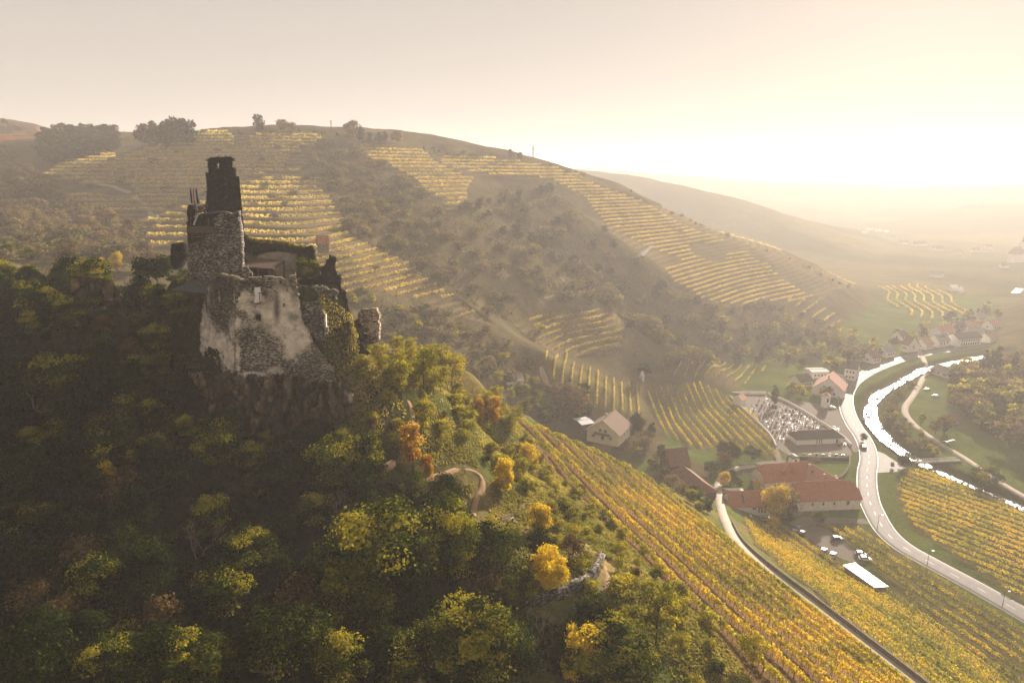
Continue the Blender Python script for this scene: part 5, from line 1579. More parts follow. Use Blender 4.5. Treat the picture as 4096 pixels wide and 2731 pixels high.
def field(poly_uv, az, spacing, label, group, per_m, size, mat, tone0, seed, h1=1.85, half=.40, posts=None, wav=0.0, rmax=700):
    """parallel rows filling a field whose corners were read off the picture."""
    c = ground_hit([k[0] for k in poly_uv], [k[1] for k in poly_uv], h=base_h)[:, :2]
    a = math.radians(az); t = np.array([math.sin(a), math.cos(a)]); n = np.array([t[1], -t[0]])
    pn, pt = c @ n, c @ t
    k = 0
    poly = list(zip(pn, pt))
    rows = []
    for o in np.arange(pn.min() + spacing * .4, pn.max(), spacing):
        q = np.arange(pt.min(), pt.max(), .8)
        ins = in_poly(np.full(q.shape, o), q, poly)
        x = n[0] * o + t[0] * q; y = n[1] * o + t[1] * q
        if len(q) == 0: continue
        dl, _ = dist_line(x, y, LANE, 30); ins &= dl > 3.4
        dr, _ = dist_line(x, y, ROAD, 30); ins &= dr > 6.8
        for pl in KEEP_OUT: ins &= ~in_poly(x, y, pl)
        e = np.diff(np.r_[0, ins.astype(int), 0]); st, en = np.where(e == 1)[0], np.where(e == -1)[0]
        for s_, e_ in zip(st, en):
            if e_ - s_ < 9: continue
            qq = q[s_:e_:3]
            rows.append([(n[0] * (o + wav * math.sin(w_ * .06)) + t[0] * w_, n[1] * (o + wav * math.sin(w_ * .06)) + t[1] * w_) for w_ in qq])
    for i, r in enumerate(rows):
        vine_row(drape(r, 1.5), label(i, len(rows)), group, per_m, size, mat, posts, tone0 + .04 * math.sin(i * 1.7 + seed), seed * 100 + i, .5, h1, half, .06)
    return len(rows)
_fl = lambda uv: [tuple(P(u, v, 130 / -(rayd(u, v)[2]))[:2]) for u, v in uv]
KEEP_OUT = [_fl(k) for k in ([(784,521),(803,510),(866,514),(890,531),(870,526),(836,525.5),(822,526),(831,529),(847,541),(855,548),(870,559.5),(862,564),(852,563),(837,558),(821,549),(805,537)], [(842,563),(875,589),(904,594),(890,584),(856,560)])]
field(LOW_V, -18, 4.3, lambda i, n: nth(i) + ' row of the vine field between the lane and the road, counted from the lane', 'vine rows between the lane and the road', 26, .34, L_VINE, .56, 1, half=.32, posts=(6.0, False))
field(RIGHT_V, -34, 4.3, lambda i, n: nth(i) + ' row of the golden vine field beyond the road, counted from the road', 'vine rows beyond the road', 22, .36, L_VINE, .58, 2, half=.32)
field(V2, -2, 4.6, lambda i, n: nth(i) + ' row of the vine field beside the cemetery, counted from the chalet', 'vine rows beside the cemetery', 13, .5, L_VINE, .50, 3)
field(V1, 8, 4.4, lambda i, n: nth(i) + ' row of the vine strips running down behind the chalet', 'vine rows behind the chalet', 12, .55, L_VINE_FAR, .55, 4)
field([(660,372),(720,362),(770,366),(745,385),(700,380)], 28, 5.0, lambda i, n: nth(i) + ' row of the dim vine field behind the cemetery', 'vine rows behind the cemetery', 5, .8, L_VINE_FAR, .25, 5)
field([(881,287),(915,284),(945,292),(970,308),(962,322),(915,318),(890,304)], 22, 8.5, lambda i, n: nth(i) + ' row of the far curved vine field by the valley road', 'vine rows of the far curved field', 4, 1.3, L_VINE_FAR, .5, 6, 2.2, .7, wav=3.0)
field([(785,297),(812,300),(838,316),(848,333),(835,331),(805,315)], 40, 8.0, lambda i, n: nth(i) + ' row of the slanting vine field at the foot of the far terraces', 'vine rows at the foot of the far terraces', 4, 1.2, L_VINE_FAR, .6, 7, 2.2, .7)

# ------------------------------------------------------------------ terraces: one row along the lip of every shelf
def terrace_rows():
    az = np.radians(np.linspace(-41, 41, 620)); r = np.geomspace(285, 900, 420)
    A, RR = np.meshgrid(az, r, indexing='ij'); X, Y = RR * np.sin(A), RR * np.cos(A)
    Zb = base_h(X.ravel(), Y.ravel())
    u, v, d = proj(X.ravel(), Y.ravel(), Zb)
    zone = np.full(Zb.shape, -1)
    for k, p in enumerate(TERRACES): zone[in_poly(u, v, p)] = k
    Zb = Zb.reshape(X.shape); zone = zone.reshape(X.shape)
    gap = fbm(X / 34, Y / 34, 3, 77)
    rows = []
    step = TER_STEP
    lo, hi = int(Zb[zone >= 0].min() / step), int(Zb[zone >= 0].max() / step) + 1
    for k in range(lo, hi + 1):
        L = (k + .30) * step
        # crossing along each sight column, chained sideways
        sgn = Zb > L
        cr = (sgn[:, 1:] != sgn[:, :-1])
        open_ = []
        for i in range(len(az)):
            js = np.where(cr[i])[0]
            pts = []
            for j in js:
                if zone[i, j] < 0 or gap[i, j] < .28: continue
                f = (L - Zb[i, j]) / (Zb[i, j + 1] - Zb[i, j] + 1e-9)
                rr = r[j] * (1 - f) + r[j + 1] * f
                pts.append((rr, zone[i, j]))
            nxt = []
            used = set()
            for ln in open_:
                best = None
                for q, (rr, zn) in enumerate(pts):
                    if q in used or zn != ln['z']: continue
                    if abs(rr - ln['r']) < 6 and (best is None or abs(rr - ln['r']) < abs(pts[best][0] - ln['r'])): best = q
                if best is None: rows.append(ln)
                else:
                    used.add(best); rr = pts[best][0]
                    ln['p'].append((rr * math.sin(az[i]), rr * math.cos(az[i]))); ln['r'] = rr; nxt.append(ln)
            for q, (rr, zn) in enumerate(pts):
                if q not in used: nxt.append({'r': rr, 'z': zn, 'k': k, 'p': [(rr * math.sin(az[i]), rr * math.cos(az[i]))]})
            open_ = nxt
        rows += open_
    return [w for w in rows if len(w['p']) >= 9]
def split_rows(rows):
    out = []
    for w in rows:
        p = np.array(w['p']); j = np.where(np.linalg.norm(np.diff(p, axis=0), axis=1) > 4.5)[0]
        for q in np.split(p, j + 1):
            if len(q) >= 8: out.append({'z': w['z'], 'k': w['k'], 'p': [tuple(k) for k in q]})
    return out
TR = split_rows(terrace_rows())
ZN = ['the large terraces behind the castle', 'the upper middle terraces below the ridge trees', 'the hazy terraces along the crest', 'the far terraces above the valley road', 'the curved terraces above the chalet']
TR.sort(key=lambda w: (w['z'], -w['k'], w['p'][0][0]))
cnt = {}
for i, w in enumerate(TR):
    p = np.array(w['p'])
    ks = np.ones(5) / 5
    if len(p) > 6:
        p[:, 0] = np.convolve(np.pad(p[:, 0], 2, 'edge'), ks, 'valid'); p[:, 1] = np.convolve(np.pad(p[:, 1], 2, 'edge'), ks, 'valid')
    zl = ground(p[:, 0], p[:, 1]); l = np.column_stack([p, zl])
    cnt[w['z']] = cnt.get(w['z'], 0) + 1
    if i >= 298 or len(p) < 6: continue
    n_ = cnt[w['z']]
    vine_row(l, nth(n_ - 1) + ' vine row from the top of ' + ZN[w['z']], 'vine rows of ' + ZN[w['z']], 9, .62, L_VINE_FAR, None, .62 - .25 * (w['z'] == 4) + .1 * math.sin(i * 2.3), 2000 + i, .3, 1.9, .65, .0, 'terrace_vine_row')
print('terrace rows', len(TR))
# ------------------------------------------------------------------ houses
M_LIME = simple('lime_washed_wall', (.66, .60, .53), .9, .18, .8, .1, 0, .2)
M_CREAM = simple('cream_render', (.62, .54, .40), .9, .08, .6)
M_WHITEW = simple('white_render', (.74, .70, .65), .9, .06, .6)
M_TILE = simple('red_roof_tiles', (.34, .135, .072), .85, .28, 1.3, .15, 0, .3)
M_TILEP = simple('pale_roof_tiles', (.40, .20, .14), .85, .22, 1.3, .15)
M_TILEB = simple('brown_roof_tiles', (.17, .088, .058), .85, .28, 1.3, .15)
M_SLATE = simple('dark_roof_slates', (.085, .075, .068), .75, .2, 1.5, .25)
M_GREYR = simple('grey_roof', (.24, .215, .19), .7, .15, 1.5, .3)
M_GLASS = simple('window_glass', (.035, .038, .042), .12, .2, 1.0, .6)
M_FRAME = simple('window_frame', (.50, .46, .40), .6, .1, 1.0)
M_TIMBER = simple('dark_cladding', (.075, .048, .034), .9, .3, 2.0)
M_BRICK = simple('chimney_render', (.48, .38, .30), .9, .2, 2.0)
M_WHITEMET = simple('white_sheet_roof', (.72, .72, .72), .32, .05, 1.0, .6)

def window_part(parent, c, ax, up, w, h, out, n):
    """frame with a recessed pane; c on the wall, ax along it, out its outward normal."""
    c, ax, out = Vector(c), Vector(ax), Vector(out)
    rz = math.atan2(ax.y, ax.x)
    mb = MB(); t = .12
    for s in (-1, 1): mb.box(c + ax * (s * (w - t) / 2) + out * .03, (t, .14, h), rz)
    for s in (-1, 1): mb.box(c + Vector((0, 0, s * (h - t) / 2)) + out * .03, (w - 2 * t, .14, t), rz)
    f = mb.build('window', M_FRAME, parent)
    mb = MB(); mb.box(c + out * .01, (w - 2 * t, .06, h - 2 * t), rz); mb.build('pane', M_GLASS, f)

def house(name, label, ridge_uv, zr, W, Hw, roof='gable', wall=M_WHITEW, tile=M_TILE, z0=0.0, front=(), left=(), right=(), chimneys=(), skylights=(), dormers=(), cat='house', group=None, inset=0.0, over=.5, door=None, ext=0.0):
    """ridge_uv: the ridge's two ends in the picture; zr: its height over the ground z0."""
    (u0, v0), (u1, v1) = ridge_uv
    a = P(u0, v0, (CAM[2] - zr - z0) / -(rayd(u0, v0)[2])); b = P(u1, v1, (CAM[2] - zr - z0) / -(rayd(u1, v1)[2]))
    m = (a + b) / 2
    L = float(np.linalg.norm((b - a)[:2])) + 2 * inset - 2 * over * (inset == 0) + ext
    rz = math.atan2(b[1] - a[1], b[0] - a[0])
    e = empty(name, (m[0], m[1], z0), rz, label, cat, group)
    hx, hy = L / 2, W / 2
    hr = zr - Hw
    mb = MB()
    # walls, gables rise under the roof
    zb = -1.5
    mb.quad((-hx, -hy, zb), (hx, -hy, zb), (hx, -hy, Hw), (-hx, -hy, Hw)); mb.quad((hx, hy, zb), (-hx, hy, zb), (-hx, hy, Hw), (hx, hy, Hw))
    k = 1.0 if roof == 'gable' else (.5 if roof == 'halfhip' else 0.0)
    for s in (-1, 1):
        pts = [(s * hx, -hy, zb), (s * hx, hy, zb), (s * hx, hy, Hw)]
        if k == 1: pts.append((s * hx, 0, zr - .12))
        elif k > 0: pts += [(s * hx, hy * (1 - k), Hw + hr * k - .12), (s * hx, -hy * (1 - k), Hw + hr * k - .12)]
        pts.append((s * hx, -hy, Hw))
        mb.poly(pts if s > 0 else pts[::-1])
    mb.build('wall', wall, e)
    # roof: a skin with thickness
    sl = hr / hy
    ex, ey = hx + over, hy + over; ze = Hw - over * sl; th = .22
    rx = hx + over if k == 1 else hx - inset
    top = MB()
    up = lambda p: (p[0], p[1], p[2] + th)
    def skin(pts):
        top.poly([up(p) for p in pts]); top.poly(pts[::-1])
        for i in range(len(pts)):
            j = (i + 1) % len(pts); top.quad(pts[i], pts[j], up(pts[j]), up(pts[i]))
    if k == 1:
        skin([(-ex, -ey, ze), (ex, -ey, ze), (ex, 0, zr), (-ex, 0, zr)]); skin([(ex, ey, ze), (-ex, ey, ze), (-ex, 0, zr), (ex, 0, zr)])
    else:
        zh = Hw + hr * k; yh = hy * (1 - k); 
        if k == 0: zh, yh = ze, ey
        for s in (-1, 1):
            q = [(-ex, s * -ey, ze), (ex, s * -ey, ze)]
            if k > 0: q += [(ex, s * -yh, zh), (rx, 0, zr), (-rx, 0, zr), (-ex, s * -yh, zh)]
            else: q += [(rx, 0, zr), (-rx, 0, zr)]
            if s < 0: q = [(-p[0], p[1], p[2]) for p in q]
            skin(q)
        for s in (-1, 1):
            q = [(s * ex, -yh * s, zh), (s * ex, yh * s, zh), (s * rx, 0, zr)]
            skin(q)
    rf = top.build('roof', tile, e)
    rb = MB(); rb.tube((-rx, 0, zr + th), (rx, 0, zr + th), .16, .16, 6); rb.build('ridge_cap', tile, rf)
    for (s, w, h, z) in front: window_part(e, (-hx + s * L, -hy - .02, z), (1, 0, 0), 0, w, h, (0, -1, 0), 0)
    for (s, w, h, z) in left: window_part(e, (-hx - .02, hy - s * W, z), (0, -1, 0), 0, w, h, (-1, 0, 0), 0)
    for (s, w, h, z) in right: window_part(e, (hx + .02, -hy + s * W, z), (0, 1, 0), 0, w, h, (1, 0, 0), 0)
    if door is not None:
        s, w, h = door; mb = MB(); mb.box((-hx + s * L, -hy - .03, h / 2), (w, .12, h)); d_ = mb.build('door', M_WOODW, e)
        mb = MB(); mb.box((-hx + s * L + w * .35, -hy - .12, 1.05), (.06, .06, .2)); mb.build('handle', M_METAL, d_)
    for (s, y) in chimneys:
        mb = MB(); zc = zr - abs(y) * sl; mb.box((-hx + s * L, y, zc + .5), (.8, .7, 2.4)); mb.box((-hx + s * L, y, zc + 1.78), (1.0, .9, .16)); mb.build('chimney', M_BRICK, e)
    for (s, t, w, l) in skylights:
        y0 = -hy * t; y1 = y0 - l * math.cos(math.atan(sl))
        x = -hx + s * L; f = lambda y: zr + sl * y + th + .05
        mb = MB(); mb.quad((x, y1, f(y1)), (x + w, y1, f(y1)), (x + w, y0, f(y0)), (x, y0, f(y0))); mb.quad((x, y1, f(y1) - .04), (x, y1, f(y1)), (x, y0, f(y0)), (x, y0, f(y0) - .04)); mb.quad((x, y1, f(y1) - .04), (x + w, y1, f(y1) - .04), (x + w, y1, f(y1)), (x, y1, f(y1))); mb.build('skylight', M_GLASS, rf)
    for (s, t) in dormers:
        x = -hx + s * L; y = -hy * t; z = zr + sl * y
        mb = MB(); w, d_, h = 1.3, 2.0, 1.5
        mb.box((x, y - .2, z + .3), (2 * w * .8, d_, h)); dm = mb.build('dormer', tile, rf)
        mb = MB(); mb.poly([(x - w, y - 1.5, z + 1.0), (x + w, y - 1.5, z + 1.0), (x, y - 1.5, z + 2.0)]); mb.quad((x - w, y - 1.5, z + 1.0), (x, y - 1.5, z + 2.0), (x, y + 2, z + 2.0), (x - w, y + 2, z + 1.0)); mb.quad((x, y - 1.5, z + 2.0), (x + w, y - 1.5, z + 1.0), (x + w, y + 2, z + 1.0), (x, y + 2, z + 2.0)); mb.build('dormer_roof', tile, rf)
    return e

def W3(n, w, h, z, a=.1, b=.9): return [(a + (b - a) * (i + .5) / n, w, h, z) for i in range(n)]

house('barn', 'long whitewashed barn with a red half-hipped roof beside the car park', ((800.7,481.5),(849.3,479.9)), 9.8, 11.5, 4.7, 'halfhip', M_LIME, M_TILE, inset=2.2,
      front=[(.20,.8,1.5,2.9),(.38,.8,1.5,2.9),(.56,.8,1.5,2.9),(.79,1.3,1.9,2.9)], left=[(.55,1.2,2.0,1.6)], chimneys=[(.72,1.2)], cat='barn')
house('winery_house', 'white winery house with red gable roof and three slit windows', ((726.5,491.0),(769,490.8)), 7.4, 8.5, 3.4, 'gable', M_WHITEW, M_TILE, z0=1.0,
      front=[(.60,1.6,.9,2.2),(.715,.7,2.5,1.7),(.79,.7,2.5,1.7),(.865,.7,2.5,1.7)], skylights=[(.31,.25,.9,3.6)], left=[(.4,1,1.4,1.8)])
house('farmhouse', 'farmhouse with red roof, two dormers and a white windowed gable', ((763.2,464.2),(807,461.2)), 9.4, 11.0, 4.2, 'halfhip', M_LIME, M_TILE, inset=1.6,
      left=[(.15,1.0,1.5,2.0),(.38,1.0,1.5,2.0),(.62,1.0,1.5,2.0),(.85,1.0,1.5,2.0)], dormers=[(.40,.55),(.60,.55)], chimneys=[(.93,-2.2)], front=W3(4,1.0,1.4,2.0))
house('farmhouse_wing', 'paler red roofed wing meeting the farmhouse, with two chimneys', ((807.5,461.6),(841,481)), 9.0, 9.5, 4.0, 'gable', M_LIME, M_TILEP, chimneys=[(.62,-1.6),(.80,1.2)], skylights=[(.25,.3,1.0,1.2)])
house('brown_house', 'dark timber house with steep brown roof below the vine slope', ((665.3,449.0),(686.5,447.0)), 10.5, 10.5, 5.0, 'gable', M_TIMBER, M_TILEB, z0=4.0, left=[(.3,1.4,1.6,4.0),(.7,1.4,1.6,4.0),(.5,1.2,1.4,7.6),(.3,1.4,1.6,1.4)])
house('brown_house_wing', 'low brown hipped roof adjoining the dark timber house', ((683,465.5),(701,480)), 6.5, 11.0, 2.8, 'hip', M_TIMBER, M_TILEB, z0=5.0, inset=3.0, skylights=[(.25,.4,.8,.8),(.4,.55,.8,.8)])
ch = house('chalet', 'large cream chalet with balcony and broad grey-brown gable roof', ((602.4,420.6),(615.5,409.5)), 10.0, 15.5, 4.6, 'gable', M_CREAM, simple('chalet_roof_tiles', (.19, .125, .085), .85, .2, 1.4, .15), z0=10.0, over=1.0,
      left=[(.2,1.9,1.6,1.9),(.5,1.6,2.2,1.5),(.75,1.6,1.6,1.9),(.42,1.5,1.6,5.0),(.58,1.5,1.6,5.0)], chimneys=[(.45,1.0)], skylights=[], front=W3(3,1.2,1.4,2.2))
mb = MB(); hx_ = float(ch.children[0].dimensions.x) / 2
EL = [c for c in ch.children if c.name.startswith('wall')][0]
xs_ = min(v_.co.x for v_ in EL.data.vertices)
mb.box((xs_ - .8, 0, 3.3), (1.6, 7.5, .18)); bb = mb.build('balcony', M_TIMBER, ch)
mb = MB(); mb.box((xs_ - 1.55, 0, 3.85), (.1, 7.5, 1.0)); mb.build('railing', M_TIMBER, bb)
house('chalet_annex', 'low annex with a flat glazed roof terrace joining the chalet', ((577,420.5),(590,418.5)), 4.4, 9.0, 3.9, 'gable', M_TIMBER, M_WHITEMET, z0=11.5, over=.3)
house('white_house', 'low white modern house with a flat-pitched grey roof by the hill lane', ((489,374.0),(522,372.5)), 6.0, 14.0, 4.2, 'gable', M_WHITEW, M_GREYR, z0=30.0, right=[(.3,1.6,2.0,2.0)], front=W3(4,1.6,1.6,2.0), chimneys=[(.55,-2.0)])
house('cemetery_hall', 'white cemetery hall with dark hipped roof among the graves', ((799,430.5),(834,429)), 5.6, 9.0, 3.1, 'hip', M_WHITEW, M_SLATE, inset=3.0, front=[(.42,.6,2.2,1.5),(.47,.6,2.2,1.5),(.52,.6,2.2,1.5),(.85,1.2,2.2,1.3)], cat='hall')
house('grave_chapel', 'tiny white chapel with red roof at the upper cemetery corner', ((737.5,396.0),(742.5,392.6)), 5.6, 5.5, 3.4, 'gable', M_WHITEW, M_TILEP, cat='chapel')
house('gabled_house', 'big house with a pale pink roof, gable towards the cemetery', ((829.5,378.2),(833.5,371.0)), 11.5, 17.0, 4.8, 'gable', M_WHITEW, M_TILEP, left=[(.35,1.2,1.4,6.0),(.55,1.2,1.4,6.0),(.25,1.2,1.4,2.2),(.7,1.2,1.4,2.2)], chimneys=[(.2,.8)])
house('village_house', 'small house with a light grey roof behind the pink-roofed house', ((834.5,373.2),(843.5,375.5)), 7.5, 8.0, 4.5, 'gable', M_WHITEW, M_GREYR, left=[(.5,1,1.3,2)], front=W3(3,1,1.3,2.2))
house('village_house', 'low dark-roofed house left of the pink-roofed house', ((795,374.5),(808.5,373.0)), 7.0, 10.0, 3.8, 'gable', M_WHITEW, M_SLATE, front=W3(4,1,1.3,1.9))
house('village_house', 'flat grey roofed workshop behind the low dark-roofed house', ((808,368.8),(826,368.2)), 5.2, 9.0, 4.4, 'gable', M_WHITEW, M_GREYR, front=W3(4,1.2,1.3,2.2))
house('village_house', 'tall white three-storey house with dark roof beside the road bend', ((846.5,359.5),(860,361.5)), 12.0, 9.5, 8.0, 'gable', M_WHITEW, M_SLATE, left=[(.3,1.2,1.4,2),(.7,1.2,1.4,2),(.3,1.2,1.4,5.4),(.7,1.2,1.4,5.4)], front=W3(3,1.2,1.4,2.2) + W3(3,1.2,1.4,5.6), skylights=[(.1,.2,1.6,2.4)])
house('village_house', 'white gabled house standing above the far road', ((907.5,335),(915.5,337.0)), 11.5, 10.5, 6.0, 'gable', M_WHITEW, M_TILEB, right=[(.5,1.2,2.0,4)], front=W3(3,1.2,1.6,3))
house('village_house', 'far house with roof windows beside the valley road', ((934,334.0),(945.5,332.4)), 9.5, 9.5, 5.0, 'gable', M_WHITEW, M_GREYR, skylights=[(.2,.25,1.2,2.2),(.42,.25,1.2,2.2),(.64,.25,1.2,2.2)], front=W3(3,1.2,1.6,3))
house('village_house', 'long white building with a row of windows along the far road', ((953,333.0),(977,331.0)), 9.5, 11.0, 6.2, 'gable', M_WHITEW, M_SLATE, front=W3(8,1.3,1.6,4.4) + W3(8,1.3,1.8,1.7))
house('village_house', 'far house with a pale sunlit roof behind the roof-window house', ((936,326.0),(950,324.0)), 9.0, 11.0, 5.0, 'gable', M_WHITEW, M_TILEP, front=W3(4,1.2,1.5,2.4))
house('village_house', 'far pinkish roofed house next to the upstream road', ((965,320.5),(979,321.5)), 8.5, 11.0, 5.0, 'gable', M_WHITEW, M_TILEP, front=W3(4,1.2,1.5,2.4))
house('village_house', 'far grey roofed house below the pinkish roof', ((969,326.0),(985,328.0)), 8.0, 10.0, 4.6, 'gable', M_WHITEW, M_GREYR, front=W3(4,1.2,1.5,2.4))
house('village_house', 'far small house at the upstream end of the river', ((985,333.0),(994,330.0)), 7.5, 9.0, 4.2, 'gable', M_WHITEW, M_TILEB, front=W3(3,1.2,1.5,2.4))
for r_, zr_, W_, tl_, lb_ in [(((868,351.5),(877,350.0)), 8, 9, M_TILEB, 'brown-roofed house above the road by the tall white house'), (((882,345),(891,343.5)), 8.5, 9, M_GREYR, 'grey-roofed house in the trees above the road'), (((921,338.5),(929,337)), 8, 9, M_TILEP, 'pink-roofed house between the far white gables'), (((955,322),(963,320.5)), 8, 10, M_SLATE, 'slate-roofed house behind the long white building'), (((988,320),(997,319)), 8, 10, M_TILEP, 'pale-roofed house where the road runs upstream'), (((975,313),(984,312.5)), 7, 9, M_GREYR, 'small grey roof farthest up the village street'), (((897,331),(905,330)), 7, 9, M_SLATE, 'dark-roofed house on the slope behind the white gable')]:
    house('village_house', lb_, r_, zr_, W_, zr_ * .55, 'gable', M_WHITEW, tl_, front=W3(3,1.2,1.5,2.4), left=[(.5,1.2,1.5,2.4)], chimneys=[(.6,.6)])
house('river_house', 'long low white house with grey roof on the far river bank', ((937,363.5),(957,369.5)), 6.0, 10.0, 3.4, 'gable', M_WHITEW, M_GREYR, front=[(.12,2.2,1.3,1.8),(.42,1.6,1.0,1.8),(.75,3.0,1.3,1.8)])
house('field_shed', 'brown roofed shed on the meadow across the river', ((948,414.2),(961.3,415.6)), 4.2, 5.5, 2.5, 'gable', M_GREYR, M_TILEB, cat='shed', front=[(.5,1.4,1.2,1.4)])
house('vineyard_hut', 'small red-roofed hut alone on the terraced hillside', ((316,236.3),(328.5,235.9)), 5.2, 5.0, 2.7, 'gable', simple('hut_wall', (.22, .16, .11), .9), M_TILE, z0=None or 100.0, cat='hut', front=[(.5,1.0,1.2,1.5)])
house('wayside_shrine', 'small white pointed shrine in the field behind the chalet', ((641.3,371.5),(643.0,371.0)), 5.0, 2.6, 2.4, 'gable', M_WHITEW, M_WHITEW, z0=gz(*ground_hit([642],[379])[0][:2]), cat='shrine', over=.15, left=[(.5,.9,1.4,1.3)])
# far village roofs catching the light
for i, (u0, v0, u1, v1, zr, tl) in enumerate([(866,228,873,228.2,5,M_WHITEMET),(875,229,882,229.4,5,M_WHITEMET),(862,231,868,231.2,5,M_WHITEMET),(884,230,890,230.4,5,M_WHITEMET),(880,234,893,235,5,M_GREYR),(900,240,908,240,7,M_TILEB),(912,241,926,240.5,9,M_SLATE),(935,246,944,246,8,M_TILEB),(952,249,963,249.5,8,M_TILEP),(972,247,980,247.2,8,M_SLATE),(985,244,992,244,8,M_TILEB),(930,270,944,271,8,M_GREYR),(950,285,957,285,6,M_WHITEMET),(960,287,964,287.4,6,M_WHITEMET),(1000,262,1008,262,8,M_TILEB)]):
    labs = ['far roof, first of the bright row at the foot of the spur','far roof, second of the bright row at the foot of the spur','far bright roof just below the first of the row','far bright roof ending the row at the spur','long pale greenhouse roof below the bright row','far brown-roofed house right of the greenhouse','far dark hall standing out of the haze','far brown-roofed house in the middle of the haze','far pale pink-roofed house in the haze','far slate-roofed house before the church','far brown-roofed house left of the church tower','long far shed beside the dark conifers','far white camper-sized roof by the curved field','smallest far white roof by the curved field','far house below the church']
    p = ground_hit([(u0 + u1) / 2], [v0 + 3], h=base_h)[0]
    house('far_house', labs[i], ((u0, v0), (u1, v1)), zr, 9, zr * .55, 'gable', M_WHITEW, tl, z0=float(p[2]), group='far village houses')
# church far up the valley
pc = P(1016, 262, 1044)
e = empty('church', (pc[0], pc[1], 0), .3, 'hazy far church with a steep roof and square tower', 'church')
mb = MB(); mb.box((0, 0, 6), (24, 11, 15)); mb.build('wall', M_WHITEW, e)
mb = MB(); mb.quad((-13, -6.5, 13), (13, -6.5, 13), (11, 0, 24), (-9, 0, 24)); mb.quad((13, 6.5, 13), (-13, 6.5, 13), (-9, 0, 24), (11, 0, 24)); mb.poly([(-13, 6.5, 13), (-13, -6.5, 13), (-9, 0, 24)]); mb.poly([(13, -6.5, 13), (13, 6.5, 13), (11, 0, 24)]); mb.build('roof', M_TILEB, e)
mb = MB(); mb.box((9, 1, 15), (6, 6, 33)); tw = mb.build('tower', M_WHITEW, e)
mb = MB(); mb.tube((9, 1, 31.5), (9, 1, 41), 2.6, .15, 4); mb.box((9, 1, 31.6), (6.6, 6.6, .5)); mb.build('spire', M_SLATE, tw)

def floor_pt(u, v, z=0.0):
    return P(u, v, (CAM[2] - z) / -(rayd(u, v)[2]))
# transformer tower by the square
p = floor_pt(825, 406.5); e = empty('transformer_tower', tuple(p), .2, 'slim white transformer tower beside the village square', 'tower')
mb = MB(); mb.box((0, 0, 3.6), (3.4, 3.4, 7.4)); mb.build('wall', M_WHITEW, e)
mb = MB(); mb.tube((0, 0, 7.3), (0, 0, 9.2), 2.7, .1, 4); mb.build('roof', M_TILEP, e)
window_part(e, (0, -1.72, 4.6), (1, 0, 0), 0, 1.4, 2.4, (0, -1, 0), 0)
# flat white-roofed shed in the vines
c = [floor_pt(u, v, 3.0) for u, v in ((843,564.5),(874.5,586.8),(888.5,585.8),(855,562))]
c = [np.array(k) for k in c]; base = sum(c) / 4; base[2] = 0
e = empty('open_shed', tuple(base), 0, 'long flat shed with a glaring white sheet roof among the vines', 'shed')
pts = [tuple(k - base) for k in c]
area = sum(pts[i][0] * pts[(i + 1) % 4][1] - pts[(i + 1) % 4][0] * pts[i][1] for i in range(4))
if area < 0: pts = pts[::-1]
mb = MB(); mb.prism(pts, 2.85, 3.05); mb.build('roof', M_WHITEMET, e)
pa_, pb_, pc_, pd_ = (np.array(k) for k in pts)
for k in range(1, 15):
    t_ = k / 15; e0 = (pa_ + (pb_ - pa_) * t_, pd_ + (pc_ - pd_) * t_) if np.linalg.norm(pb_ - pa_) > np.linalg.norm(pd_ - pa_) else (pa_ + (pd_ - pa_) * t_, pb_ + (pc_ - pb_) * t_)
    q0, q1 = e0; m_ = (q0 + q1) / 2; mb = MB(); mb.box((m_[0], m_[1], 3.09), (float(np.linalg.norm(q1 - q0)), .12, .09), math.atan2(q1[1] - q0[1], q1[0] - q0[0])); mb.build('roof_seam', M_GREYR, e)
ins = [(k[0] * .9, k[1] * .95) for k in pts]
mb = MB(); mb.prism(ins, -1.0, 2.84); mb.build('wall', simple('shed_boards', (.20, .14, .09), .9, .25, 2), e)
# white garden walls of the winery
for i, (uv, lab) in enumerate([([(718.3,487.6),(742.5,487.6),(744.5,491.5),(741.0,491.5),(739.2,488.6),(718.3,488.6)], 'white L-shaped garden wall behind the winery house'),
                ([(747.2,514.2),(751.0,514.2),(757.2,525.0),(757.0,526.3),(743.7,525.9),(743.7,525.0),(752.8,525.0)], 'white angled wall coping in front of the winery house')]):
    p2 = [floor_pt(u, v, 1.8) for u, v in uv]; p2 = [(k[0], k[1]) for k in p2]
    ar = sum(p2[j][0] * p2[(j + 1) % len(p2)][1] - p2[(j + 1) % len(p2)][0] * p2[j][1] for j in range(len(p2)))
    if ar < 0: p2 = p2[::-1]
    mb = MB(); mb.prism(p2, -1, 1.8); tag(mb.build('garden_wall', M_WHITEW), lab, 'wall')
# bus shelter and kiosk
p = floor_pt(813, 464); e = empty('shelter', tuple(p), .02, 'red-brown roofed shelter on posts at the meadow edge', 'shelter')
mb = MB(); mb.quad((-3, -1.7, 2.6), (3, -1.7, 2.6), (3, 0, 3.4), (-3, 0, 3.4)); mb.quad((3, 1.7, 2.6), (-3, 1.7, 2.6), (-3, 0, 3.4), (3, 0, 3.4)); mb.poly([(-3, 1.7, 2.6), (-3, -1.7, 2.6), (-3, 0, 3.4)]); mb.poly([(3, -1.7, 2.6), (3, 1.7, 2.6), (3, 0, 3.4)]); mb.build('roof', M_TILEB, e)
for sx in (-2.6, 2.6):
    for sy in (-1.3, 1.3):
        mb = MB(); mb.tube((sx, sy, -.1), (sx, sy, 2.6), .1, .1, 6); mb.build('post', M_WOODW, e)
p = floor_pt(793.5, 462.5); e = empty('kiosk', tuple(p), .2, 'small white kiosk with rounded roof behind the farmhouse', 'kiosk')
mb = MB(); mb.box((0, 0, 1.3), (3.6, 3.0, 2.8)); mb.build('wall', M_WHITEW, e)
mb = MB()
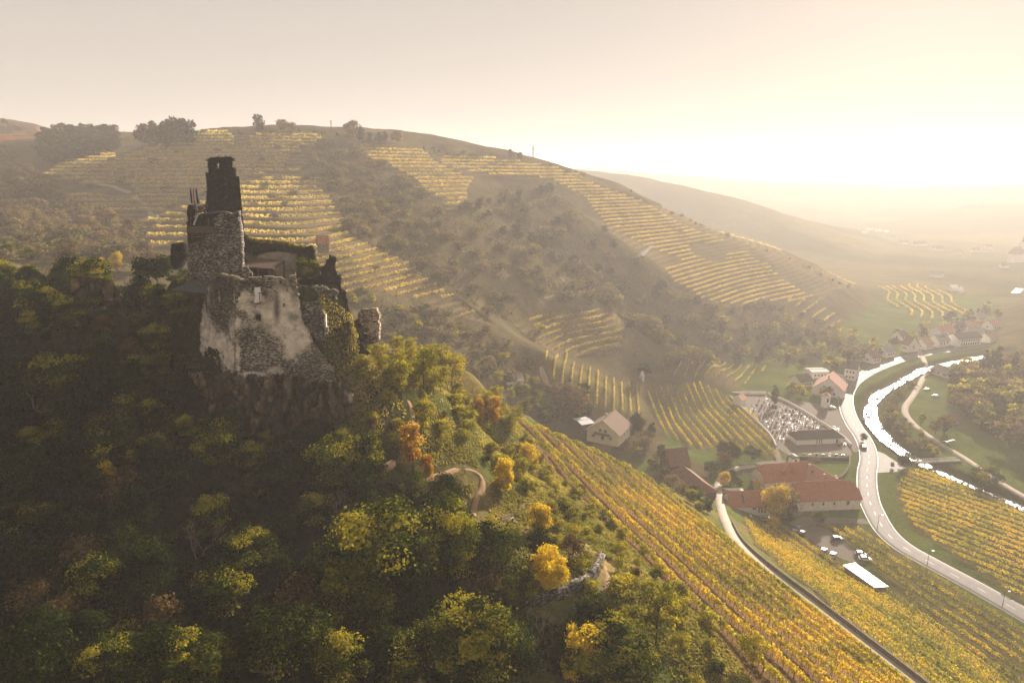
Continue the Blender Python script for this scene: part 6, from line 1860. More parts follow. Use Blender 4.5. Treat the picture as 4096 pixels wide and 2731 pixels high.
for i in range(8):
    a0, a1 = math.pi * i / 8, math.pi * (i + 1) / 8
    mb.quad((-1.9 * math.cos(a0), -1.7, 2.7 + 1.5 * math.sin(a0)), (-1.9 * math.cos(a1), -1.7, 2.7 + 1.5 * math.sin(a1)), (-1.9 * math.cos(a1), 1.7, 2.7 + 1.5 * math.sin(a1)), (-1.9 * math.cos(a0), 1.7, 2.7 + 1.5 * math.sin(a0)))
mb.poly([(-1.9 * math.cos(math.pi * i / 8), -1.7, 2.7 + 1.5 * math.sin(math.pi * i / 8)) for i in range(9)][::-1]); mb.build('roof', M_GREYR, e)
window_part(e, (0, -1.52, 1.7), (1, 0, 0), 0, 1.4, 1.4, (0, -1, 0), 0)

# ------------------------------------------------------------------ walls and kerbs along lines
M_WALLST = simple('field_stone_wall', (.16, .135, .10), .95, .4, 1.2, .1, 0, .4)
def line_wall(name, label, l3, w, h, mat, cat='wall', sink=.8):
    v, f = band(l3, [-w / 2, -w / 2, w / 2, w / 2], [-sink, h, h, -sink])
    o = link(name, mesh_np(name, v, f, [mat])); tag(o, label, cat); return o
n_ = line_normals(LANE); lw = LANE.copy(); 
# the wall stands on the valley side of the lane
mid = LANE[len(LANE) // 3]
side = 1.0 if n_[len(LANE) // 3][0] > 0 else -1.0
ii = [i for i in range(len(LANE)) if 100 < LANE[i, 1] < 212]
lw = LANE[ii].copy(); lw[:, :2] += n_[ii] * side * 2.0
line_wall('lane_wall', 'low stone wall along the valley side of the paved lane', lw, .5, .75, M_WALLST, sink=2.2)
def wall_uv(label, uv, w, h, mat=M_WALLST, z=0.0, name='wall', cat='wall'):
    pts = np.array([floor_pt(u, v, z) for u, v in uv]); l = smooth_line(pts[:, :2], 2.0); line_wall(name, label, np.column_stack([l, np.full(len(l), z)]), w, h, mat, cat)
wall_uv('long cemetery wall facing the vine field', [(728,395),(745,411),(762,427),(771,437),(776,447)], .5, 1.3, M_LIME)
wall_uv('upper cemetery wall with pale panels behind the graves', [(728,394.5),(745,393.8),(766,394)], .5, 1.8, M_LIME)
wall_uv('cemetery wall along the village square', [(768,394),(790,404),(815,419),(842,437),(851,446)], .5, 1.4, M_LIME)
wall_uv('dark hedge along the lower edge of the cemetery', [(787,458.5),(805,459),(825,459.5),(848,459.5)], 1.4, 1.5, simple('clipped_hedge', (.035, .040, .016), 1, .4, 1.5), name='hedge', cat='hedge')
wall_uv('curved retaining wall round the meadow corner', [(850,455),(849,466),(845,474),(838,479),(824,480.5)], .5, 1.2, M_WALLST)

# ------------------------------------------------------------------ graves
def stone_mesh(k):
    mb = MB()
    mb.box((0, .9, .1), (1.0, 2.0, .22))
    if k == 0: mb.box((0, -.1, .65), (.9, .22, 1.15))
    elif k == 1: mb.box((0, -.1, .5), (1.1, .25, .9)); mb.box((0, -.1, 1.05), (.6, .22, .3))
    elif k == 2: mb.box((0, -.1, .3), (.7, .3, .5)); mb.box((0, -.1, 1.1), (.16, .14, 1.3)); mb.box((0, -.1, 1.35), (.7, .13, .15))
    else: mb.box((0, -.1, .8), (.55, .3, 1.5), taper=.7)
    return mb
GM = [simple('polished_dark_granite', (.045, .043, .042), .18, .2, 2, .7), simple('pale_marble', (.42, .39, .35), .45, .15, 2, .4), simple('grey_granite', (.22, .21, .20), .22, .2, 2, .6)]
STONES = [stone_mesh(k).mesh('gravestone', GM[m]) for k in range(4) for m in range(3)]
GY = [(748,410),(764,396),(772,404),(790,407),(812,419),(843,438),(848,446),(835,448),(838,428),(800,428),(795,444),(779,441),(770,430)]
pts = [floor_pt(u, v)[:2] for u, v in GY]
gx, gy_ = [p[0] for p in pts], [p[1] for p in pts]
rg = random.Random(9); ng = 0
y = min(gy_)
ca_g = math.radians(-28)
cx_, cy2 = sum(gx) / len(gx), sum(gy_) / len(gy_)
cells = []
for i in range(-40, 41):
    for j in range(-40, 41):
        a_, b_ = i * 1.9 + (0.9 if (i // 12) % 2 else 0), j * 3.7
        cells.append((cx_ + a_ * math.cos(ca_g) - b_ * math.sin(ca_g), cy2 + a_ * math.sin(ca_g) + b_ * math.cos(ca_g)))
ins_ = in_poly(np.array([c[0] for c in cells]), np.array([c[1] for c in cells]), pts)
cells = [c for c, k in zip(cells, ins_) if k]; rg.shuffle(cells)
for (x, y_) in cells[:285]:
    m_i = rg.randrange(12)
    o = link('gravestone', STONES[m_i]); o.location = (x + rg.uniform(-.2, .2), y_ + rg.uniform(-.3, .3), .04); o.rotation_euler = (0, 0, ca_g + rg.uniform(-.1, .1)); s = rg.uniform(.85, 1.25); o.scale = (s, s, s)
    tag(o, ['dark polished', 'pale marble', 'grey granite'][m_i % 3] + ' ' + ['slab', 'stepped', 'cross', 'pillar'][m_i // 3] + ' gravestone in the village cemetery', 'gravestone', ['dark', 'pale', 'grey'][m_i % 3] + ' ' + ['slab', 'stepped', 'cross', 'pillar'][m_i // 3] + ' gravestones')
for i in range(9):
    u = 790 + i * 6.6; p = floor_pt(u, 456.5)
    o = link('gravestone', STONES[(i * 5 + 1) % 12]); o.location = (p[0], p[1], .04); o.scale = (1.4, 1.2, 1.2); o.rotation_euler = (0, 0, math.pi)
    tag(o, nth(i).replace('topmost', 'first') + ' gravestone of the row along the dark hedge', 'gravestone', 'gravestones by the hedge')

# ------------------------------------------------------------------ cars
M_TYRE = simple('tyre', (.02, .02, .02), .9); M_RIM = simple('wheel_rim', (.4, .4, .4), .35, .1, 2, .5, .7); M_CGLASS = simple('car_glass', (.02, .022, .025), .08, .1, 1, .7); M_HEAD = simple('headlight', (.75, .75, .72), .15, .05, 1, .6); M_TAIL = simple('tail_light', (.35, .02, .02), .3, .1, 1)
def car_paint(name, c): return simple(name, c, .22, .04, 1, .6)
def make_car(label, paint, x, y, z, rz, group, roof=None):
    e = empty('parked_car', (x, y, z), rz, label, 'car', group)
    sec = [(-2.15, .45, .78), (-2.1, .35, .95), (-1.5, .30, 1.0), (.75, .30, .95), (1.6, .32, .82), (2.1, .38, .68), (2.2, .42, .55)]
    mb = MB(); w = .88
    n = len(sec)
    for s in (-1, 1):
        mb.poly([(q[0], s * w, q[1]) for q in sec][::(1 if s < 0 else -1)] + [(q[0], s * w, q[2]) for q in sec][::(-1 if s < 0 else 1)])
    for i in range(n - 1):
        a, b = sec[i], sec[i + 1]
        mb.quad((a[0], -w, a[2]), (b[0], -w, b[2]), (b[0], w, b[2]), (a[0], w, a[2])); mb.quad((a[0], w, a[1]), (b[0], w, b[1]), (b[0], -w, b[1]), (a[0], -w, a[1]))
    mb.quad((-2.15, w, .45), (-2.15, -w, .45), (-2.15, -w, .78), (-2.15, w, .78)); mb.quad((2.2, -w, .42), (2.2, w, .42), (2.2, w, .55), (2.2, -w, .55))
    mb.build('body', paint, e)
    mb = MB(); cab = [(-1.95, .97), (-1.35, 1.44), (.15, 1.46), (1.05, .93)]; wt = .70
    for s in (-1, 1):
        q = [(cab[0][0], s * w * .97, cab[0][1]), (cab[3][0], s * w * .97, cab[3][1]), (cab[2][0], s * wt, cab[2][1]), (cab[1][0], s * wt, cab[1][1])]
        mb.poly(q if s < 0 else q[::-1])
    mb.quad((cab[3][0], -w * .97, cab[3][1]), (cab[3][0], w * .97, cab[3][1]), (cab[2][0], wt, cab[2][1]), (cab[2][0], -wt, cab[2][1])); mb.quad((cab[0][0], w * .97, cab[0][1]), (cab[0][0], -w * .97, cab[0][1]), (cab[1][0], -wt, cab[1][1]), (cab[1][0], wt, cab[1][1]))
    mb.build('cabin_glass', M_CGLASS, e)
    mb = MB(); mb.box((-.6, 0, 1.475), (1.56, 1.46, .06)); mb.build('roof', roof or paint, e)
    for sx in (-1.35, 1.35):
        for sy in (-.82, .82):
            mb = MB(); mb.tube((sx, sy - .11, .33), (sx, sy + .11, .33), .33, .33, 12); wh = mb.build('wheel', M_TYRE, e)
            mb = MB(); mb.tube((sx, sy - .125, .33), (sx, sy + .125, .33), .19, .19, 8); mb.build('rim', M_RIM, wh)
    for sy in (-.62, .62):
        mb = MB(); mb.box((2.17, sy, .60), (.1, .35, .12)); mb.build('headlight', M_HEAD, e); mb = MB(); mb.box((-2.14, sy, .80), (.06, .3, .14)); mb.build('tail_light', M_TAIL, e)
    return e
CP_ = {k: car_paint('car_paint_' + k, c) for k, c in {'white': (.75, .74, .72), 'black': (.02, .02, .022), 'silver': (.42, .42, .42), 'red': (.20, .03, .025), 'blue': (.05, .08, .16), 'grey': (.12, .12, .125)}.items()}
for (u, v, rz, k, lab) in [
  (865, 559.5, -.25, 'white', 'white car at the end of the car park next to the shed'), (861, 554.8, -.2, 'red', 'dark red car parked beside the white one'),
  (837, 539.2, .1, 'black', 'black car standing alone in the middle of the car park'), (796.5, 529.0, .9, 'white', 'white car with black roof by the upper vines of the car park'),
  (802.5, 533.5, .9, 'black', 'dark car just below the black-roofed white car'), (766.5, 519.5, .15, 'silver', 'silver car parked in front of the winery house'),
  (823.5, 551.5, .9, 'red', 'red car half hidden by vines at the car park edge'), (832.5, 555.5, .9, 'white', 'glinting white car half hidden by vines'),
  (863.5, 447.5, 1.4, 'grey', 'grey car parked at the roadside below the cemetery'), (854.8, 379.5, 1.0, 'black', 'black car near the road bend by the tall white house'),
  (845, 383, 1.2, 'white', 'white car first in the row beside the pink-roofed house'), (842, 388, 1.2, 'grey', 'grey car second in the row beside the pink-roofed house'), (840.5, 392.5, 1.2, 'silver', 'silver car third in the row beside the pink-roofed house'), (839, 397, 1.2, 'red', 'red car last in the row beside the pink-roofed house'),
  (832, 408, .1, 'white', 'white van-like car beside the transformer tower'), (956, 347.5, .6, 'white', 'white car on the far road by the long white building'), (936, 402.5 - 6, .3, 'white', 'white car beside the track across the river'), (927, 390, .5, 'silver', 'silver car where the track leaves the wood')]:
    p = floor_pt(u, v)
    make_car(lab, CP_[k], p[0], p[1], .14 if False else .08, rz, None, CP_['black'] if 'black roof' in lab else None)

# ------------------------------------------------------------------ lamps, poles, pylons, bridge, benches
M_DKMET = simple('dark_metal', (.05, .05, .05), .5, .2, 2, .4, .3)
def lamp(u, v, h, label, z=0.0, pt=None):
    p = floor_pt(u, v, z) if pt is None else pt
    e = empty('street_lamp', tuple(p), 0, label, 'street lamp', 'street lamps along the valley road')
    mb = MB(); mb.tube((0, 0, -.3), (0, 0, h), .11, .07, 6); mb.tube((0, 0, h - .05), (.9, -.3, h + .15), .05, .05, 5); mb.build('pole', M_DKMET, e)
    mb = MB(); mb.box((1.0, -.33, h + .14), (.7, .28, .14)); mb.build('lamp_head', M_METAL, e)
lamp(877, 530, 6.5, 'street lamp where the car park meets the road')
lamp(927.2, 564.5, 5.5, 'street lamp halfway along the lower road')
lamp(1002.3, 606, 5.5, 'street lamp nearest the lower right picture edge')
lamp(1000, 388.5, 6.0, 'street lamp on the far river bank')
def post_light(u, v, hpx, label):
    p = ground_hit([u], [v], h=ground)[0]; d = float(proj(*p)[2]); h = hpx * d / F
    e = empty('path_lamp', tuple(p), 0, label, 'path lamp', 'lamps along the castle path')
    mb = MB(); mb.tube((0, 0, -.3), (0, 0, h), .07, .06, 6); mb.build('post', M_DKMET, e)
    mb = MB(); mb.tube((0, 0, h - .02), (0, 0, h + .28), .13, .15, 8); mb.build('lamp_head', M_METAL, e)
post_light(465, 472.5, 6, 'short path lamp on the crest of the winding path')
post_light(514, 527, 6, 'short path lamp beside the second bench')
post_light(654.5, 593, 6, 'short path lamp next to the vine slope edge')
post_light(152.5, 306, 11, 'pale lamp post on the castle rock under the umbrella pine')
for (u, v, h, lab) in [(85, 453, 8, 'thin pale stake standing in the shaded wood'), (179, 472, 10, 'pale stake in the wood below the castle crag'), (336, 479, 7, 'pale stake left of the first bench')]:
    p = ground_hit([u], [v], h=ground)[0]; d = float(proj(*p)[2]); mb = MB(); mb.tube((0, 0, -.3), (0, 0, h * d / F + 1.5), .06, .06, 5); o = mb.build('marker_stake', M_METAL); o.location = p; tag(o, lab, 'stake', 'pale stakes in the wood')
def bench(u, v, rz, label, s=1.0):
    p = ground_hit([u], [v], h=ground)[0]
    e = empty('park_bench', (p[0], p[1], p[2] + .12), rz, label, 'bench'); e.scale = (s, s, s)
    for i in range(3):
        mb = MB(); mb.box((0, -.16 + i * .17, .46), (2.1, .14, .05)); mb.build('seat_slat', M_WOODPALE, e)
    for i in range(2):
        mb = MB(); mb.box((0, .34 + i * .03, .68 + i * .2), (2.1, .05, .15)); mb.build('back_slat', M_WOODPALE, e)
    for sx in (-.85, .85):
        mb = MB(); mb.box((sx, 0, .2), (.09, .5, .55)); mb.box((sx, .3, .55), (.08, .08, .75)); mb.build('leg', M_DKMET, e)
M_WOODPALE = simple('pale_bench_timber', (.46, .38, .28), .75, .2, 3)
bench(365, 471.5, .25, 'wooden bench at the end of the upper path', 1.25)
bench(507.5, 522, .5, 'pale wooden bench above the twisted dead tree', 1.2)
bench(602.5, 561, 1.2, 'pale bench at the tip of the curved ruined wall', 1.2)
# the curved ruined wall in the foreground
cw = [(506,598),(525,602),(548,600),(570,593),(588,582),(597,570),(601,560)]
pts = ground_hit([k[0] for k in cw], [k[1] for k in cw], h=ground); l = smooth_line(pts[:, :2], .4); lz = ground(l[:, 0], l[:, 1]); lz = np.convolve(np.pad(lz, 6, 'edge'), np.ones(13) / 13, 'valid')
nrm_ = line_normals(l); offs, lifts = [], []
hw_ = 1.0 + 1.3 * (fbm(np.arange(len(l)) / 5.0, np.zeros(len(l)), 3, 5))
vs = []; rows_ = 9
for j in range(rows_):
    t = j / (rows_ - 1); o = -.45 + (vnoise(np.arange(len(l)) * .9, np.full(len(l), j * 1.3), 3) - .5) * .25
    vs.append(np.column_stack([l + nrm_ * o[:, None], lz - 2.2 + (hw_ + 2.2) * t]))
for j in range(rows_):
    t = 1 - j / (rows_ - 1); o = .45 + (vnoise(np.arange(len(l)) * .9, np.full(len(l), 30 + j * 1.3), 3) - .5) * .25
    vs.append(np.column_stack([l + nrm_ * o[:, None], lz - 2.2 + (hw_ + 2.2) * t]))
V = np.stack(vs, 1); k = V.shape[1]
i = np.arange(len(l) - 1)[:, None]; j = np.arange(k - 1)[None]
f = np.stack([i * k + j, i * k + j + 1, (i + 1) * k + j + 1, (i + 1) * k + j], -1).reshape(-1, 4)
me = mesh_np('ruined_wall', V.reshape(-1, 3), f, [M_STONE]); 
for an in ('plaster', 'stain', 'moss'): me.attributes.new(an, 'FLOAT', 'POINT')
tag(link('ruined_wall', me), 'curved ruined stone wall around the broad golden tree', 'wall')
# footbridge
a, b = floor_pt(916.5, 461.5, .9), floor_pt(957.5, 459.5, .9); m = (a + b) / 2; Lb = np.linalg.norm(b - a); rz = math.atan2(b[1] - a[1], b[0] - a[0])
e = empty('footbridge', (m[0], m[1], 0), rz, 'white-railed footbridge over the river', 'bridge')
mb = MB(); mb.box((0, 0, .75), (Lb + 2, 2.6, .3)); mb.build('deck', M_PAVE, e)
for sy in (-1.2, 1.2):
    for z in (1.35, 1.9):
        mb = MB(); mb.box((0, sy, z), (Lb, .09, .1)); mb.build('rail', M_WHITEW, e)
    for q in np.linspace(-Lb / 2, Lb / 2, 11):
        mb = MB(); mb.box((q, sy, 1.4), (.12, .12, 1.1)); mb.build('post', M_WHITEW, e)
for q in (-Lb / 2 - .5, Lb / 2 + .5):
    mb = MB(); mb.box((q, 0, -.4), (1.4, 3.2, 2.2)); mb.build('abutment', M_WALLST, e)
# playground frame
p = floor_pt(950, 446); e = empty('climbing_frame', tuple(p), .4, 'arched metal climbing frame on the meadow across the river', 'climbing frame')
for i, (x0, r) in enumerate(((-3.2, 3.4), (1.0, 3.0))):
    mb = MB(); q0 = None
    for t in np.linspace(0, math.pi, 10):
        q = Vector((x0 + i * .8, r * math.cos(t), 3.2 * math.sin(t)))
        if q0 is not None: mb.tube(q0, q, .12, .12, 6, caps=False)
        q0 = q
    mb.build('arch', M_METAL, e)
mb = MB(); mb.tube((-3.2, 0, 3.2), (1.8, 0, 3.2), .1, .1, 6); mb.build('crossbar', M_METAL, e)
# poles and pylons on the skyline
def pylon(u, v, hpx, label, lattice=True):
    p = ground_hit([u], [v + .8], h=ground)[0]; d = float(proj(*p)[2]); h = hpx * d / F * 1.05
    e = empty('power_pylon' if lattice else 'wooden_pole', tuple(p), .3, label, 'pylon' if lattice else 'pole')
    mb = MB()
    if lattice:
        w = h * .085
        for sx in (-1, 1):
            for sy in (-1, 1): mb.tube((sx * w, sy * w, -1), (sx * w * .25, sy * w * .25, h), .13, .10, 4)
        for k_ in range(6):
            z0_, z1_ = h * k_ / 6, h * (k_ + 1) / 6; w0, w1 = w * (1 - .75 * k_ / 6), w * (1 - .75 * (k_ + 1) / 6)
            for sy in (-1, 1): mb.tube((-w0, sy * w0, z0_), (w1, sy * w1, z1_), .07, .07, 4); mb.tube((w0, sy * w0, z0_), (-w1, sy * w1, z1_), .07, .07, 4)
        mb.build('mast', M_DKMET, e)
        for z in (.97, .86): mb = MB(); mb.box((0, 0, h * z), (h * .22, .2, .2)); mb.build('crossarm', M_DKMET, e)
    else:
        mb.tube((0, 0, -1), (0, 0, h), .2, .14, 6); mb.build('mast', M_DKMET, e); mb = MB(); mb.box((0, 0, h * .95), (1.6, .15, .15)); mb.build('crossarm', M_DKMET, e)
pylon(331.5, 131, 10.5, 'lattice pylon on the skyline right of the twin ridge trees')
pylon(533, 157, 11, 'lattice pylon on the skyline right of the ridge bushes')
pylon(490, 154, 8, 'thin pole on the skyline saddle', False)
pylon(570, 168, 7.5, 'thin pole on the descending skyline', False)
pylon(230, 131.5, 4, 'short pole on the skyline above the top terraces', False)
pylon(374, 152, 8, 'thin pole standing on the upper middle terraces', False)
# ------------------------------------------------------------------ valley and hillside trees
for (kind, u, v, h, w, nm, lab) in [
 ('gold_tree', 775, 520, 36, .8, 'autumn_tree', 'tall golden-brown tree between the winery house and the barn'),
 ('russet_tree', 786, 517, 28, 1.0, 'autumn_tree', 'russet tree touching the left gable of the barn'),
 ('olive_broadleaf', 783.5, 523, 15, 1.2, 'small_tree', 'low olive tree at the car park entrance'),
 ('gold_tree', 773, 526, 11, 1.4, 'small_tree', 'small yellow tree above the silver car'),
 ('olive_broadleaf', 817.5, 524.5, 13, 1.1, 'small_tree', 'small round tree in front of the barn'),
 ('gold_tree', 723.5, 486, 15, .9, 'small_tree', 'golden shrub behind the left end of the winery house'),
 ('gold_tree', 757, 491, 12, .9, 'small_tree', 'orange-yellow shrub behind the winery roof'),
 ('dark_broadleaf', 800, 483, 11, 1.2, 'small_tree', 'dark bush between the farmhouse and its wing'),
 ('dark_broadleaf', 731.5, 482, 12, 1.0, 'small_tree', 'dark green bush by the farmhouse garden'),
 ('olive_broadleaf', 737, 487, 10, 1.3, 'small_tree', 'olive bush beside the farmhouse garden'),
 ('olive_broadleaf', 711, 476, 15, 1.1, 'round_tree', 'round olive tree beside the curve of the lane'),
 ('russet_tree', 724, 468, 15, 1.3, 'autumn_tree', 'reddish tree beside the lane above the farmhouse'),
 ('dark_broadleaf', 733, 461, 20, .9, 'dark_tree', 'dark tree in the garden beside the brown house'),
 ('dark_broadleaf', 722, 456, 15, 1.0, 'dark_tree', 'smaller dark tree behind the brown house'),
 ('olive_broadleaf', 752, 459, 13, 1.5, 'pale_tree', 'pale yellowish tree at the foot of the cemetery vines'),
 ('conifer', 774.5, 404, 26, .95, 'conifer', 'tall dark conifer standing among the graves'),
 ('dark_broadleaf', 637, 437, 24, .85, 'dark_tree', 'dark tree close to the right of the chalet'),
 ('conifer', 651, 438, 22, 1.3, 'conifer', 'broad dark conical tree right of the chalet'),
 ('dark_broadleaf', 863, 441, 8, 1.0, 'small_tree', 'dark round bush at the roadside by the cemetery'),
 ('dark_broadleaf', 903, 468, 12, 1.3, 'roadside_tree', 'single rounded tree on the paved corner by the river'),
 ('olive_broadleaf', 892, 467, 6, .8, 'sapling', 'tiny sapling beside the single rounded tree'),
 ('olive_broadleaf', 984, 488, 21, 1.4, 'river_tree', 'large yellowish tree below the footbridge'),
 ('conifer', 944.5, 432, 20, .9, 'conifer', 'rounded conifer on the meadow edge across the river'),
 ('locust', 920.5, 425, 13, 1.0, 'meadow_tree', 'yellow-green tree beside the track across the river'),
 ('russet_tree', 935, 434, 14, .9, 'meadow_tree', 'thin russet tree left of its twin on the meadow'),
 ('russet_tree', 944, 433, 17, 1.0, 'meadow_tree', 'reddish meadow tree in front of the brown shed'),
 ('conifer', 983, 377, 33, .75, 'conifer', 'tall spruce, left of three on the far bank'),
 ('conifer', 993, 380, 46, .7, 'conifer', 'tallest spruce in the middle of three on the far bank'),
 ('conifer', 1013, 378, 36, .7, 'conifer', 'tall spruce, right of three on the far bank'),
 ('far_gold', 826, 398, 11, 1.2, 'village_tree', 'yellow tree in front of the pink-roofed house'),
 ('far_gold', 801, 396, 12, 1.2, 'village_tree', 'yellow-green tree left of the pink-roofed house'),
 ('far_gold', 791, 393, 11, 1.2, 'village_tree', 'yellow orchard tree behind the conifer'),
 ('far_gold', 832, 368, 13, 1.3, 'village_tree', 'golden round tree beside the tall white house'),
 ('dark_broadleaf', 529, 370, 13, 1.0, 'dark_tree', 'dark tree beside the hill lane above the white house'),
 ('locust', 502, 364, 12, 1.2, 'slope_tree', 'pale airy tree on the dry slope above the white house'),
 ('olive_broadleaf', 545, 415, 18, 1.2, 'slope_tree', 'olive tree under the hill lane'),
 ('russet_tree', 573, 420, 32, 1.1, 'slope_tree', 'large brownish tree left of the chalet'),
 ('russet_tree', 560, 418, 24, 1.2, 'slope_tree', 'brown tree between the hill lane and the chalet'),
 ('olive_broadleaf', 546, 424, 14, 1.3, 'slope_tree', 'round bush at the top end of the vine slope'),
 ('conifer', 570, 384, 9, 1.3, 'small_conifer', 'small dark conifer at the top of the vine strips'),
 ('far_gold', 540, 332 + 1, 10, 1.2, 'slope_tree', 'round golden tree at the left end of the curved terraces'),
]:
    plant_uv(kind, u, v, h, nm, lab, 'tree', None, w)
def wood(n, poly, dmin, seed, kinds, hlo, hhi, name, label, cat, group, dlo=200, dhi=1000):
    c = 0
    for (x, y, z, u, v, d) in scatter(n, poly, dmin, seed, dlo, dhi, avoid=TERRACES + [V1, V2]):
        k = kinds[rr_.randrange(len(kinds))]
        lb = label.replace('%', {'far_broadleaf': 'dark green', 'far_russet': 'russet', 'far_scrub': 'grey-green', 'far_gold': 'yellowing', 'locust': 'yellow-green', 'olive_broadleaf': 'olive'}.get(k, ''))
        h = rr_.uniform(hlo, hhi); lb = size_word(h, hlo, hhi) + ' ' + {'far_broadleaf': 'dark green', 'far_russet': 'russet', 'far_scrub': 'grey-green', 'far_gold': 'yellowing', 'locust': 'yellow-green', 'olive_broadleaf': 'olive'}.get(k, '') + ' ' + name.replace('_', ' ') + ' ' + where(u, v, HILL_A)
        plant(k, x, y, h, name, lb, cat, group, z, wide=rr_.uniform(.9, 1.3), rng=rr_); c += 1
    return c
wood(40, [(490,380),(530,382),(548,395),(556,420),(530,420),(505,405)], 6, 71, ['locust', 'olive_broadleaf'], 5, 8, 'slope_tree', '% tree on the slope below the white house', 'tree', 'trees below the white house', 200, 420)
wood(36, [(552,395),(582,398),(590,424),(572,430),(548,422)], 6, 72, ['far_russet', 'far_broadleaf'], 6, 10, 'slope_tree', '% tree in the dell left of the chalet', 'tree', 'trees in the dell by the chalet', 200, 420)
wood(30, [(640,432),(665,445),(660,470),(700,492),(716,505),(705,518),(675,492),(650,466),(610,445)], 5, 73, ['far_broadleaf', 'olive_broadleaf', 'far_russet'], 3, 6, 'garden_bush', '% bush in the gardens below the vine slope', 'bush', 'bushes in the gardens below the slope', 180, 420)
wood(70, [(955,378),(985,368),(1030,360),(1030,452),(1010,445),(985,432),(965,415),(950,395)], 8, 74, ['far_gold', 'far_broadleaf', 'far_russet'], 8, 13, 'bank_tree', '% tree of the hazy wood across the river', 'tree', 'trees of the wood across the river', 280, 700)
wood(40, [(870,345),(940,322),(1000,305),(1000,318),(960,345),(900,362),(870,368)], 9, 75, ['far_gold', 'far_broadleaf'], 5, 9, 'village_tree', '% tree among the far village houses', 'tree', 'trees among the far houses', 420, 900)
wood(34, [(880,440),(866,412),(872,392),(900,380),(930,366),(935,372),(912,384),(905,410),(930,448),(950,462),(930,462)], 6, 76, ['far_gold', 'far_scrub'], 2, 4.5, 'river_bush', '% bush on the river bank', 'bush', 'bushes on the river bank', 280, 620)
wood(26, [(931,464),(946,470),(975,484),(1012,501),(1030,510),(1030,504),(990,488),(950,468)], 3.2, 78, ['far_scrub', 'olive_broadleaf'], 2.2, 4.2, 'bank_bush', '% bush', 'bush', 'bushes on the bank below the footbridge', 200, 420)
wood(34, [(0,236),(60,238),(130,262),(60,264),(0,264)], 5, 79, ['far_russet', 'far_scrub', 'olive_broadleaf'], 3, 6, 'slope_tree', '% tree', 'tree', 'trees in the dip behind the knoll', 120, 360)
GE1 = [(44,146),(70,138),(110,137),(132,146),(134,160),(100,164),(60,168),(40,160)]
wood(60, GE1, 7, 77, ['far_broadleaf'], 11, 15, 'grove_tree', '% tree of the dense grove on the left skyline', 'tree', 'trees of the dense skyline grove', 400, 760)
for i, (u, h) in enumerate([(142,22),(149,19),(156,22),(163,20),(170,23),(177,26),(184,27),(190,24),(152,16),(167,17),(181,20)]):
    plant_uv('far_broadleaf', u, 146 - (i % 3), h, 'skyline_tree', nth(i).replace('topmost', 'first') + ' tree of the loose dark group on the skyline beside the grove', 'tree', 'loose dark trees on the skyline', .8)
for (kind, u, v, h, w, lab) in [('far_broadleaf', 260, 132, 17, .9, 'single rounded tree on the skyline above the terraces'), ('far_russet', 283, 132, 11, 1.0, 'first of the small twin trees on the skyline'), ('far_russet', 292, 132, 9, 1.0, 'second of the small twin trees on the skyline'),
   ('far_russet', 353, 138, 15, 1.0, 'spreading skyline tree where the ridge begins to fall'), ('far_broadleaf', 360, 140, 12, 1.0, 'dark tree close behind the spreading skyline tree'), ('far_broadleaf', 370, 142, 10, .7, 'narrow dark tree on the falling ridge'), ('far_broadleaf', 379, 143, 11, .9, 'dark ridge tree, left of a touching pair'), ('far_broadleaf', 385, 143, 11, .9, 'dark ridge tree, right of a touching pair'), ('far_russet', 397, 144, 12, .9, 'lone russet tree on the falling ridge'),
   ('far_broadleaf', 511, 158, 9, .9, 'small dark tree on the ridge before the lattice pylon'), ('far_broadleaf', 520, 159, 7, 1.1, 'low dark bush on the ridge before the lattice pylon'), ('far_gold', 122, 184, 9, 1.2, 'pale yellow bush among the left terraces')]:
    plant_uv(kind, u, v, h, 'ridge_tree', lab, 'tree', None, w)
cu = np.array([0, 60, 120, 200, 260, 320, 400, 450, 510, 560, 620, 660, 690, 740, 800, 850]); cv = np.array([122, 140, 140, 131, 130, 131, 141, 152, 155, 166, 184, 205, 218, 236, 261, 285])
for k in range(64):
    u = rr_.uniform(196, 850) if k > 5 else rr_.uniform(0, 30)
    v = float(np.interp(u, cu, cv)) + rr_.uniform(1, 5)
    p = ground_hit([u], [v], h=ground)[0]
    h = rr_.uniform(1.6, 3.6) if k > 5 else rr_.uniform(4, 7)
    plant('far_scrub' if k % 3 else 'far_broadleaf', p[0], p[1], h, 'ridge_bush', size_word(h, 1.6, 3.6) + ' bush along the skyline ridge ' + where(u, v, HILL_A), 'bush', 'bushes along the skyline ridge', p[2], rng=rr_)
GA = [(326,138),(371,158),(420,190),(443,215),(470,205),(500,230),(540,290),(512,318),(480,310),(438,284),(390,253),(350,232),(333,197),(310,165)]
GB = [(470,205),(500,184),(556,190),(600,225),(650,262),(690,300),(730,340),(700,368),(640,378),(627,322),(600,303),(545,300)]
GC = [(350,300),(410,304),(460,320),(500,340),(530,360),(525,385),(470,380),(400,350),(360,320)]
GD = [(0,152),(40,178),(94,208),(150,228),(134,246),(186,252),(190,264),(150,275),(110,262),(0,240)]
GF = [(640,262),(690,302),(780,307),(850,335),(872,352),(840,372),(760,364),(700,366),(725,340)]
GT = [(62,165),(200,140),(330,138),(330,200),(350,235),(480,312),(380,300),(190,250),(80,190)]
wood(95, GA, 7, 81, ['far_scrub', 'far_scrub', 'far_russet'], 3, 6.5, 'gully_bush', '% bush in the scrubby gully right of the large terraces', 'bush', 'bushes of the scrubby gully')
wood(90, GB, 7, 82, ['far_broadleaf', 'far_scrub'], 5, 10, 'gully_tree', '% tree of the shadowed wood in the middle of the hillside', 'tree', 'trees of the shadowed hillside wood')
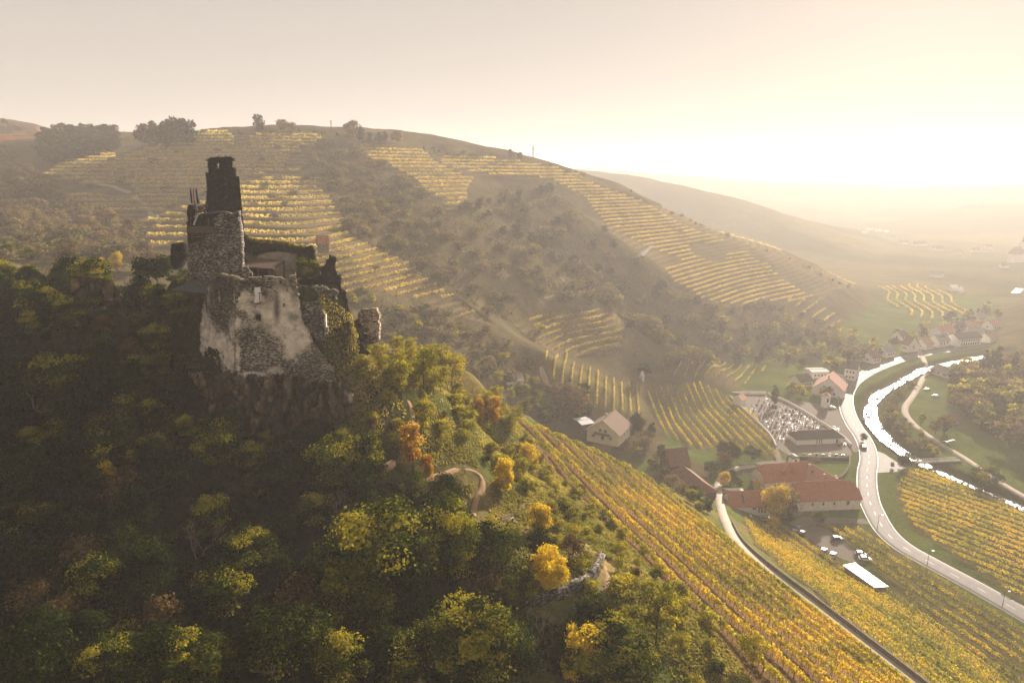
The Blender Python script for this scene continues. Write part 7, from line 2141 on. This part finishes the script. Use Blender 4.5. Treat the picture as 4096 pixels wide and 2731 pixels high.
wood(60, GC, 6, 83, ['far_scrub', 'far_russet', 'far_gold'], 2.5, 6, 'slope_bush', '% bush on the lower slope right of the castle', 'bush', 'bushes of the lower slope')
wood(110, GD, 6, 84, ['far_russet', 'far_scrub', 'far_russet'], 5, 9, 'slope_tree', '% tree of the hazy wood left behind the castle', 'tree', 'trees of the hazy wood behind the knoll')
wood(70, GF, 9, 85, ['far_broadleaf', 'far_scrub', 'far_gold'], 5, 9, 'valley_tree', '% tree on the hazy slope above the village', 'tree', 'trees of the slope above the village')
for k, (x, y, z, u, v, d) in enumerate(scatter(34, GT, 16, 86, 250, 700)):
    plant('far_scrub', x, y, rr_.uniform(2.0, 4.0), 'terrace_bush', 'grey-green bush between the vine terraces ' + where(u, v, HILL_A), 'bush', 'bushes between the terraces', z, rng=rr_)
# thinner scrub that nobody could count
def scrub_mass():
    rng = np.random.default_rng(88)
    ps = []
    for poly, n, rmin in ((GA, 26000, 280), (GB, 26000, 300), (GC, 20000, 240), (GD, 24000, 220), (GF, 24000, 420)):
        m = n * 8
        r = np.sqrt(rng.uniform(rmin ** 2, 950 ** 2, m)); a = np.radians(rng.uniform(-41, 36, m)); x, y = r * np.sin(a), r * np.cos(a)
        z = base_h(x, y); u, v, d = proj(x, y, z)
        ok = in_poly(u, v, poly)
        for t in TERRACES + [V1, V2]: ok &= ~in_poly(u, v, t)
        c = fbm(x / 13, y / 13, 3, 91)
        ok &= c > .44
        ps.append(np.stack([x, y], -1)[ok][:n])
    p = np.vstack(ps)
    z = ground(p[:, 0], p[:, 1])
    c = fbm(p[:, 0] / 13, p[:, 1] / 13, 3, 91)
    hgt = np.clip((c - .44) * 16, .2, 2.6)
    pos = np.column_stack([p, z + hgt * rng.uniform(.3, 1, len(p))])
    n_ = rng.normal(size=pos.shape); n_[:, 2] = np.abs(n_[:, 2]) + .3; n_ /= np.linalg.norm(n_, axis=1)[:, None]
    v, f = quads_at(pos, n_, 1.0 * rng.uniform(.6, 1.5, len(pos)), rng)
    t = .35 + (fbm(p[:, 0] / 40, p[:, 1] / 40, 3, 93) - .5) * 1.4
    tag(link('hillside_scrub', mesh_np('hillside_scrub', v, f, [L_GREY], False, None, {'tone': ('FLOAT', np.repeat(t, 4))})), kind='stuff')
scrub_mass()
# ------------------------------------------------------------------ the morning haze, one closed box of even air
HAZE_DENSITY = 0.0003
def build_haze():
    mb = MB()
    mb.box((0, 0, 102), (18800, 18800, 212))
    m, nt, out = new_mat('haze')
    pv = nt.nodes.new('ShaderNodeVolumePrincipled')
    pv.inputs['Color'].default_value = (0.985, 0.95, 0.91, 1)
    pv.inputs['Density'].default_value = HAZE_DENSITY
    pv.inputs['Anisotropy'].default_value = 0.25
    nt.links.new(pv.outputs[0], out.inputs['Volume'])
    o = mb.build('haze', m)
    tag(o, kind='stuff')
build_haze()
# ------------------------------------------------------------------ alike things told apart by their place, last of all
def tell_apart():
    by = {}
    for o in COL.objects:
        if o.parent is None and o.get('label') and o.get('category'): by.setdefault(o['label'], []).append(o)
    num = ['', 'one', 'two', 'three', 'four', 'five', 'six', 'seven', 'eight', 'nine', 'ten', 'eleven', 'twelve', 'thirteen', 'fourteen', 'fifteen', 'sixteen', 'seventeen', 'eighteen', 'nineteen', 'twenty']
    for lab, os_ in by.items():
        n = len(os_)
        if n < 2: continue
        os_.sort(key=lambda o: float(proj(o.location.x, o.location.y, o.location.z)[0]))
        for i, o in enumerate(os_):
            if n > 20: t = ''
            elif n == 2: t = ', left of two' if i == 0 else ', right of two'
            elif i == 0: t = ', leftmost of ' + num[n]
            elif i == n - 1: t = ', rightmost of ' + num[n]
            elif i < n / 2: t = ', ' + nth(i) + ' from left of ' + num[n]
            else: t = ', ' + nth(n - 1 - i) + ' from right of ' + num[n]
            if n > 20: t = ', leftmost of all' if i == 0 else ', ' + nth(i).replace('topmost', 'first') + ' from the left'
            o['label'] = lab + t
tell_apart()
